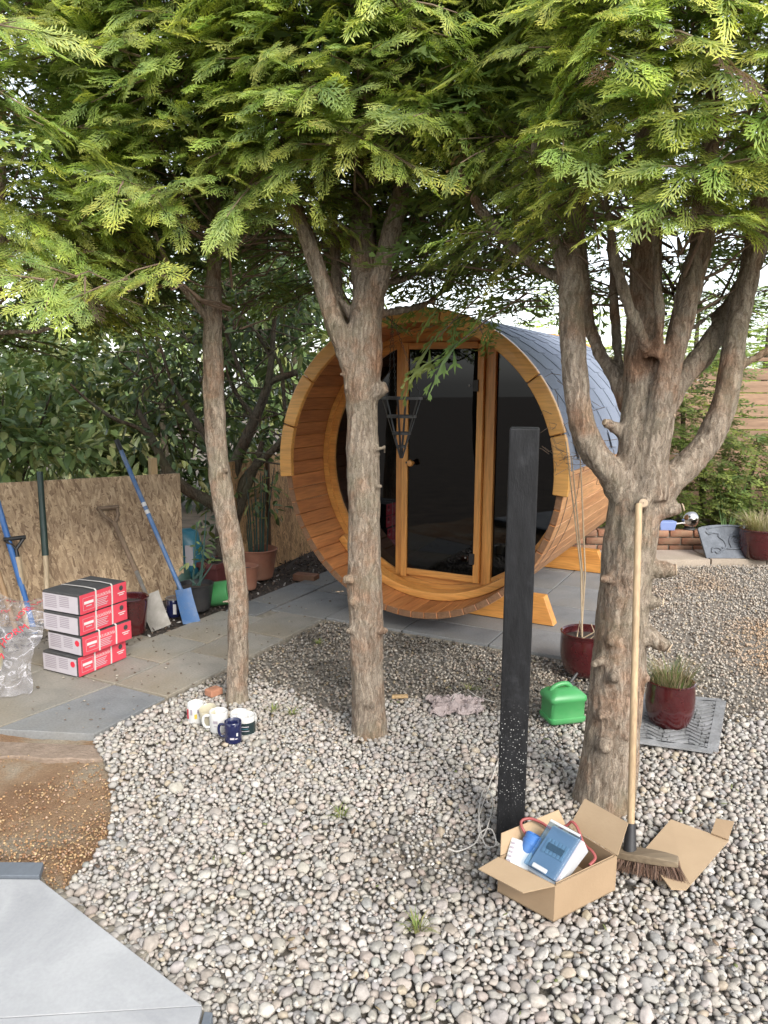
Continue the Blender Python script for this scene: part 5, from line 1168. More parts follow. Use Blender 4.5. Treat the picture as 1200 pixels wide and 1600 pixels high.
# ---- charred timber post
def char_mat():
    m, n, l, b = newmat('charred_timber')
    v = coords(n, l, (1, 1, 0.25)); v0 = coords(n, l)
    a = N(n, 'ShaderNodeTexNoise', Scale=26.0, Detail=8.0, Roughness=0.7); l.new(v, a.inputs['Vector'])
    base = ramp(n, l, a.outputs[0], [(0.3, (0.004, 0.004, 0.0045)), (0.7, (0.015, 0.0155, 0.017))])
    bl = N(n, 'ShaderNodeTexNoise', Scale=9.0, Detail=7.0, Roughness=0.7); l.new(v0, bl.inputs['Vector'])
    base = mixc(n, l, ramp(n, l, bl.outputs[0], [(0.55, (0, 0, 0)), (0.75, (0.3,) * 3)]), base, (0.075, 0.078, 0.084))
    vo = N(n, 'ShaderNodeTexVoronoi', Scale=130.0); l.new(v0, vo.inputs['Vector'])
    dot = ramp(n, l, vo.outputs['Distance'], [(0.16, (1, 1, 1)), (0.30, (0, 0, 0))])
    sep = n.new('ShaderNodeSeparateXYZ'); tc = n.new('ShaderNodeTexCoord'); l.new(tc.outputs['Object'], sep.inputs[0])
    zz = ramp(n, l, sep.outputs[2], [(0.12, (0.1,) * 3), (0.20, (1, 1, 1)), (0.42, (1, 1, 1)), (0.52, (0, 0, 0))])
    sc_ = n.new('ShaderNodeSeparateColor'); l.new(vo.outputs['Color'], sc_.inputs[0])
    pick = ramp(n, l, sc_.outputs[0], [(0.38, (0, 0, 0)), (0.9, (1, 1, 1))])
    k = mixc(n, l, 1.0, mixc(n, l, 1.0, dot, zz, 'MULTIPLY'), pick, 'MULTIPLY')
    base = mixc(n, l, k, base, (0.5, 0.5, 0.48))
    l.new(base, b.inputs['Base Color']); b.inputs['Roughness'].default_value = 0.6; b.inputs['Specular IOR Level'].default_value = 0.3
    bp = N(n, 'ShaderNodeBump', Strength=0.7, Distance=0.008); l.new(a.outputs[0], bp.inputs['Height']); l.new(bp.outputs[0], b.inputs['Normal'])
    return m
M['char'] = char_mat()
pb0 = gp(801, 1312); pt_ = at(822, 671, pb0.y + 0.052)
hpost = at(822, 668, pb0.y + 0.052).z
po = thing('timber_post', 'black square timber post with white splashes standing in the pebbles', 'post', (pb0.x, pb0.y + 0.052, 0), R(-11))
bmh = bmesh.new(); 
nz = 40
mbp = MB().box((0, 0, (hpost - .06) / 2), (0.098, 0.098, hpost + .06)); mbp.build('shaft', M['char'], po, bevel=0.006)

# ---- cartons of sauna stones
def text_on(parent, s, size, loc, M3, mat, name='lettering', stretch=1.0):
    me = text_mesh(s, size); o = bpy.data.objects.new(name, me); me.materials.append(mat); link(o, parent)
    mm = M3.to_4x4() @ Matrix.Diagonal((stretch, 1, 1, 1)); mm.translation = Vector(loc); o.matrix_local = mm; return o
BX, BY, BH = 0.27, 0.35, 0.115      # local x = +U (red side at +x), y = +V
def carton(label, u, v, z, rz, qr):
    t = thing('stone_carton', label, 'carton', uv(u, v, z), TH + rz, group='red and black cartons stacked on the path')
    MB().box((-BX / 2, BY / 2, BH / 2), (BX, BY, BH - 0.002)).build('body', M['carton'], t, bevel=0.006)
    rp = MB().box((0.0022, BY / 2, BH / 2 - .001), (0.004, BY - 0.004, BH - 0.008)).build('red_panel', M['red'], t, bevel=0.001)
    F3 = Matrix(((0, 0, 1), (1, 0, 0), (0, 1, 0)))      # text x -> +y, text y -> +z, facing +x
    x = 0.0052
    text_on(rp, 'KIUASKIVIÄ', 0.026, (x, 0.118, 0.072), F3, M['white'], stretch=0.8)
    for k in range(5): MB().box((x, 0.118 + 0.042 * (1 - .1 * (k % 3)), 0.061 - k * 0.0095), (0.0006, 0.084 * (1 - .1 * (k % 3)), 0.0036)).build('small_print', M['lilac'], rp)
    MB().box((x, 0.062, 0.062), (0.0006, 0.066, 0.015)).build('logo_bar', M['white'], rp)
    MB().box((x, 0.062, 0.043), (0.0006, 0.04, 0.005)).build('small_print', M['lilac'], rp)
    for (dy, dz, w_, h_) in ((0.062, 0.09, 0.08, .0015), (0.062, 0.022, 0.08, .0015), (0.022, 0.056, .0015, .068), (0.102, 0.056, .0015, .068)): MB().box((x - .0002, dy, dz), (0.0005, w_, h_)).build('frame_line', M['lilac'], rp)
    MB().lathe([(0.015, 0), (0.015, 0.0008)], 18, (x - .0004, 0.305, 0.082), M=Matrix.Rotation(R(90), 3, 'Y')).build('emblem', M['carton'], rp)
    for k in range(2): MB().box((x, 0.305, 0.055 - k * .011), (0.0006, 0.055 - .02 * k, 0.005)).build('small_print', M['white'], rp)
    lb = MB().box((-BX / 2 - 0.004, -0.0016, BH * 0.46), (BX - 0.012, 0.002, BH * 0.82)).build('end_label', M['lilac'], t)
    for c in (0, 1):
        for k in range(7 if c == 0 else 6):
            MB().box((-BX + 0.062 + c * 0.10 , -0.003, BH * 0.78 - k * 0.0105), (0.086 if c == 0 else 0.07, 0.0006, 0.005)).build('small_print', M['greyprint'], lb)
    if qr: MB().lathe([(0.017, 0), (0.017, 0.0006), (0.012, .0007), (0.012, 0.0001)], 20, (-0.036, -0.0032, 0.070), M=Matrix.Rotation(R(90), 3, 'X'), cap1=False).build('round_mark', M['redprint'], lb)
    for y in (0.112, 0.232):
        q = [(0.0062, y, 0.004), (0.0068, y + .002, BH * .5), (0.0062, y + .003, BH), (-0.004, y + .004, BH + .008), (-0.09, y + .008, BH + 0.010), (-BX + .02, y + .01, BH + .004), (-BX - 0.003, y + .01, BH - .01), (-BX - .003, y + .01, 0.004)]
        mb = MB()
        for i in range(len(q) - 1):
            a, b = Vector(q[i]), Vector(q[i + 1]); w_ = Vector((0, 0.005, 0)); d_ = (b - a).normalized().cross(Vector((0, 1, 0))) * 0.0012
            mb.hexa([a - w_, a + w_, b + w_, b - w_, a - w_ + d_, a + w_ + d_, b + w_ + d_, b - w_ + d_])
        mb.build('strap', M['strap'], t)
    return t
c0 = gp(123, 1060); cu, cv = c0.dot(UX), c0.dot(VX)
carton('lowest red and black stone carton of the stack, flat on the paving', cu, cv, 0.004, 0.02, True)
carton('second lowest red and black stone carton, set slightly proud of the one below', cu + 0.022, cv + 0.018, 0.004 + BH + .002, -0.01, True)
carton('second highest red and black stone carton in the stack', cu + 0.018, cv + 0.01, 0.004 + 2 * (BH + .002), 0.03, False)
carton('topmost red and black stone carton of the stack', cu + 0.026, cv + 0.012, 0.004 + 3 * (BH + .002), 0.05, False)

# ---- sheet of clear printed film
def film():
    m, n, l, b = newmat('clear_film')
    b.inputs['Base Color'].default_value = (0.55, 0.54, 0.57, 1); b.inputs['Roughness'].default_value = 0.18
    v = coords(n, l); no = N(n, 'ShaderNodeTexNoise', Scale=4.2, Detail=4.0, Roughness=0.55, Distortion=2.2); l.new(v, no.inputs['Vector'])
    cr = ramp(n, l, no.outputs[0], [(0.40, (0.16,) * 3), (0.485, (0.30,) * 3), (0.5, (0.85,) * 3), (0.515, (0.30,) * 3), (0.62, (0.13,) * 3), (0.66, (0.5,) * 3), (0.70, (0.18,) * 3)])  # opaque white streaks painted in as highlights along the creases
    bp = N(n, 'ShaderNodeBump', Strength=0.5, Distance=0.03); l.new(no.outputs[0], bp.inputs['Height']); l.new(bp.outputs[0], b.inputs['Normal'])
    tr = n.new('ShaderNodeBsdfTransparent'); tr.inputs[0].default_value = (0.93, 0.93, 0.95, 1); mx = n.new('ShaderNodeMixShader')
    l.new(cr, mx.inputs[0]); l.new(tr.outputs[0], mx.inputs[1]); l.new(b.outputs[0], mx.inputs[2]); l.new(mx.outputs[0], n['Material Output'].inputs[0])
    return m
M['film'] = film()
fb = gp(30, 1070); fbase = Vector((fb.x - 0.22, fb.y + 0.25, 0))
# profile: from the crumpled top down to the ground
P_tl, P_tr, P_bl, P_br = Vector((-2.75, 4.45, 0.40)), at(86, 932, 4.36), Vector((-2.42, 3.62, 0.02)), gp(38, 1090, 0.01)
P_mr = at(72, 1010, 4.12)
def film_pt(a, b):
    """a 0..1 left to right, b 0..1 top to bottom"""
    r_ = P_tr * (1 - b) ** 2 + P_mr * 2 * b * (1 - b) * 1.0 + P_br * b * b; l_ = P_tl.lerp(P_bl, b)
    p = l_.lerp(r_, a)
    z = p.z + 0.14 * math.sin(math.pi * b) * (1 - .3 * a) + 0.035 * math.sin(a * 7 + b * 3) * (1 - b * .5)
    nz = Vector((a * 3.1, b * 3.3, 0)); k = 0.13 * abs(noise.noise(nz)) + 0.05 * abs(noise.noise(nz * 2.1 + Vector((3, 1, 0)))) + 0.012 * abs(noise.noise(nz * 4.5)) - 0.05
    q = Vector((p.x + .03 * noise.noise(nz * 2 + Vector((5, 0, 0))), p.y - k - 0.03 * math.sin(a * 9 + 2 * b), max(0.006 + 0.006 * abs(noise.noise(nz * 7)), z + k * .6)))
    return q
fl = thing('plastic_film', 'crumpled clear plastic film with red printing beside the cartons', 'plastic sheet', fbase)
nx, ny = 46, 46; vs_ = [film_pt(i / nx, j / ny) for j in range(ny + 1) for i in range(nx + 1)]
mb = MB(); mb.add(vs_, [(j * (nx + 1) + i, (j + 1) * (nx + 1) + i, (j + 1) * (nx + 1) + i + 1, j * (nx + 1) + i + 1) for j in range(ny) for i in range(nx)])
fo_ = mb.build('sheet', M['film'], fl, smooth=True, origin=fbase)
def film_text(s, a, b, rot, size, name='lettering'):
    me = text_mesh(s, 1.0); bm = bmesh.new(); bm.from_mesh(me); bmesh.ops.subdivide_edges(bm, edges=bm.edges, cuts=1)
    ca, sa = math.cos(rot), math.sin(rot)
    for v in bm.verts:
        x, y = v.co.x * size, v.co.y * size; A = a + (x * ca - y * sa); Bq = b - (x * sa + y * ca)
        p = film_pt(A, Bq); q1 = film_pt(A + .01, Bq); q2 = film_pt(A, Bq + .01); nn = (q2 - p).cross(q1 - p); nn = nn.normalized() if nn.length > 0 else Vector((0, -1, 0))
        if nn.y > 0: nn = -nn
        v.co = p + nn * 0.004 - fbase
    bm.to_mesh(me); bm.free(); me.materials.append(M['redprint']); o = bpy.data.objects.new(name, me); link(o, fo_); return o
for (a, b, r_, sz) in ((0.60, 0.92, 0.75, 0.075), (0.76, 0.70, 0.75, 0.075), (0.80, 0.45, 0.9, 0.07), (0.64, 0.10, 0.3, 0.085), (0.58, 0.32, 0.3, 0.05), (0.48, 0.58, 0.6, 0.075), (0.90, 0.24, 1.0, 0.065), (0.40, 0.82, 0.7, 0.075), (0.36, 0.2, 0.4, 0.075)):
    film_text('HORM', a, b, r_, sz)
mb = MB(); yb = Vector((-2.28, 4.0, 0))
mb.lathe([(0.02, 0.30), (0.10, 0.28), (0.16, 0.2), (0.18, 0.1), (0.17, 0.02), (0.15, 0.0)][::-1], 20, yb)
mb.v = [tuple(Vector(p) + Vector((noise.noise(Vector(p) * 9), noise.noise(Vector(p) * 9 + Vector((9, 0, 0))), 0)) * 0.03) for p in mb.v]
ys = mb.build('sack', pmat('yellow_sack', (0.62, 0.50, 0.16), 0.5, (0.55, 0.42, 0.12), 6.0, 0.3, 20), None, smooth=True); tag(ys, 'yellow sack showing through the clear plastic film', 'sack')

# ---- tools against the screen
def shaft(mb, a, b, r0, r1=None, n=10): mb.tube([a, vline(a, b, .33), vline(a, b, .66), b], [r0, r0, r1 or r0, r1 or r0], n)
def blade_plate(p, down, nrm, w0, w1, L, t=0.004, dish=0.012):
    down = Vector(down).normalized(); nrm = Vector(nrm); nrm = (nrm - down * nrm.dot(down)).normalized(); sd = down.cross(nrm).normalized(); mb = MB(); rows = 7; cols_ = 7; vs_ = []
    for k in (0, 1):
        for i in range(rows + 1):
            for j in range(cols_ + 1):
                f = i / rows; g_ = j / cols_ * 2 - 1; w_ = (w0 + (w1 - w0) * f)
                vs_.append(Vector(p) + down * (L * f) + sd * (g_ * w_ / 2) + nrm * (dish * (g_ * g_) + (t if k else 0) + 0.02 * (1 - f) ** 3))
    fs_ = []; st = (rows + 1) * (cols_ + 1); c = cols_ + 1
    for i in range(rows):
        for j in range(cols_):
            a = i * c + j; fs_ += [(a, a + 1, a + c + 1, a + c), (st + a, st + a + c, st + a + c + 1, st + a + 1)]
    for j in range(cols_): fs_ += [(j, st + j, st + j + 1, j + 1), (rows * c + j, rows * c + j + 1, st + rows * c + j + 1, st + rows * c + j)]
    for i in range(rows): fs_ += [(i * c, i * c + c, st + i * c + c, st + i * c), (i * c + cols_, st + i * c + cols_, st + i * c + c + cols_, i * c + c + cols_)]
    return mb.add(vs_, fs_)
TOW = (-WN + Vector((0, 0, 0.25))).normalized() * -1   # towards the path
# long blue spade
s_top = onwall(183, 690, 0.06); s_bot = gp(283, 926, 0.13) ; s_bot = at(284, 925, gp(300, 968).y + 0.04); s_tip = gp(298, 972)
t = thing('spade', 'long blue shafted spade with a narrow blue blade leaning on the screen', 'spade', s_tip, group='tools against the screen')
mb = MB(); shaft(mb, s_top, s_bot, 0.0155); mb.build('shaft', M['bluesteel'], t, smooth=True, origin=s_tip)
d_ = (s_bot - s_top).normalized(); mb = MB(); shaft(mb, s_top - d_ * 0.012, s_top + d_ * .07, 0.0185); mb.build('end_cap', M['black'], t, smooth=True, origin=s_tip)
for q in (0.41, 0.46): MB().tube([vline(s_top, s_bot, q), vline(s_top, s_bot, q + .025)], 0.0162, 12).build('sticker', M['white'], t, smooth=True, origin=s_tip)
blade_plate(s_bot - d_ * 0.01, (s_tip - s_bot), WN, 0.115, 0.125, (s_tip - s_bot).length + .02).build('blade', M['bluesteel'], t, smooth=True, origin=s_tip)
# old spade with a wooden handle
o_top = onwall(178, 815, 0.10); o_mid = onwall(213, 893, 0.24); o_bot = at(229, 930, gp(250, 978).y + .05); o_tip = gp(250, 979)
t = thing('spade', 'old spade with a brown wooden grip and worn grey blade', 'spade', o_tip, group='tools against the screen')
mb = MB(); shaft(mb, o_top, o_mid, 0.019, 0.018); ha = MB(); 
mb.build('handle', M['oldhandle'], t, smooth=True, origin=o_tip)
gd = WDIR * 0.065; up_ = (o_top - o_mid).normalized()
ha.tube([o_top - up_ * .02, o_top - gd * .8 + up_ * 0.05, o_top - gd + up_ * .11], [0.012, 0.012, 0.012], 8); ha.tube([o_top - up_ * .02, o_top + gd * .8 + up_ * .05, o_top + gd + up_ * .11], [0.012] * 3, 8)
ha.tube([o_top - gd * 1.15 + up_ * .105, o_top + gd * 1.15 + up_ * .105], [0.015, 0.015], 10); ha.build('grip', M['oldhandle'], t, smooth=True, origin=o_tip)
mb = MB(); shaft(mb, o_mid, o_bot, 0.016, 0.013); mb.build('socket', M['oldsteel'], t, smooth=True, origin=o_tip)
blade_plate(o_bot, (o_tip - o_bot), WN, 0.15, 0.14, (o_tip - o_bot).length + .015).build('blade', M['oldsteel'], t, smooth=True, origin=o_tip)
# green topped tool
a = onwall(62, 737, 0.04); b = onwall(71, 868, 0.14); c = onwall(75, 950, 0.21); bs = Vector((c.x, c.y, 0))
t = thing('hoe', 'upright tool with dark green upper handle and pale wooden shaft', 'garden tool', bs, group='tools against the screen')
mb = MB(); shaft(mb, a, b, 0.020, 0.022); mb.build('grip', M['greengrip'], t, smooth=True, origin=bs)
mb = MB(); shaft(mb, b, vline(b, c, 1.9), 0.017, 0.016); mb.build('shaft', M['ash'], t, smooth=True, origin=bs)
e_ = vline(b, c, 1.9); MB().box(e_ - bs, (0.12, 0.02, 0.06)).build('head', M['oldsteel'], t, bevel=0.003)
# blue handled tool by the frame edge
a = onwall(-8, 770, 0.05); c = onwall(42, 945, 0.20); bs = Vector((c.x, c.y, 0)); e_ = vline(a, c, 1.45)
t = thing('shovel', 'bright blue handled shovel leaning at the left edge, its head behind the film', 'shovel', bs, group='tools against the screen')
mb = MB(); shaft(mb, a, e_, 0.0185); mb.build('shaft', M['bluesheen'], t, smooth=True, origin=bs)
blade_plate(e_, (e_ - a), WN, 0.2, 0.16, 0.24).build('blade', M['oldsteel'], t, smooth=True, origin=bs)
# fork with black D grip
a = onwall(8, 850, 0.10); b = onwall(27, 870, 0.14); c = onwall(40, 960, 0.2); bs = Vector((c.x, c.y, 0))
t = thing('fork', 'garden fork with black grip and pale wooden shaft at the left edge', 'garden fork', bs, group='tools against the screen')
mb = MB(); e_ = vline(b, c, 1.3); shaft(mb, b, e_, 0.021, 0.019); mb.build('shaft', M['ash'], t, smooth=True, origin=bs)
d_ = (b - c).normalized(); tp = b + d_ * 0.12; gd = WDIR * .06
mb = MB(); mb.tube([b - d_ * .01, b + d_ * .05, tp - gd], [.017, .012, .011], 8); mb.tube([b - d_ * .01, b + d_ * .05, tp + gd], [.017, .012, .011], 8); mb.tube([tp - gd * 1.1, tp + gd * 1.1], [.014, .014], 10); mb.build('grip', M['black'], t, smooth=True, origin=bs)
for k in range(4):
    q = e_ + WDIR * (0.05 * (k - 1.5)); MB().tube([e_, q - d_ * .05, q - d_ * .2], [.006, .006, .003], 6).build('tine', M['oldsteel'], t, smooth=True, origin=bs)
a = onwall(-14, 860, 0.12); c = onwall(16, 955, 0.24); bs = Vector((c.x, c.y, 0)); e_ = vline(a, c, 1.3)
t = thing('rake', 'tool with a tan wooden handle slanting in at the left edge below the fork grip', 'garden tool', bs, group='tools against the screen')
mb = MB(); shaft(mb, a, e_, 0.018); mb.build('handle', pmat('tan_handle', (0.40, 0.26, 0.14), 0.6, (0.3, 0.19, 0.1), 9.0), t, smooth=True, origin=bs)
MB().box(e_ - bs, (0.28, 0.03, 0.03)).build('head', M['oldsteel'], t, bevel=0.004)

# ---- pots
def pot(name, label, p, r_top, r_bot, h, mat, group=None, rim=0.012, belly=0.0, soil=0.85, cat='pot'):
    t = thing(name, label, cat, p, group=group); n_ = 40; pr_ = []
    for i in range(11):
        f = i / 10; r_ = r_bot + (r_top - r_bot) * f + belly * math.sin(math.pi * f ** .8); pr_.append((r_, h * f))
    pr_[0] = (r_bot * .9, 0.0); pr_.insert(1, (r_bot, 0.008))
    prof = pr_ + [(r_top + rim * .3, h + rim * .3), (r_top - rim * .2, h + rim * .6), (r_top - rim, h), (r_top - rim * 1.3, h * .8), (r_bot * .7, h * .5)]
    MB().lathe(prof, n_, cap1=True).build('body', mat, t, smooth=True)
    rs = r_bot + (r_top - r_bot) * soil + belly * math.sin(math.pi * soil ** .8) - rim
    MB().lathe([(rs, h * soil), (rs * .6, h * soil + .012), (0.002, h * soil + .016)], 24, cap0=False, cap1=False).build('soil', M['potsoil'], t, smooth=True)
    return t
def grass_tuft(parent, name, z0, r0, n, hgt, spread, cols, seed, droop=0.5, wd=0.0022):
    rg = np.random.default_rng(seed); V = []; F = []; C = []; k = 0
    for i in range(n):
        a = rg.uniform(0, 6.28); rr_ = r0 * math.sqrt(rg.random()); h = hgt * rg.uniform(.5, 1.1); sp_ = spread * rg.uniform(.1, 1.0); c = np.array(cols[rg.integers(len(cols))]) * rg.uniform(.8, 1.2)
        b = np.array([rr_ * math.cos(a), rr_ * math.sin(a), z0]); d = np.array([math.cos(a + rg.normal(0, .5)), math.sin(a + rg.normal(0, .5)), 0]); s_ = np.array([-d[1], d[0], 0])
        for j in range(5):
            f = j / 4; p = b + d * sp_ * f ** 1.6 + np.array([0, 0, h * (f - droop * .5 * f ** 3)]); w_ = wd * (1 - f) + .0003; V += [p - s_ * w_, p + s_ * w_]; C += [c, c]
            if j: F.append((k + 2 * j - 2, k + 2 * j - 1, k + 2 * j + 1, k + 2 * j))
        k += 10
    o = np_mesh(name, V, F, M['grass'], parent, np.array(C)); o['kind'] = 'stuff'; return o
STRAW = [(0.38, 0.33, 0.20), (0.30, 0.25, 0.15), (0.24, 0.26, 0.10), (0.44, 0.38, 0.26)]
GREENISH = [(0.12, 0.17, 0.05), (0.26, 0.22, 0.13), (0.34, 0.27, 0.18), (0.30, 0.24, 0.15), (0.09, 0.14, 0.04)]
p1 = gp(1044, 1136); p1.z = 0.012
t = pot('glazed_pot', 'dark red glazed pot with wispy grass standing on the rubber mat', p1, 0.105, 0.078, 0.215, M['glaze'], 'dark red glazed pots', belly=0.02)
grass_tuft(t, 'grass', 0.18, 0.085, 420, 0.17, 0.12, GREENISH, 3, wd=0.0016)
p2 = gp(912, 1052)
t = pot('glazed_pot', 'dark red glazed pot of bare canes half hidden behind the stout trunk', p2, 0.135, 0.095, 0.24, M['glaze'], 'dark red glazed pots', belly=0.02)
rg = random.Random(8); tops = [at(893, 712, p2.y), at(906, 700, p2.y - .05), at(884, 690, p2.y + .05)]
for i, q in enumerate(tops):
    a = Vector((rg.uniform(-.03, .05), rg.uniform(-.04, .04), .2)); b = q - p2
    MB().tube([a, a.lerp(b, .35) + Vector((.025, 0, 0)), a.lerp(b, .7) + Vector((.012, 0, 0)), b], [.005, .0045, .004, .003], 7).build('cane', M['cane'], t, smooth=True)
for i in range(5): MB().tube([(rg.uniform(-.06, .06), rg.uniform(-.06, .06), .2), (rg.uniform(-.09, .09), rg.uniform(-.09, .09), .2 + rg.uniform(.05, .14))], [.004, .002], 6).build('cane', M['cane'], t, smooth=True)
tang = MB()
for i in range(70):
    q = tops[1] - p2 + Vector((rg.gauss(0, .09), rg.gauss(0, .06), rg.gauss(.03, .11))); e_ = q + Vector((rg.gauss(0, .06), rg.gauss(0, .04), rg.gauss(0, .05)))
    tang.tube([q, q.lerp(e_, .5) + Vector((rg.gauss(0, .015), 0, rg.gauss(0, .015))), e_], [.0016, .0014, .0008], 4, False)
tang.build('dry_vine', M['twig'], t, smooth=True, kind='stuff')
p3 = gp(1186, 872, 0.03)
t = pot('glazed_pot', 'dark red glazed pot with a tuft of straw coloured grass by the cast plaque', p3, 0.185, 0.135, 0.27, M['glaze'], 'dark red glazed pots', belly=0.02, rim=0.018)
grass_tuft(t, 'grass', 0.23, 0.12, 520, 0.26, 0.22, STRAW, 5, wd=0.003)
p4 = gp(212, 992); p4 = Vector((p4.x - .05, p4.y + .06, -0.01))
pot('glazed_pot', 'dark maroon pot tucked behind the stack of cartons', p4, 0.12, 0.09, 0.24, M['glaze'], 'dark red glazed pots')
p5 = gp(304, 956); t = pot('plastic_pot', 'black plastic pot with rose stems behind the blue spade blade', p5 + Vector((0, .06, 0)), 0.125, 0.095, 0.19, M['blackplastic'], rim=0.006)
for (x, y) in ((322, 800), (308, 815), (296, 905), (333, 880), (318, 870)):
    q = at(x, y, p5.y + .05) - p5 - Vector((0, .06, 0)); MB().tube([(random.uniform(-.03, .03), 0, .15), (q.x * .4 + random.uniform(-.03, .03), q.y * .5, .15 + (q.z - .15) * .5), q], [.007, .006, .003], 7).build('stem', M['stemgreen'] if 'stemgreen' in M else M['dullgreen'], t, smooth=True)
leafy('leaves', M['leaf'], t, (0, 0, 0), [(0.02, 0, .42, .12, .1, .2), (0.06, 0, .62, .08, .08, .12)], 46, 0.06, LG, seed=9)
pt4 = gp(402, 905); t = pot('terracotta_pot', 'tall terracotta pot with leafy upright stems beside the golden screen', pt4 + Vector((0, .05, 0)), 0.16, 0.12, 0.24, M['terracotta'], rim=0.02)
for k in range(12):
    a = k * 2.4; r_ = .09 * math.sqrt((k + .5) / 12); hh = random.uniform(.35, .75)
    MB().tube([(r_ * math.cos(a), r_ * math.sin(a), .2), (r_ * 1.3 * math.cos(a), r_ * 1.3 * math.sin(a), .2 + hh * .5), (r_ * 2.0 * math.cos(a), r_ * 1.5 * math.sin(a), .2 + hh)], [.006, .005, .003], 6).build('stem', M['dullgreen'], t, smooth=True)
leafy('leaves', M['leaf'], t, (0, 0, 0), [(0, 0, .72, .24, .18, .28), (.05, 0, .95, .2, .15, .15)], 190, 0.085, LG, seed=10)
# terracotta trough (round ended) and dark trough beside it
def trough(name, label, p, rz, lx_, ly_, h, mat, rim=True):
    t = thing(name, label, 'planter', p, rz)
    def rr_(s): return [(lx_ / 2 * s, -ly_ / 2 * s), (lx_ / 2 * s, ly_ / 2 * s), (-lx_ / 2 * s, ly_ / 2 * s), (-lx_ / 2 * s, -ly_ / 2 * s)]
    mb = MB(); a, b = rr_(.82), rr_(1.0); mb.hexa([(x, y, 0) for x, y in a] + [(x, y, h) for x, y in b]); mb.build('body', mat, t, bevel=.012)
    mb = MB(); c = rr_(1.07); d = rr_(.9)
    for i in range(4):
        j = (i + 1) % 4; mb.hexa([(c[i][0], c[i][1], h - .03), (c[j][0], c[j][1], h - .03), (d[j][0], d[j][1], h - .03), (d[i][0], d[i][1], h - .03), (c[i][0], c[i][1], h + .012), (c[j][0], c[j][1], h + .012), (d[j][0], d[j][1], h + .012), (d[i][0], d[i][1], h + .012)])
    mb.build('rim', mat, t, bevel=.004); MB().box((0, 0, h - .006), (lx_ * .9, ly_ * .9, .02)).build('soil', M['potsoil'], t); return t
q = gp(352, 918); trough('trough', 'maroon trough planter standing behind the slim trunk', q + Vector((-.03, .12, 0)), TH + R(90), 0.42, 0.2, 0.2, M['glaze_matt'] if 'glaze_matt' in M else pmat('maroon_plastic', (0.14, 0.045, 0.045), .5, (0.1, .03, .03), 5.0))
q = gp(384, 922); pot('terracotta_pot', 'short terracotta pot just right of the slim trunk', q + Vector((0, .04, 0)), 0.095, 0.075, 0.18, M['terracotta'], rim=0.016)
# green tub lying on its side, dark green can, paint tin, teal bag
q = gp(341, 948) + Vector((0, .05, .085)); Mx = Matrix.Rotation(R(80), 3, 'Y') @ Matrix.Rotation(R(8), 3, 'X')
t = thing('tub', 'bright green plastic tub lying on its side by the black pot', 'tub', q)
MB().lathe([(.03, -.13), (.07, -.115), (.088, -.06), (.09, .06), (.094, .075), (.094, .09), (.085, .09), (.08, .0)], 28, cap1=True, M=Mx).build('body', M['greenplastic'], t, smooth=True)
MB().tube([Mx @ Vector((.05, 0, -.13)), Mx @ Vector((.0, .0, -.16)), Mx @ Vector((-.05, 0, -.13))], [.008] * 3, 8).build('grip', M['greenplastic'], t, smooth=True)
q = gp(272, 930) + Vector((0, .12, 0))
t = thing('watering_can', 'dull green watering can behind the blue spade shaft', 'watering can', q, R(20))
MB().lathe([(.10, 0), (.105, .01), (.10, .12), (.085, .17), (.05, .19)], 24).build('body', M['dullgreen'], t, smooth=True)
MB().tube([(.09, 0, .05), (.17, 0, .13), (.26, 0, .22)], [.022, .017, .013], 10).build('spout', M['dullgreen'], t, smooth=True)
MB().tube(spline([(-.09, 0, .05), (-.15, 0, .12), (-.11, 0, .22), (0, 0, .25), (.05, 0, .18)], 5), .011, 8).build('handle', M['dullgreen'], t, smooth=True)
MB().lathe([(.013, 0), (.03, .03), (.03, .036)], 14, (.26, 0, .22), M=Matrix.Rotation(R(50), 3, 'Y')).build('rose', M['dullgreen'], t, smooth=True)
q = gp(272, 962); t = thing('paint_tin', 'small dark paint tin with a metal rim beside the blue blade', 'tin', q)
MB().lathe([(.048, 0), (.05, .003), (.05, .125), (.046, .13)], 24).build('body', M['navy'], t, smooth=True)
MB().lathe([(.052, .122), (.053, .13), (.049, .134), (.042, .131), (.04, .127)], 24, cap0=False).build('rim', M['oldsteel'], t, smooth=True)
MB().box((.02, -.049, .06), (.022, .004, .07)).build('label', M['white'], t)
q = at(291, 880, 5.95); q.z = 0
t = thing('bag', 'teal plastic bag propped behind the end of the strand board screen', 'bag', q)
mb = MB().lathe([(.09, .0), (.12, .08), (.13, .22), (.11, .36), (.07, .43), (.03, .46)], 22)
mb.v = [tuple(Vector(p) + Vector((noise.noise(Vector(p) * 7), noise.noise(Vector(p) * 7 + Vector((3, 0, 0))), .4 * noise.noise(Vector(p) * 6))) * .06) for p in mb.v]; mb.build('body', M['teal'], t, smooth=True)
mb = MB().box((.055, -.115, .27), (.06, .01, .16)); mb.build('label', M['lilac'], t, bevel=.002)
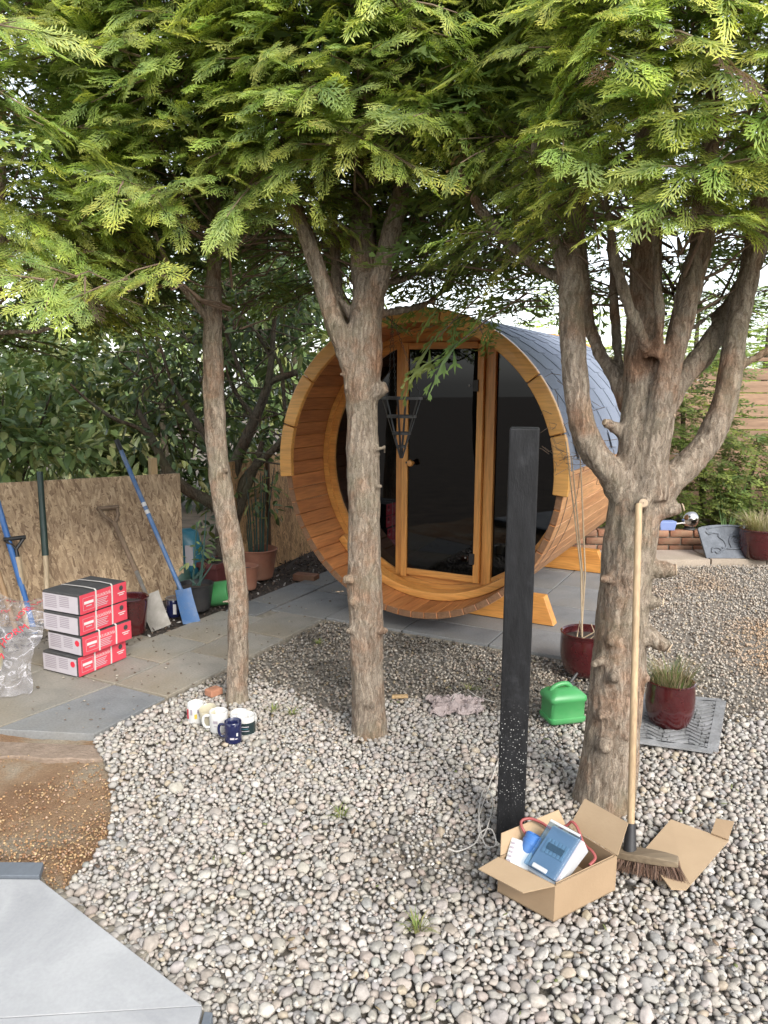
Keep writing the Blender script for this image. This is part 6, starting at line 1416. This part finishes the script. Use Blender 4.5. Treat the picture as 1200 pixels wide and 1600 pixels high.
# loose bricks on the mulch
def loose_brick(label, p, rz, d=(0.2, .1, .055), mat=None):
    t = thing('brick', label, 'brick', p, rz); MB().box((0, 0, d[2] / 2), d).build('body', mat or M['brick'], t, bevel=.005); MB().box((0, 0, d[2] + .0006), (d[0] * .6, d[1] * .45, .004)).build('frog', M['brick'], t, bevel=.0015); return t
loose_brick('grey brown brick lying on the bark mulch beside the sauna', gp(478, 905) + Vector((0, .02, -.015)), R(-20))
loose_brick('red brick fragment beside the foot of the slim trunk', gp(334, 1084) + Vector((0, 0, -.005)), R(50), (.075, .06, .035), pmat('brick_bit', (.42, .20, .12), .9, (.33, .15, .09), 10.0, .4, 60))
o = MB().hexa([(0, 0, 0), (.085, .01, 0), (.083, .035, 0), (.0, .024, 0), (.002, .001, .014), (.084, .011, .013), (.082, .034, .013), (.001, .023, .014)]).build('wood_offcut', M['softwood'], None, bevel=.0015, loc=gp(612, 1092) + Vector((0, 0, .0))); tag(o, 'short pale wood offcut lying right of the middle trunk', 'offcut')

# ---- mugs on the pebbles
def mug(label, px, py_, mat, r_, h, ang_, deco=None, taper=0.0, tilt=0.0, handle=True):
    t = thing('mug', label, 'mug', gp(px, py_) + Vector((0, r_, -.004)), ang_, group='mugs set down on the pebbles'); t.rotation_euler = (tilt, 0, ang_)
    w_ = .0035
    MB().lathe([(r_ * .86, 0), (r_ * (1 - taper), .004), (r_, h * .6), (r_, h - .002), (r_ - .0015, h), (r_ - w_, h - .002), (r_ - w_, h * .4), (r_ * .8, .008)], 32).build('cup', mat, t, smooth=True)
    if handle: MB().tube(spline([(r_ - .002, 0, h * .80), (r_ + .022, 0, h * .78), (r_ + .028, 0, h * .5), (r_ + .018, 0, h * .25), (r_ - .002, 0, h * .2)], 5), .005, 8, flat=1.3).build('handle', mat, t, smooth=True)
    for (a0, a1, z0, z1, m_) in deco or ():
        mb = MB(); k = 10; a0, a1 = R(a0) - ang_, R(a1) - ang_
        vs_ = []
        for j in range(k + 1):
            a = a0 + (a1 - a0) * j / k; vs_ += [((r_ + .0007) * math.cos(a), (r_ + .0007) * math.sin(a), z0 * h), ((r_ + .0007) * math.cos(a), (r_ + .0007) * math.sin(a), z1 * h)]
        mb.add(vs_, [(2 * j, 2 * j + 2, 2 * j + 3, 2 * j + 1) for j in range(k)]); mb.build('printed_band' if a1 - a0 > 2 else 'print', M[m_], t, smooth=True)
    return t
mug('white mug with a red figure printed on it, leftmost of the mugs', 303, 1131, M['ceramic'], .041, .092, R(60), [(-150, -128, .25, .78, 'redprint'), (-85, -68, .3, .55, 'yellow'), (-112, -98, .5, .8, 'greyprint'), (-66, -56, .6, .8, 'greyprint')])
mug('cream mug leaning behind the plain white mug', 327, 1136, M['cream'], .042, .09, R(150), None, 0, R(-14))
mug('white mug with a small grey motif and its handle to the left', 339, 1146, M['ceramic'], .043, .096, R(195), [(-112, -84, .52, .66, 'greyprint'), (-108, -90, .36, .41, 'greyprint')])
mug('white mug with a red bar behind the navy mug', 372, 1146, M['ceramic'], .043, .09, R(80), [(-128, -108, .25, .85, 'redprint')])
mug('white mug with a wide dark band, rightmost of the mugs', 382, 1151, M['ceramic'], .043, .092, R(60), [(-190, 10, .12, .72, 'darkband'), (-110, -62, .52, .56, 'lilac'), (-112, -66, .42, .45, 'teal'), (-108, -60, .3, .33, 'lilac')], .02)
mug('dark navy mug with pale lettering in front of the other mugs', 362, 1163, M['navy'], .039, .098, R(175), [(-100, -72, .25, .34, 'lilac'), (-58, -46, .4, .55, 'ceramic'), (-66, -50, .25, .30, 'lilac')])

# ---- crumpled rag
q0 = gp(712, 1104); t = thing('rag', 'crumpled pale pink rag on the pebbles left of the black post', 'cloth', q0); mb = MB(); nx = 40; vs_ = []
for j in range(nx + 1):
    for i in range(nx + 1):
        a, b = i / nx * 2 - 1, j / nx * 2 - 1; v = Vector((a * 1.6, b * 1.6, 3)); r_ = 1 + .25 * noise.noise(v)
        x = a * .135 * r_ + .03 * noise.noise(v * 1.7); y = b * .10 * r_ + .03 * noise.noise(v * 1.9 + Vector((4, 0, 0)))
        z = .010 + .038 * abs(noise.noise(v * 2.1)) + .024 * abs(noise.noise(v * 4.3 + Vector((1, 1, 0)))) - .012 * max(abs(a), abs(b)) ** 4; vs_.append((x, y, max(z, .002)))
mb.add(vs_, [(j * (nx + 1) + i, j * (nx + 1) + i + 1, (j + 1) * (nx + 1) + i + 1, (j + 1) * (nx + 1) + i) for j in range(nx) for i in range(nx)])
mb.build('cloth', pmat('rag', (.40, .335, .32), .9, (.28, .225, .215), 14.0, .5, 60), t, smooth=True)
MB().tube([(-.02, .0, .025), (-.0, .07, .03), (.04, .16, .012)], .0022, 6).build('cord', M['rope'], t, smooth=True)
MB().tube([(.08, .2, .008), (.12, .1, .01), (.2, .04, .008)], .0022, 6).build('cord', M['rope'], t, smooth=True)
# ---- white cord by the post
q0 = gp(765, 1290); rg = random.Random(21); pts_ = []
for (x, y, z) in ((778, 1190, .01), (760, 1240, .012), (748, 1280, .015), (752, 1310, .02), (764, 1285, .03), (770, 1250, .03), (757, 1232, .02), (748, 1270, .018), (757, 1318, .016), (775, 1320, .015), (768, 1296, .025), (752, 1300, .02), (742, 1318, .012), (716, 1330, .01), (700, 1326, .01)):
    p = gp(x, y, z); pts_.append(tuple(p))
o = MB().tube(spline(pts_, 6), .0024, 6).build('cord', M['rope'], None, smooth=True, origin=q0, loc=q0); tag(o, 'tangled white cord on the pebbles at the left foot of the black post', 'cord')

# ---- fuel can
q = gp(884, 1134); t = thing('fuel_can', 'green plastic fuel can with moulded handle beside the stout trunk', 'fuel can', q + Vector((.0, .075, 0)), R(14))
mb = MB(); lx_, ly_ = .19, .135
def ringp(sx, sy, z, r_=.02): 
    pts_ = []
    for cx_, cy2, a0 in ((sx / 2 - r_, sy / 2 - r_, 0), (-sx / 2 + r_, sy / 2 - r_, 90), (-sx / 2 + r_, -sy / 2 + r_, 180), (sx / 2 - r_, -sy / 2 + r_, 270)):
        for k in range(5): a = R(a0 + k * 22.5); pts_.append((cx_ + r_ * math.cos(a), cy2 + r_ * math.sin(a), z))
    return pts_
def loft(rings):
    mb = MB(); n_ = len(rings[0]); vs_ = [p for r_ in rings for p in r_]
    mb.add(vs_, [tuple(range(n_ - 1, -1, -1)), tuple((len(rings) - 1) * n_ + k for k in range(n_))] + [(i * n_ + k, i * n_ + (k + 1) % n_, (i + 1) * n_ + (k + 1) % n_, (i + 1) * n_ + k) for i in range(len(rings) - 1) for k in range(n_)]); return mb
loft([ringp(.17, .12, 0), ringp(.185, .135, .008), ringp(.19, .14, .02), ringp(.19, .14, .028), ringp(.178, .128, .032), ringp(.178, .128, .105), ringp(.19, .14, .112), ringp(.192, .142, .122), ringp(.188, .138, .135), ringp(.15, .105, .152), ringp(.10, .06, .165)]).build('body', M['greenplastic'], t, smooth=True)
MB().tube(spline([(-.07, 0, .135), (-.055, 0, .165), (-.02, 0, .180), (.02, 0, .178), (.045, 0, .150)], 5), .012, 10).build('handle', M['greenplastic'], t, smooth=True)
cp = MB().lathe([(.022, 0), (.022, .02), (.018, .024), (.001, .025)], 16, (.045, .02, .155)).build('cap', M['blackplastic'], t, smooth=True)
MB().tube([(.045, .02, .175), (.06, .02, .195), (.085, .03, .215)], [.012, .009, .006], 8).build('spout', M['blackplastic'], cp, smooth=True)
# ---- rubber mat with wavy slots
ca, cb_, cc_, cd2 = gp(985, 1158, .012), gp(1113, 1176, .012), gp(1127, 1098, .012), gp(1010, 1088, .012)
t = thing('rubber_mat', 'grey rubber mat with wavy slots under the glazed pot', 'mat', ca)
def matpt(a, b, z=0): p = ca.lerp(cb_, a).lerp(cd2.lerp(cc_, a), b) - ca; return Vector((p.x, p.y, .004 + z))
def strip(pts_, w_, name):
    mb = MB()
    for i in range(len(pts_) - 1):
        a, b = pts_[i], pts_[i + 1]; d = (b - a).normalized(); s_ = Vector((-d.y, d.x, 0)) * w_ / 2; u_ = Vector((0, 0, .009))
        mb.hexa([a - s_, a + s_, b + s_, b - s_, a - s_ + u_, a + s_ + u_, b + s_ + u_, b - s_ + u_])
    return mb.build(name, M['rubber'], t)
for (a, b) in (((0, 0), (1, 0)), ((1, 0), (1, 1)), ((1, 1), (0, 1)), ((0, 1), (0, 0))): strip([matpt(*a, .001 * (a[0] == b[0])), matpt(*b, .001 * (a[0] == b[0]))], .045, 'border')
for k in range(13):
    f = (k + .8) / 13.5; strip([matpt(.04 + .92 * i / 14, min(.96, max(.04, f + .05 * math.sin(i * .8 + k * .35)))) for i in range(15)], .016 if k % 2 else .022, 'strip')
MB().add([matpt(.03, .03, -.003), matpt(.97, .03, -.003), matpt(.97, .97, -.003), matpt(.03, .97, -.003)], [(0, 1, 2, 3)]).build('slot_shade', pmat('mat_shadow', (.03, .03, .03), .9), t)  # dark sheet put in for the shade between the strips

# ---- open cardboard box
A = gp(864.7, 1443); B_ = gp(961, 1393); D_ = gp(777, 1395); e1 = B_ - A; e2 = D_ - A; e2 = e2 - e1 * (e2.dot(e1) / e1.length_squared) * 0.85; hb = .125; U_ = Vector((0, 0, 1)); Cq = A + e1 + e2
t = thing('cardboard_box', 'open cardboard box holding electrical parts in front of the black post', 'box', A); TK = .004
def plate(name, quad, mat, tk=TK, par=t): return MB().slab([Vector(p) - A for p in quad], tk).build(name, mat, par)
z0 = U_ * .004; h_ = U_ * hb
plate('side', [A + z0, B_ + z0, B_ + h_, A + h_], M['card'], -TK); plate('side', [B_ + z0, Cq + z0, Cq + h_, B_ + h_], M['card'], -TK)
plate('side', [Cq + z0, D_ + z0, D_ + h_, Cq + h_], M['card'], -TK); plate('side', [D_ + z0, A + z0, A + h_, D_ + h_], M['card'], -TK)
plate('base', [A + z0, B_ + z0, Cq + z0, D_ + z0], M['cardin'])
n1 = -(e1.normalized()); n2 = e2.normalized(); f2 = e1.normalized()
hz = h_ + U_ * .001
def flap(p, q, w_, i0, i1, mat, tk=.003):
    d = (q - p).normalized(); plate('flap', [p + hz, q + hz, q + hz + w_ + d * i1, p + hz + w_ + d * i0], mat, tk)
flap(D_ + n1 * .001, A + n1 * .001, n1 * .088 - U_ * .006, .006, -.035, M['cardin'])
flap(B_ + f2 * .001, Cq + f2 * .001, f2 * .055 + U_ * .09, .010, -.012, M['cardin'])
flap(A + f2 * .01 + n2 * .005, B_ - f2 * .01 + n2 * .005, n2 * .03 - U_ * .055, .015, -.015, M['card'])
flap(Cq + n2 * .001 - f2 * .01, D_ + n2 * .001 + f2 * .01, n2 * .02 + U_ * .06, .02, -.02, M['cardin'])
# consumer unit with blue see-through lid
M['greycase'] = pmat('grey_plastic_case', (.50, .51, .52), .4, (.45, .46, .47), 5.0)
def lidmat():
    m, n, l, b = newmat('blue_lid'); b.inputs['Base Color'].default_value = (.10, .19, .28, 1); b.inputs['Roughness'].default_value = .12; b.inputs['Coat Weight'].default_value = .6
    tr = n.new('ShaderNodeBsdfTransparent'); tr.inputs[0].default_value = (.70, .82, .92, 1); mx = n.new('ShaderNodeMixShader'); mx.inputs[0].default_value = .2
    l.new(tr.outputs[0], mx.inputs[1]); l.new(b.outputs[0], mx.inputs[2]); l.new(mx.outputs[0], n['Material Output'].inputs[0]); return m
M['lid'] = lidmat()
BLp, BRp = at(817, 1351, A.y + .10), at(867, 1381, A.y + .015); TLp = at(867, 1285, A.y + .185); 
ex = (BRp - BLp); ey = (TLp - BLp); ey = ey - ex * (ey.dot(ex) / ex.length_squared); ez = ex.cross(ey).normalized(); W_, H_ = ex.length, ey.length; exn, eyn = ex / W_, ey / H_
t = thing('switch_enclosure', 'grey electrical enclosure with a blue see through lid tilted up in the box', 'enclosure', BLp)
t.matrix_world = Matrix((exn, eyn, ez)).transposed().to_4x4(); t.location = BLp
def lb(name, x0, x1, y0, y1, z0, z1, m_, bv=.004, par=None): return MB().box(((x0 + x1) / 2, (y0 + y1) / 2, (z0 + z1) / 2), (x1 - x0, y1 - y0, z1 - z0)).build(name, m_, par or t, bevel=bv)
MB().hexa([(0, 0, -.05), (W_, 0, -.05), (W_, H_, -.085), (0, H_, -.085), (0, 0, -.022), (W_, 0, -.022), (W_, H_, -.022), (0, H_, -.022)]).build('case', M['greycase'], t, bevel=.006)
lb('inner_panel', .006, W_ - .006, .012, H_ - .008, -.021, -.014, M['lilac'], .001)
for k in range(6): lb('breaker', .02 + k * (W_ - .04) / 6, .02 + (k + .8) * (W_ - .04) / 6, H_ * .42, H_ * .72, -.0135, -.008, M['greycase'], .001)
lb('switch_bank', .03, W_ - .03, H_ * .50, H_ * .62, -.0078, -.003, M['blackplastic'], .001)
ld = lb('lid', .001, W_ - .001, .004, H_ - .002, -.001, .012, M['lid'], .005)
lb('latch', W_ * .28, W_ * .72, .006, .02, .0125, .018, M['greycase'], .003, ld)
lb('hinge_bar', .004, W_ - .004, H_ - .010, H_ - .001, .0125, .016, M['greycase'], .002, ld)
# white socket, blue plug, red cable
q = at(812, 1335, A.y + .15); t = thing('white_switch', 'white plastic switch plate leaning in the left of the cardboard box', 'switch', q); t.rotation_euler = (R(38), R(6), R(-22))
MB().box((0, 0, .0), (.075, .085, .022)).build('body', M['ceramic'], t, bevel=.005)
for k in range(5): MB().box((-.027, -.032 + k * .014, .0115), (.012, .007, .003)).build('slot', M['greyprint'], t, bevel=.001)
MB().box((.018, .02, .0118), (.016, .012, .003)).build('slot', M['blackplastic'], t, bevel=.001)
q = at(829, 1318, A.y + .17); t = thing('blue_plug', 'bright blue industrial plug beside the white switch in the box', 'plug', q); Mx = Matrix.Rotation(R(-20), 3, 'X') @ Matrix.Rotation(R(25), 3, 'Y')
MB().lathe([(.016, -.03), (.024, -.028), (.026, .0), (.026, .028), (.021, .032), (.020, .012)], 20, M=Mx).build('body', M['bluesheen'], t, smooth=True)
MB().lathe([(.028, .0), (.028, .01)], 20, M=Mx).build('collar', M['bluesheen'], t, smooth=True)
q0 = at(830, 1300, A.y + .19)
cab = [at(832, 1315, A.y + .18), at(817, 1296, A.y + .20), at(815, 1283, A.y + .21), at(828, 1279, A.y + .22), at(845, 1285, A.y + .24), at(865, 1296, A.y + .25), at(885, 1290, A.y + .24), at(893, 1284, A.y + .23), at(902, 1293, A.y + .21), at(912, 1318, A.y + .17), at(925, 1330, A.y + .14), at(930, 1341, A.y + .12), at(921, 1352, A.y + .10)]
o = MB().tube(spline([tuple(p) for p in cab], 5), .0048, 8).build('cable', pmat('red_cable', (.30, .07, .065), .5, (.24, .055, .05), 10.0), None, smooth=True, origin=q0, loc=q0); tag(o, 'dull red cable looping behind the enclosure in the box', 'cable')
# ---- loose cardboard sheet
qs = [gp(x, y, .026) for x, y in ((1004, 1332), (1048, 1283), (1139, 1313), (1072, 1391), (1048, 1392))]; o0 = qs[0]
t = thing('cardboard_sheet', 'flat cardboard sheet under the broom bristles', 'cardboard', o0)
mb = MB(); mb.slab([p - o0 + Vector((0, 0, .004 * math.sin(i * 2))) for i, p in enumerate(qs)][::-1], .004); mb.build('sheet', M['cardin'], t)
qt = [gp(1111, 1303, .031), gp(1119, 1280, .045), gp(1147, 1285, .045), gp(1138, 1313, .031)]; MB().slab([p - o0 for p in qt][::-1], .004).build('tab', M['card'], t)
# ---- broom
h0 = at(998, 790, Y3 - .16); hb_ = at(985.5, 1292, 2.37); sk = at(984, 1331, 2.345)
t = thing('broom', 'broom with stiff brown bristles and a pale wooden handle against the stout trunk', 'broom', Vector((sk.x, sk.y, 0))); o0 = Vector((sk.x, sk.y, 0))
MB().tube([h0 + (h0 - hb_).normalized() * .008, h0, vline(h0, hb_, .5), hb_], [.008, .012, .012, .012], 14).build('handle', M['broomstick'], t, smooth=True, origin=o0)
dd_ = (sk - hb_).normalized(); MB().tube([hb_ - dd_ * .012, hb_ + dd_ * .02, sk], [.016, .018, .023], 14).build('socket', M['blackplastic'], t, smooth=True, origin=o0)
ha_, hb2 = at(960, 1330, 2.36), at(1060, 1346, 2.275); L_ = hb2 - ha_; ln = L_.normalized(); sd = Vector((-ln.y, ln.x, 0)).normalized(); up_ = ln.cross(sd)
if up_.z < 0: up_ = -up_
mb = MB(); k = 10; vs_ = []
for i in range(k + 1):
    f = i / k; p = ha_ + L_ * f; w_ = .026 * (1 - .25 * abs(2 * f - 1) ** 3); b_ = .006 * math.sin(math.pi * f)
    vs_ += [p - sd * w_ - up_ * .013, p + sd * w_ - up_ * .013, p + sd * w_ + up_ * (.009 + b_), p - sd * w_ + up_ * (.009 + b_)]
mb.add(vs_, [(i * 4 + e, i * 4 + (e + 1) % 4, i * 4 + 4 + (e + 1) % 4, i * 4 + 4 + e) for i in range(k) for e in range(4)] + [(3, 2, 1, 0), tuple(k * 4 + e for e in range(4))]); mb.build('head', wood('broom_head', (.22, .17, .11), (.13, .095, .06), 'x', .75, .05), t, bevel=.004, origin=o0)
rg = np.random.default_rng(4); V = []; F = []; C = []; BC = np.array([(.17, .10, .07), (.11, .07, .05), (.26, .17, .12), (.20, .13, .10)])
for i in range(1500):
    f = rg.random(); g_ = rg.uniform(-1, 1); p = np.array(ha_ + L_ * f + sd * (.022 * g_) - up_ * .010); dn = np.array([0, 0, -1.0]) * (p[2] - .014) * rg.uniform(.82, 1.02) + np.array(sd) * (-.035 - .02 * g_ + rg.normal(0, .008)) + np.array(ln) * ((f - .45) * .045 + rg.normal(0, .007))
    s_ = np.array(ln) * .0013 if i % 2 else np.array(sd) * .0013; q = p + dn * .55 + rg.normal(0, .002, 3); e_ = p + dn; b_ = len(V); V += [p - s_, p + s_, q + s_, q - s_, e_ + s_ * .5, e_ - s_ * .5]; F += [(b_, b_ + 1, b_ + 2, b_ + 3), (b_ + 3, b_ + 2, b_ + 4, b_ + 5)]; c = BC[rg.integers(4)] * rg.uniform(.8, 1.25); C += [c] * 6
np_mesh('bristles', V, F, M['grass'], t, np.array(C), origin=o0, kind='stuff')

# ---- hanging basket
top = at(625, 622, 3.62); ap = at(627, 716, 3.62); R_ = .092; hgt = top.z - ap.z
t = thing('hanging_basket', 'black conical hanging basket of flat metal strips in front of the sauna door', 'hanging basket', ap)
for f in (1.0, .70, .42, .2):
    r_ = R_ * f + .004; z = hgt * f; MB().lathe([(r_, z - .006), (r_ + .0015, z - .006), (r_ + .0015, z + .006), (r_, z + .006), (r_, z - .006)], 28, cap0=False, cap1=False).build('hoop', M['black'], t, smooth=False)
for k in range(6):
    a = k * math.pi / 3 + .3; d = Vector((math.cos(a), math.sin(a), 0)); s_ = Vector((-d.y, d.x, 0)) * .005; p, q = d * .005, d * (R_ + .004) + Vector((0, 0, hgt))
    MB().hexa([p - s_, p + s_, q + s_, q - s_, p - s_ + d * .0015, p + s_ + d * .0015, q + s_ + d * .0015, q - s_ + d * .0015]).build('strip', M['black'], t)
hk = at(612, 492, 3.5) - ap
for k in range(3):
    a = k * 2.094 + .2; p = Vector((math.cos(a) * R_, math.sin(a) * R_, hgt)); mb = MB(); nn = 26
    for i in range(nn):
        c = p.lerp(hk, (i + .5) / nn); d = (hk - p).normalized(); s_ = d.cross(Vector((1, 0, 0)) if i % 2 else Vector((0, 1, 0))).normalized(); l_ = (hk - p).length / nn * .72
        mb.tube([c - d * l_ * .6, c - d * l_ * .3 + s_ * .004, c + d * l_ * .3 + s_ * .004, c + d * l_ * .6], .0011, 4, False); mb.tube([c - d * l_ * .6, c - d * l_ * .3 - s_ * .004, c + d * l_ * .3 - s_ * .004, c + d * l_ * .6], .0011, 4, False)
    mb.build('chain', M['black'], t)

# ---- right background: low wall, plaque, ball, bulbs
wl = thing('low_brick_wall', 'low brick wall edging the bed behind the paved edge', 'wall', (3.3, 7.34, 0))
bme = None
for cse in range(3):
    for k in range(14):
        x = -1.58 + k * .232 + (.116 if cse % 2 else 0)
        o = MB().box((0, 0, 0), (.215, .1, .062)).build('brick', M['brick'], wl, bevel=.004) if bme is None else None
        if o is None: o = bpy.data.objects.new('brick', bme); link(o, wl); b = o.modifiers.new('b', 'BEVEL'); b.width = .004
        bme = o.data; o.location = (x, random.uniform(-.004, .004), .035 + cse * .074); o.rotation_euler = (0, 0, random.uniform(-.02, .02))
MB().box((0, .012, .085), (3.4, .08, .2)).build('mortar', M['mortar'], wl)
bedm = MB().box((3.4, 8.0, .05), (4.2, 1.2, .2)).build('planting_bed', M['earth']); bedm['kind'] = 'structure'
q = at(1077, 822, 7.36); t = thing('mirror_ball', 'silver mirror ball on a dark foot on the low brick wall', 'ornament', (q.x, 7.36, .212)); r_ = .092
MB().lathe([(.055, 0), (.058, .008), (.05, .02), (.03, .024)], 24).build('foot', M['blackplastic'], t, smooth=True)
MB().lathe([(.012, .0)] + [(r_ * math.sin(math.pi * (i + .6) / 18.2), -r_ * math.cos(math.pi * (i + .6) / 18.2)) for i in range(18)] + [(.002, r_)], 32, (0, 0, .018 + r_)).build('ball', M['chrome'], t, smooth=True)
q = at(1041, 826, 7.34); t = thing('blue_tub', 'small pale blue plastic tub on the low wall left of the mirror ball', 'tub', (q.x, 7.34, .212))
MB().hexa([(-.07, -.04, 0), (.07, -.04, 0), (.07, .04, 0), (-.07, .04, 0), (-.085, -.05, .09), (.085, -.05, .09), (.085, .05, .09), (-.085, .05, .09)]).build('body', pmat('pale_blue', (.20, .27, .50), .5, (.17, .23, .45), 6.0), t, bevel=.008)
MB().tube([(.06, -.02, .06), (.14, -.03, .075), (.2, -.03, .07)], [.008, .007, .007], 8).build('handle', M['strap'], t, smooth=True)
# cast plaque leaning on the wall
pl_ = gp(1104, 872, .034); pr2 = gp(1172, 872, .034); tl_ = at(1088, 822, pl_.y + .24); W_ = .45; ex = (pr2 - pl_); W_ = ex.length + .10; exn = ex.normalized()
t = thing('cast_plaque', 'dark slate grey cast plaque with raised scrolls leaning on the low wall', 'plaque', pl_); lean = R(34)
up_ = Vector((0, math.sin(lean), math.cos(lean))); nn = exn.cross(up_).normalized(); t.matrix_world = Matrix((exn, up_, nn)).transposed().to_4x4(); t.location = pl_
H_ = .34; out = [(0, 0), (W_, 0), (W_ + .03, H_ * .86)] + [(W_ / 2 + (W_ / 2 + .03) * math.cos(a), H_ * .86 + H_ * .14 * math.sin(a)) for a in [math.pi * k / 12 for k in range(1, 12)]] + [(-.03, H_ * .86)]
MB().prism(out, -.025, 0).build('plate', M['slateplate'], t, bevel=.006)
def scroll(pts_, r_=.009): return MB().tube(spline([(x * W_, y * H_, .003) for x, y in pts_], 5), r_, 8).build('scroll', M['slateplate'], t, smooth=True)
scroll([(.12, .16), (.14, .28), (.24, .30), (.30, .22), (.22, .14), (.18, .2)]); scroll([(.30, .22), (.40, .32), (.38, .5), (.30, .62), (.32, .72)]); scroll([(.32, .72), (.2, .74), (.12, .7), (.08, .78)]); scroll([(.5, .3), (.48, .5), (.55, .66), (.66, .62), (.66, .5), (.58, .48), (.6, .56)]); scroll([(.32, .3), (.5, .27), (.72, .29), (.85, .22)]); scroll([(.1, .86), (.3, .92), (.5, .95), (.7, .92), (.9, .86)], .006); scroll([(.85, .22), (.92, .32), (.84, .4), (.78, .34)]); scroll([(.7, .72), (.8, .76), (.9, .7)])
# bulb leaves
q = Vector((at(1140, 800, 7.62).x, 7.62, .14)); t = thing('bulb_plant', 'clump of upright green bulb leaves behind the cast plaque', 'plant', q)
for (x, y) in ((1118, 790), (1125, 788), (1130, 795), (1147, 786), (1160, 780), (1155, 792)):
    e_ = at(x, y, 7.6) - q; b_ = Vector((e_.x * .3, 0, 0)); mb = MB(); vs_ = []; d = (e_ - b_); s_ = Vector((1, 0, 0))
    for i in range(6):
        f = i / 5; p = b_ + d * f + Vector((d.x * .3 * f * f, -.02 * f, .16 * f)); w_ = .012 * (1 - f * .8); vs_ += [p - s_ * w_ - Vector((0, .003, 0)), p + Vector((0, .004, 0)), p + s_ * w_ - Vector((0, .003, 0))]
    mb.add(vs_, [(i * 3 + k, i * 3 + k + 1, i * 3 + k + 4, i * 3 + k + 3) for i in range(5) for k in range(2)]); mb.build('blade', pmat('bulb_leaf', (.16, .26, .10), .45, (.12, .2, .08), 8.0) if 'bulb' not in M else M['bulb'], t, smooth=True)
# ---- weeds in the gravel
for i, (x, y, lab, n_, h_) in enumerate(((532, 1272, 'small green weed among the open pebbles left of the black post', 30, .05), (652, 1450, 'yellowish weed sprig lying on the pebbles left of the cardboard box', 44, .07), (425, 1108, 'green weed right of the mugs near the slim trunk', 40, .05), (458, 1112, 'small tuft of weed between the slim and the middle trunk', 26, .04), (497, 1003, 'low weed on the dark gravel left of the middle trunk', 30, .04), (735, 1190 - 116, 'thin weed in the fine gravel behind the rag', 22, .04), (962, 1250, 'green sprouts at the foot of the stout trunk', 46, .06))):
    p = gp(x, y); t = thing('weed', lab, 'weed', p); grass_tuft(t, 'blades', -.01, .02, n_, h_, .06, [(.16, .22, .06), (.24, .27, .09), (.3, .28, .12)], 40 + i, .8, .0022)
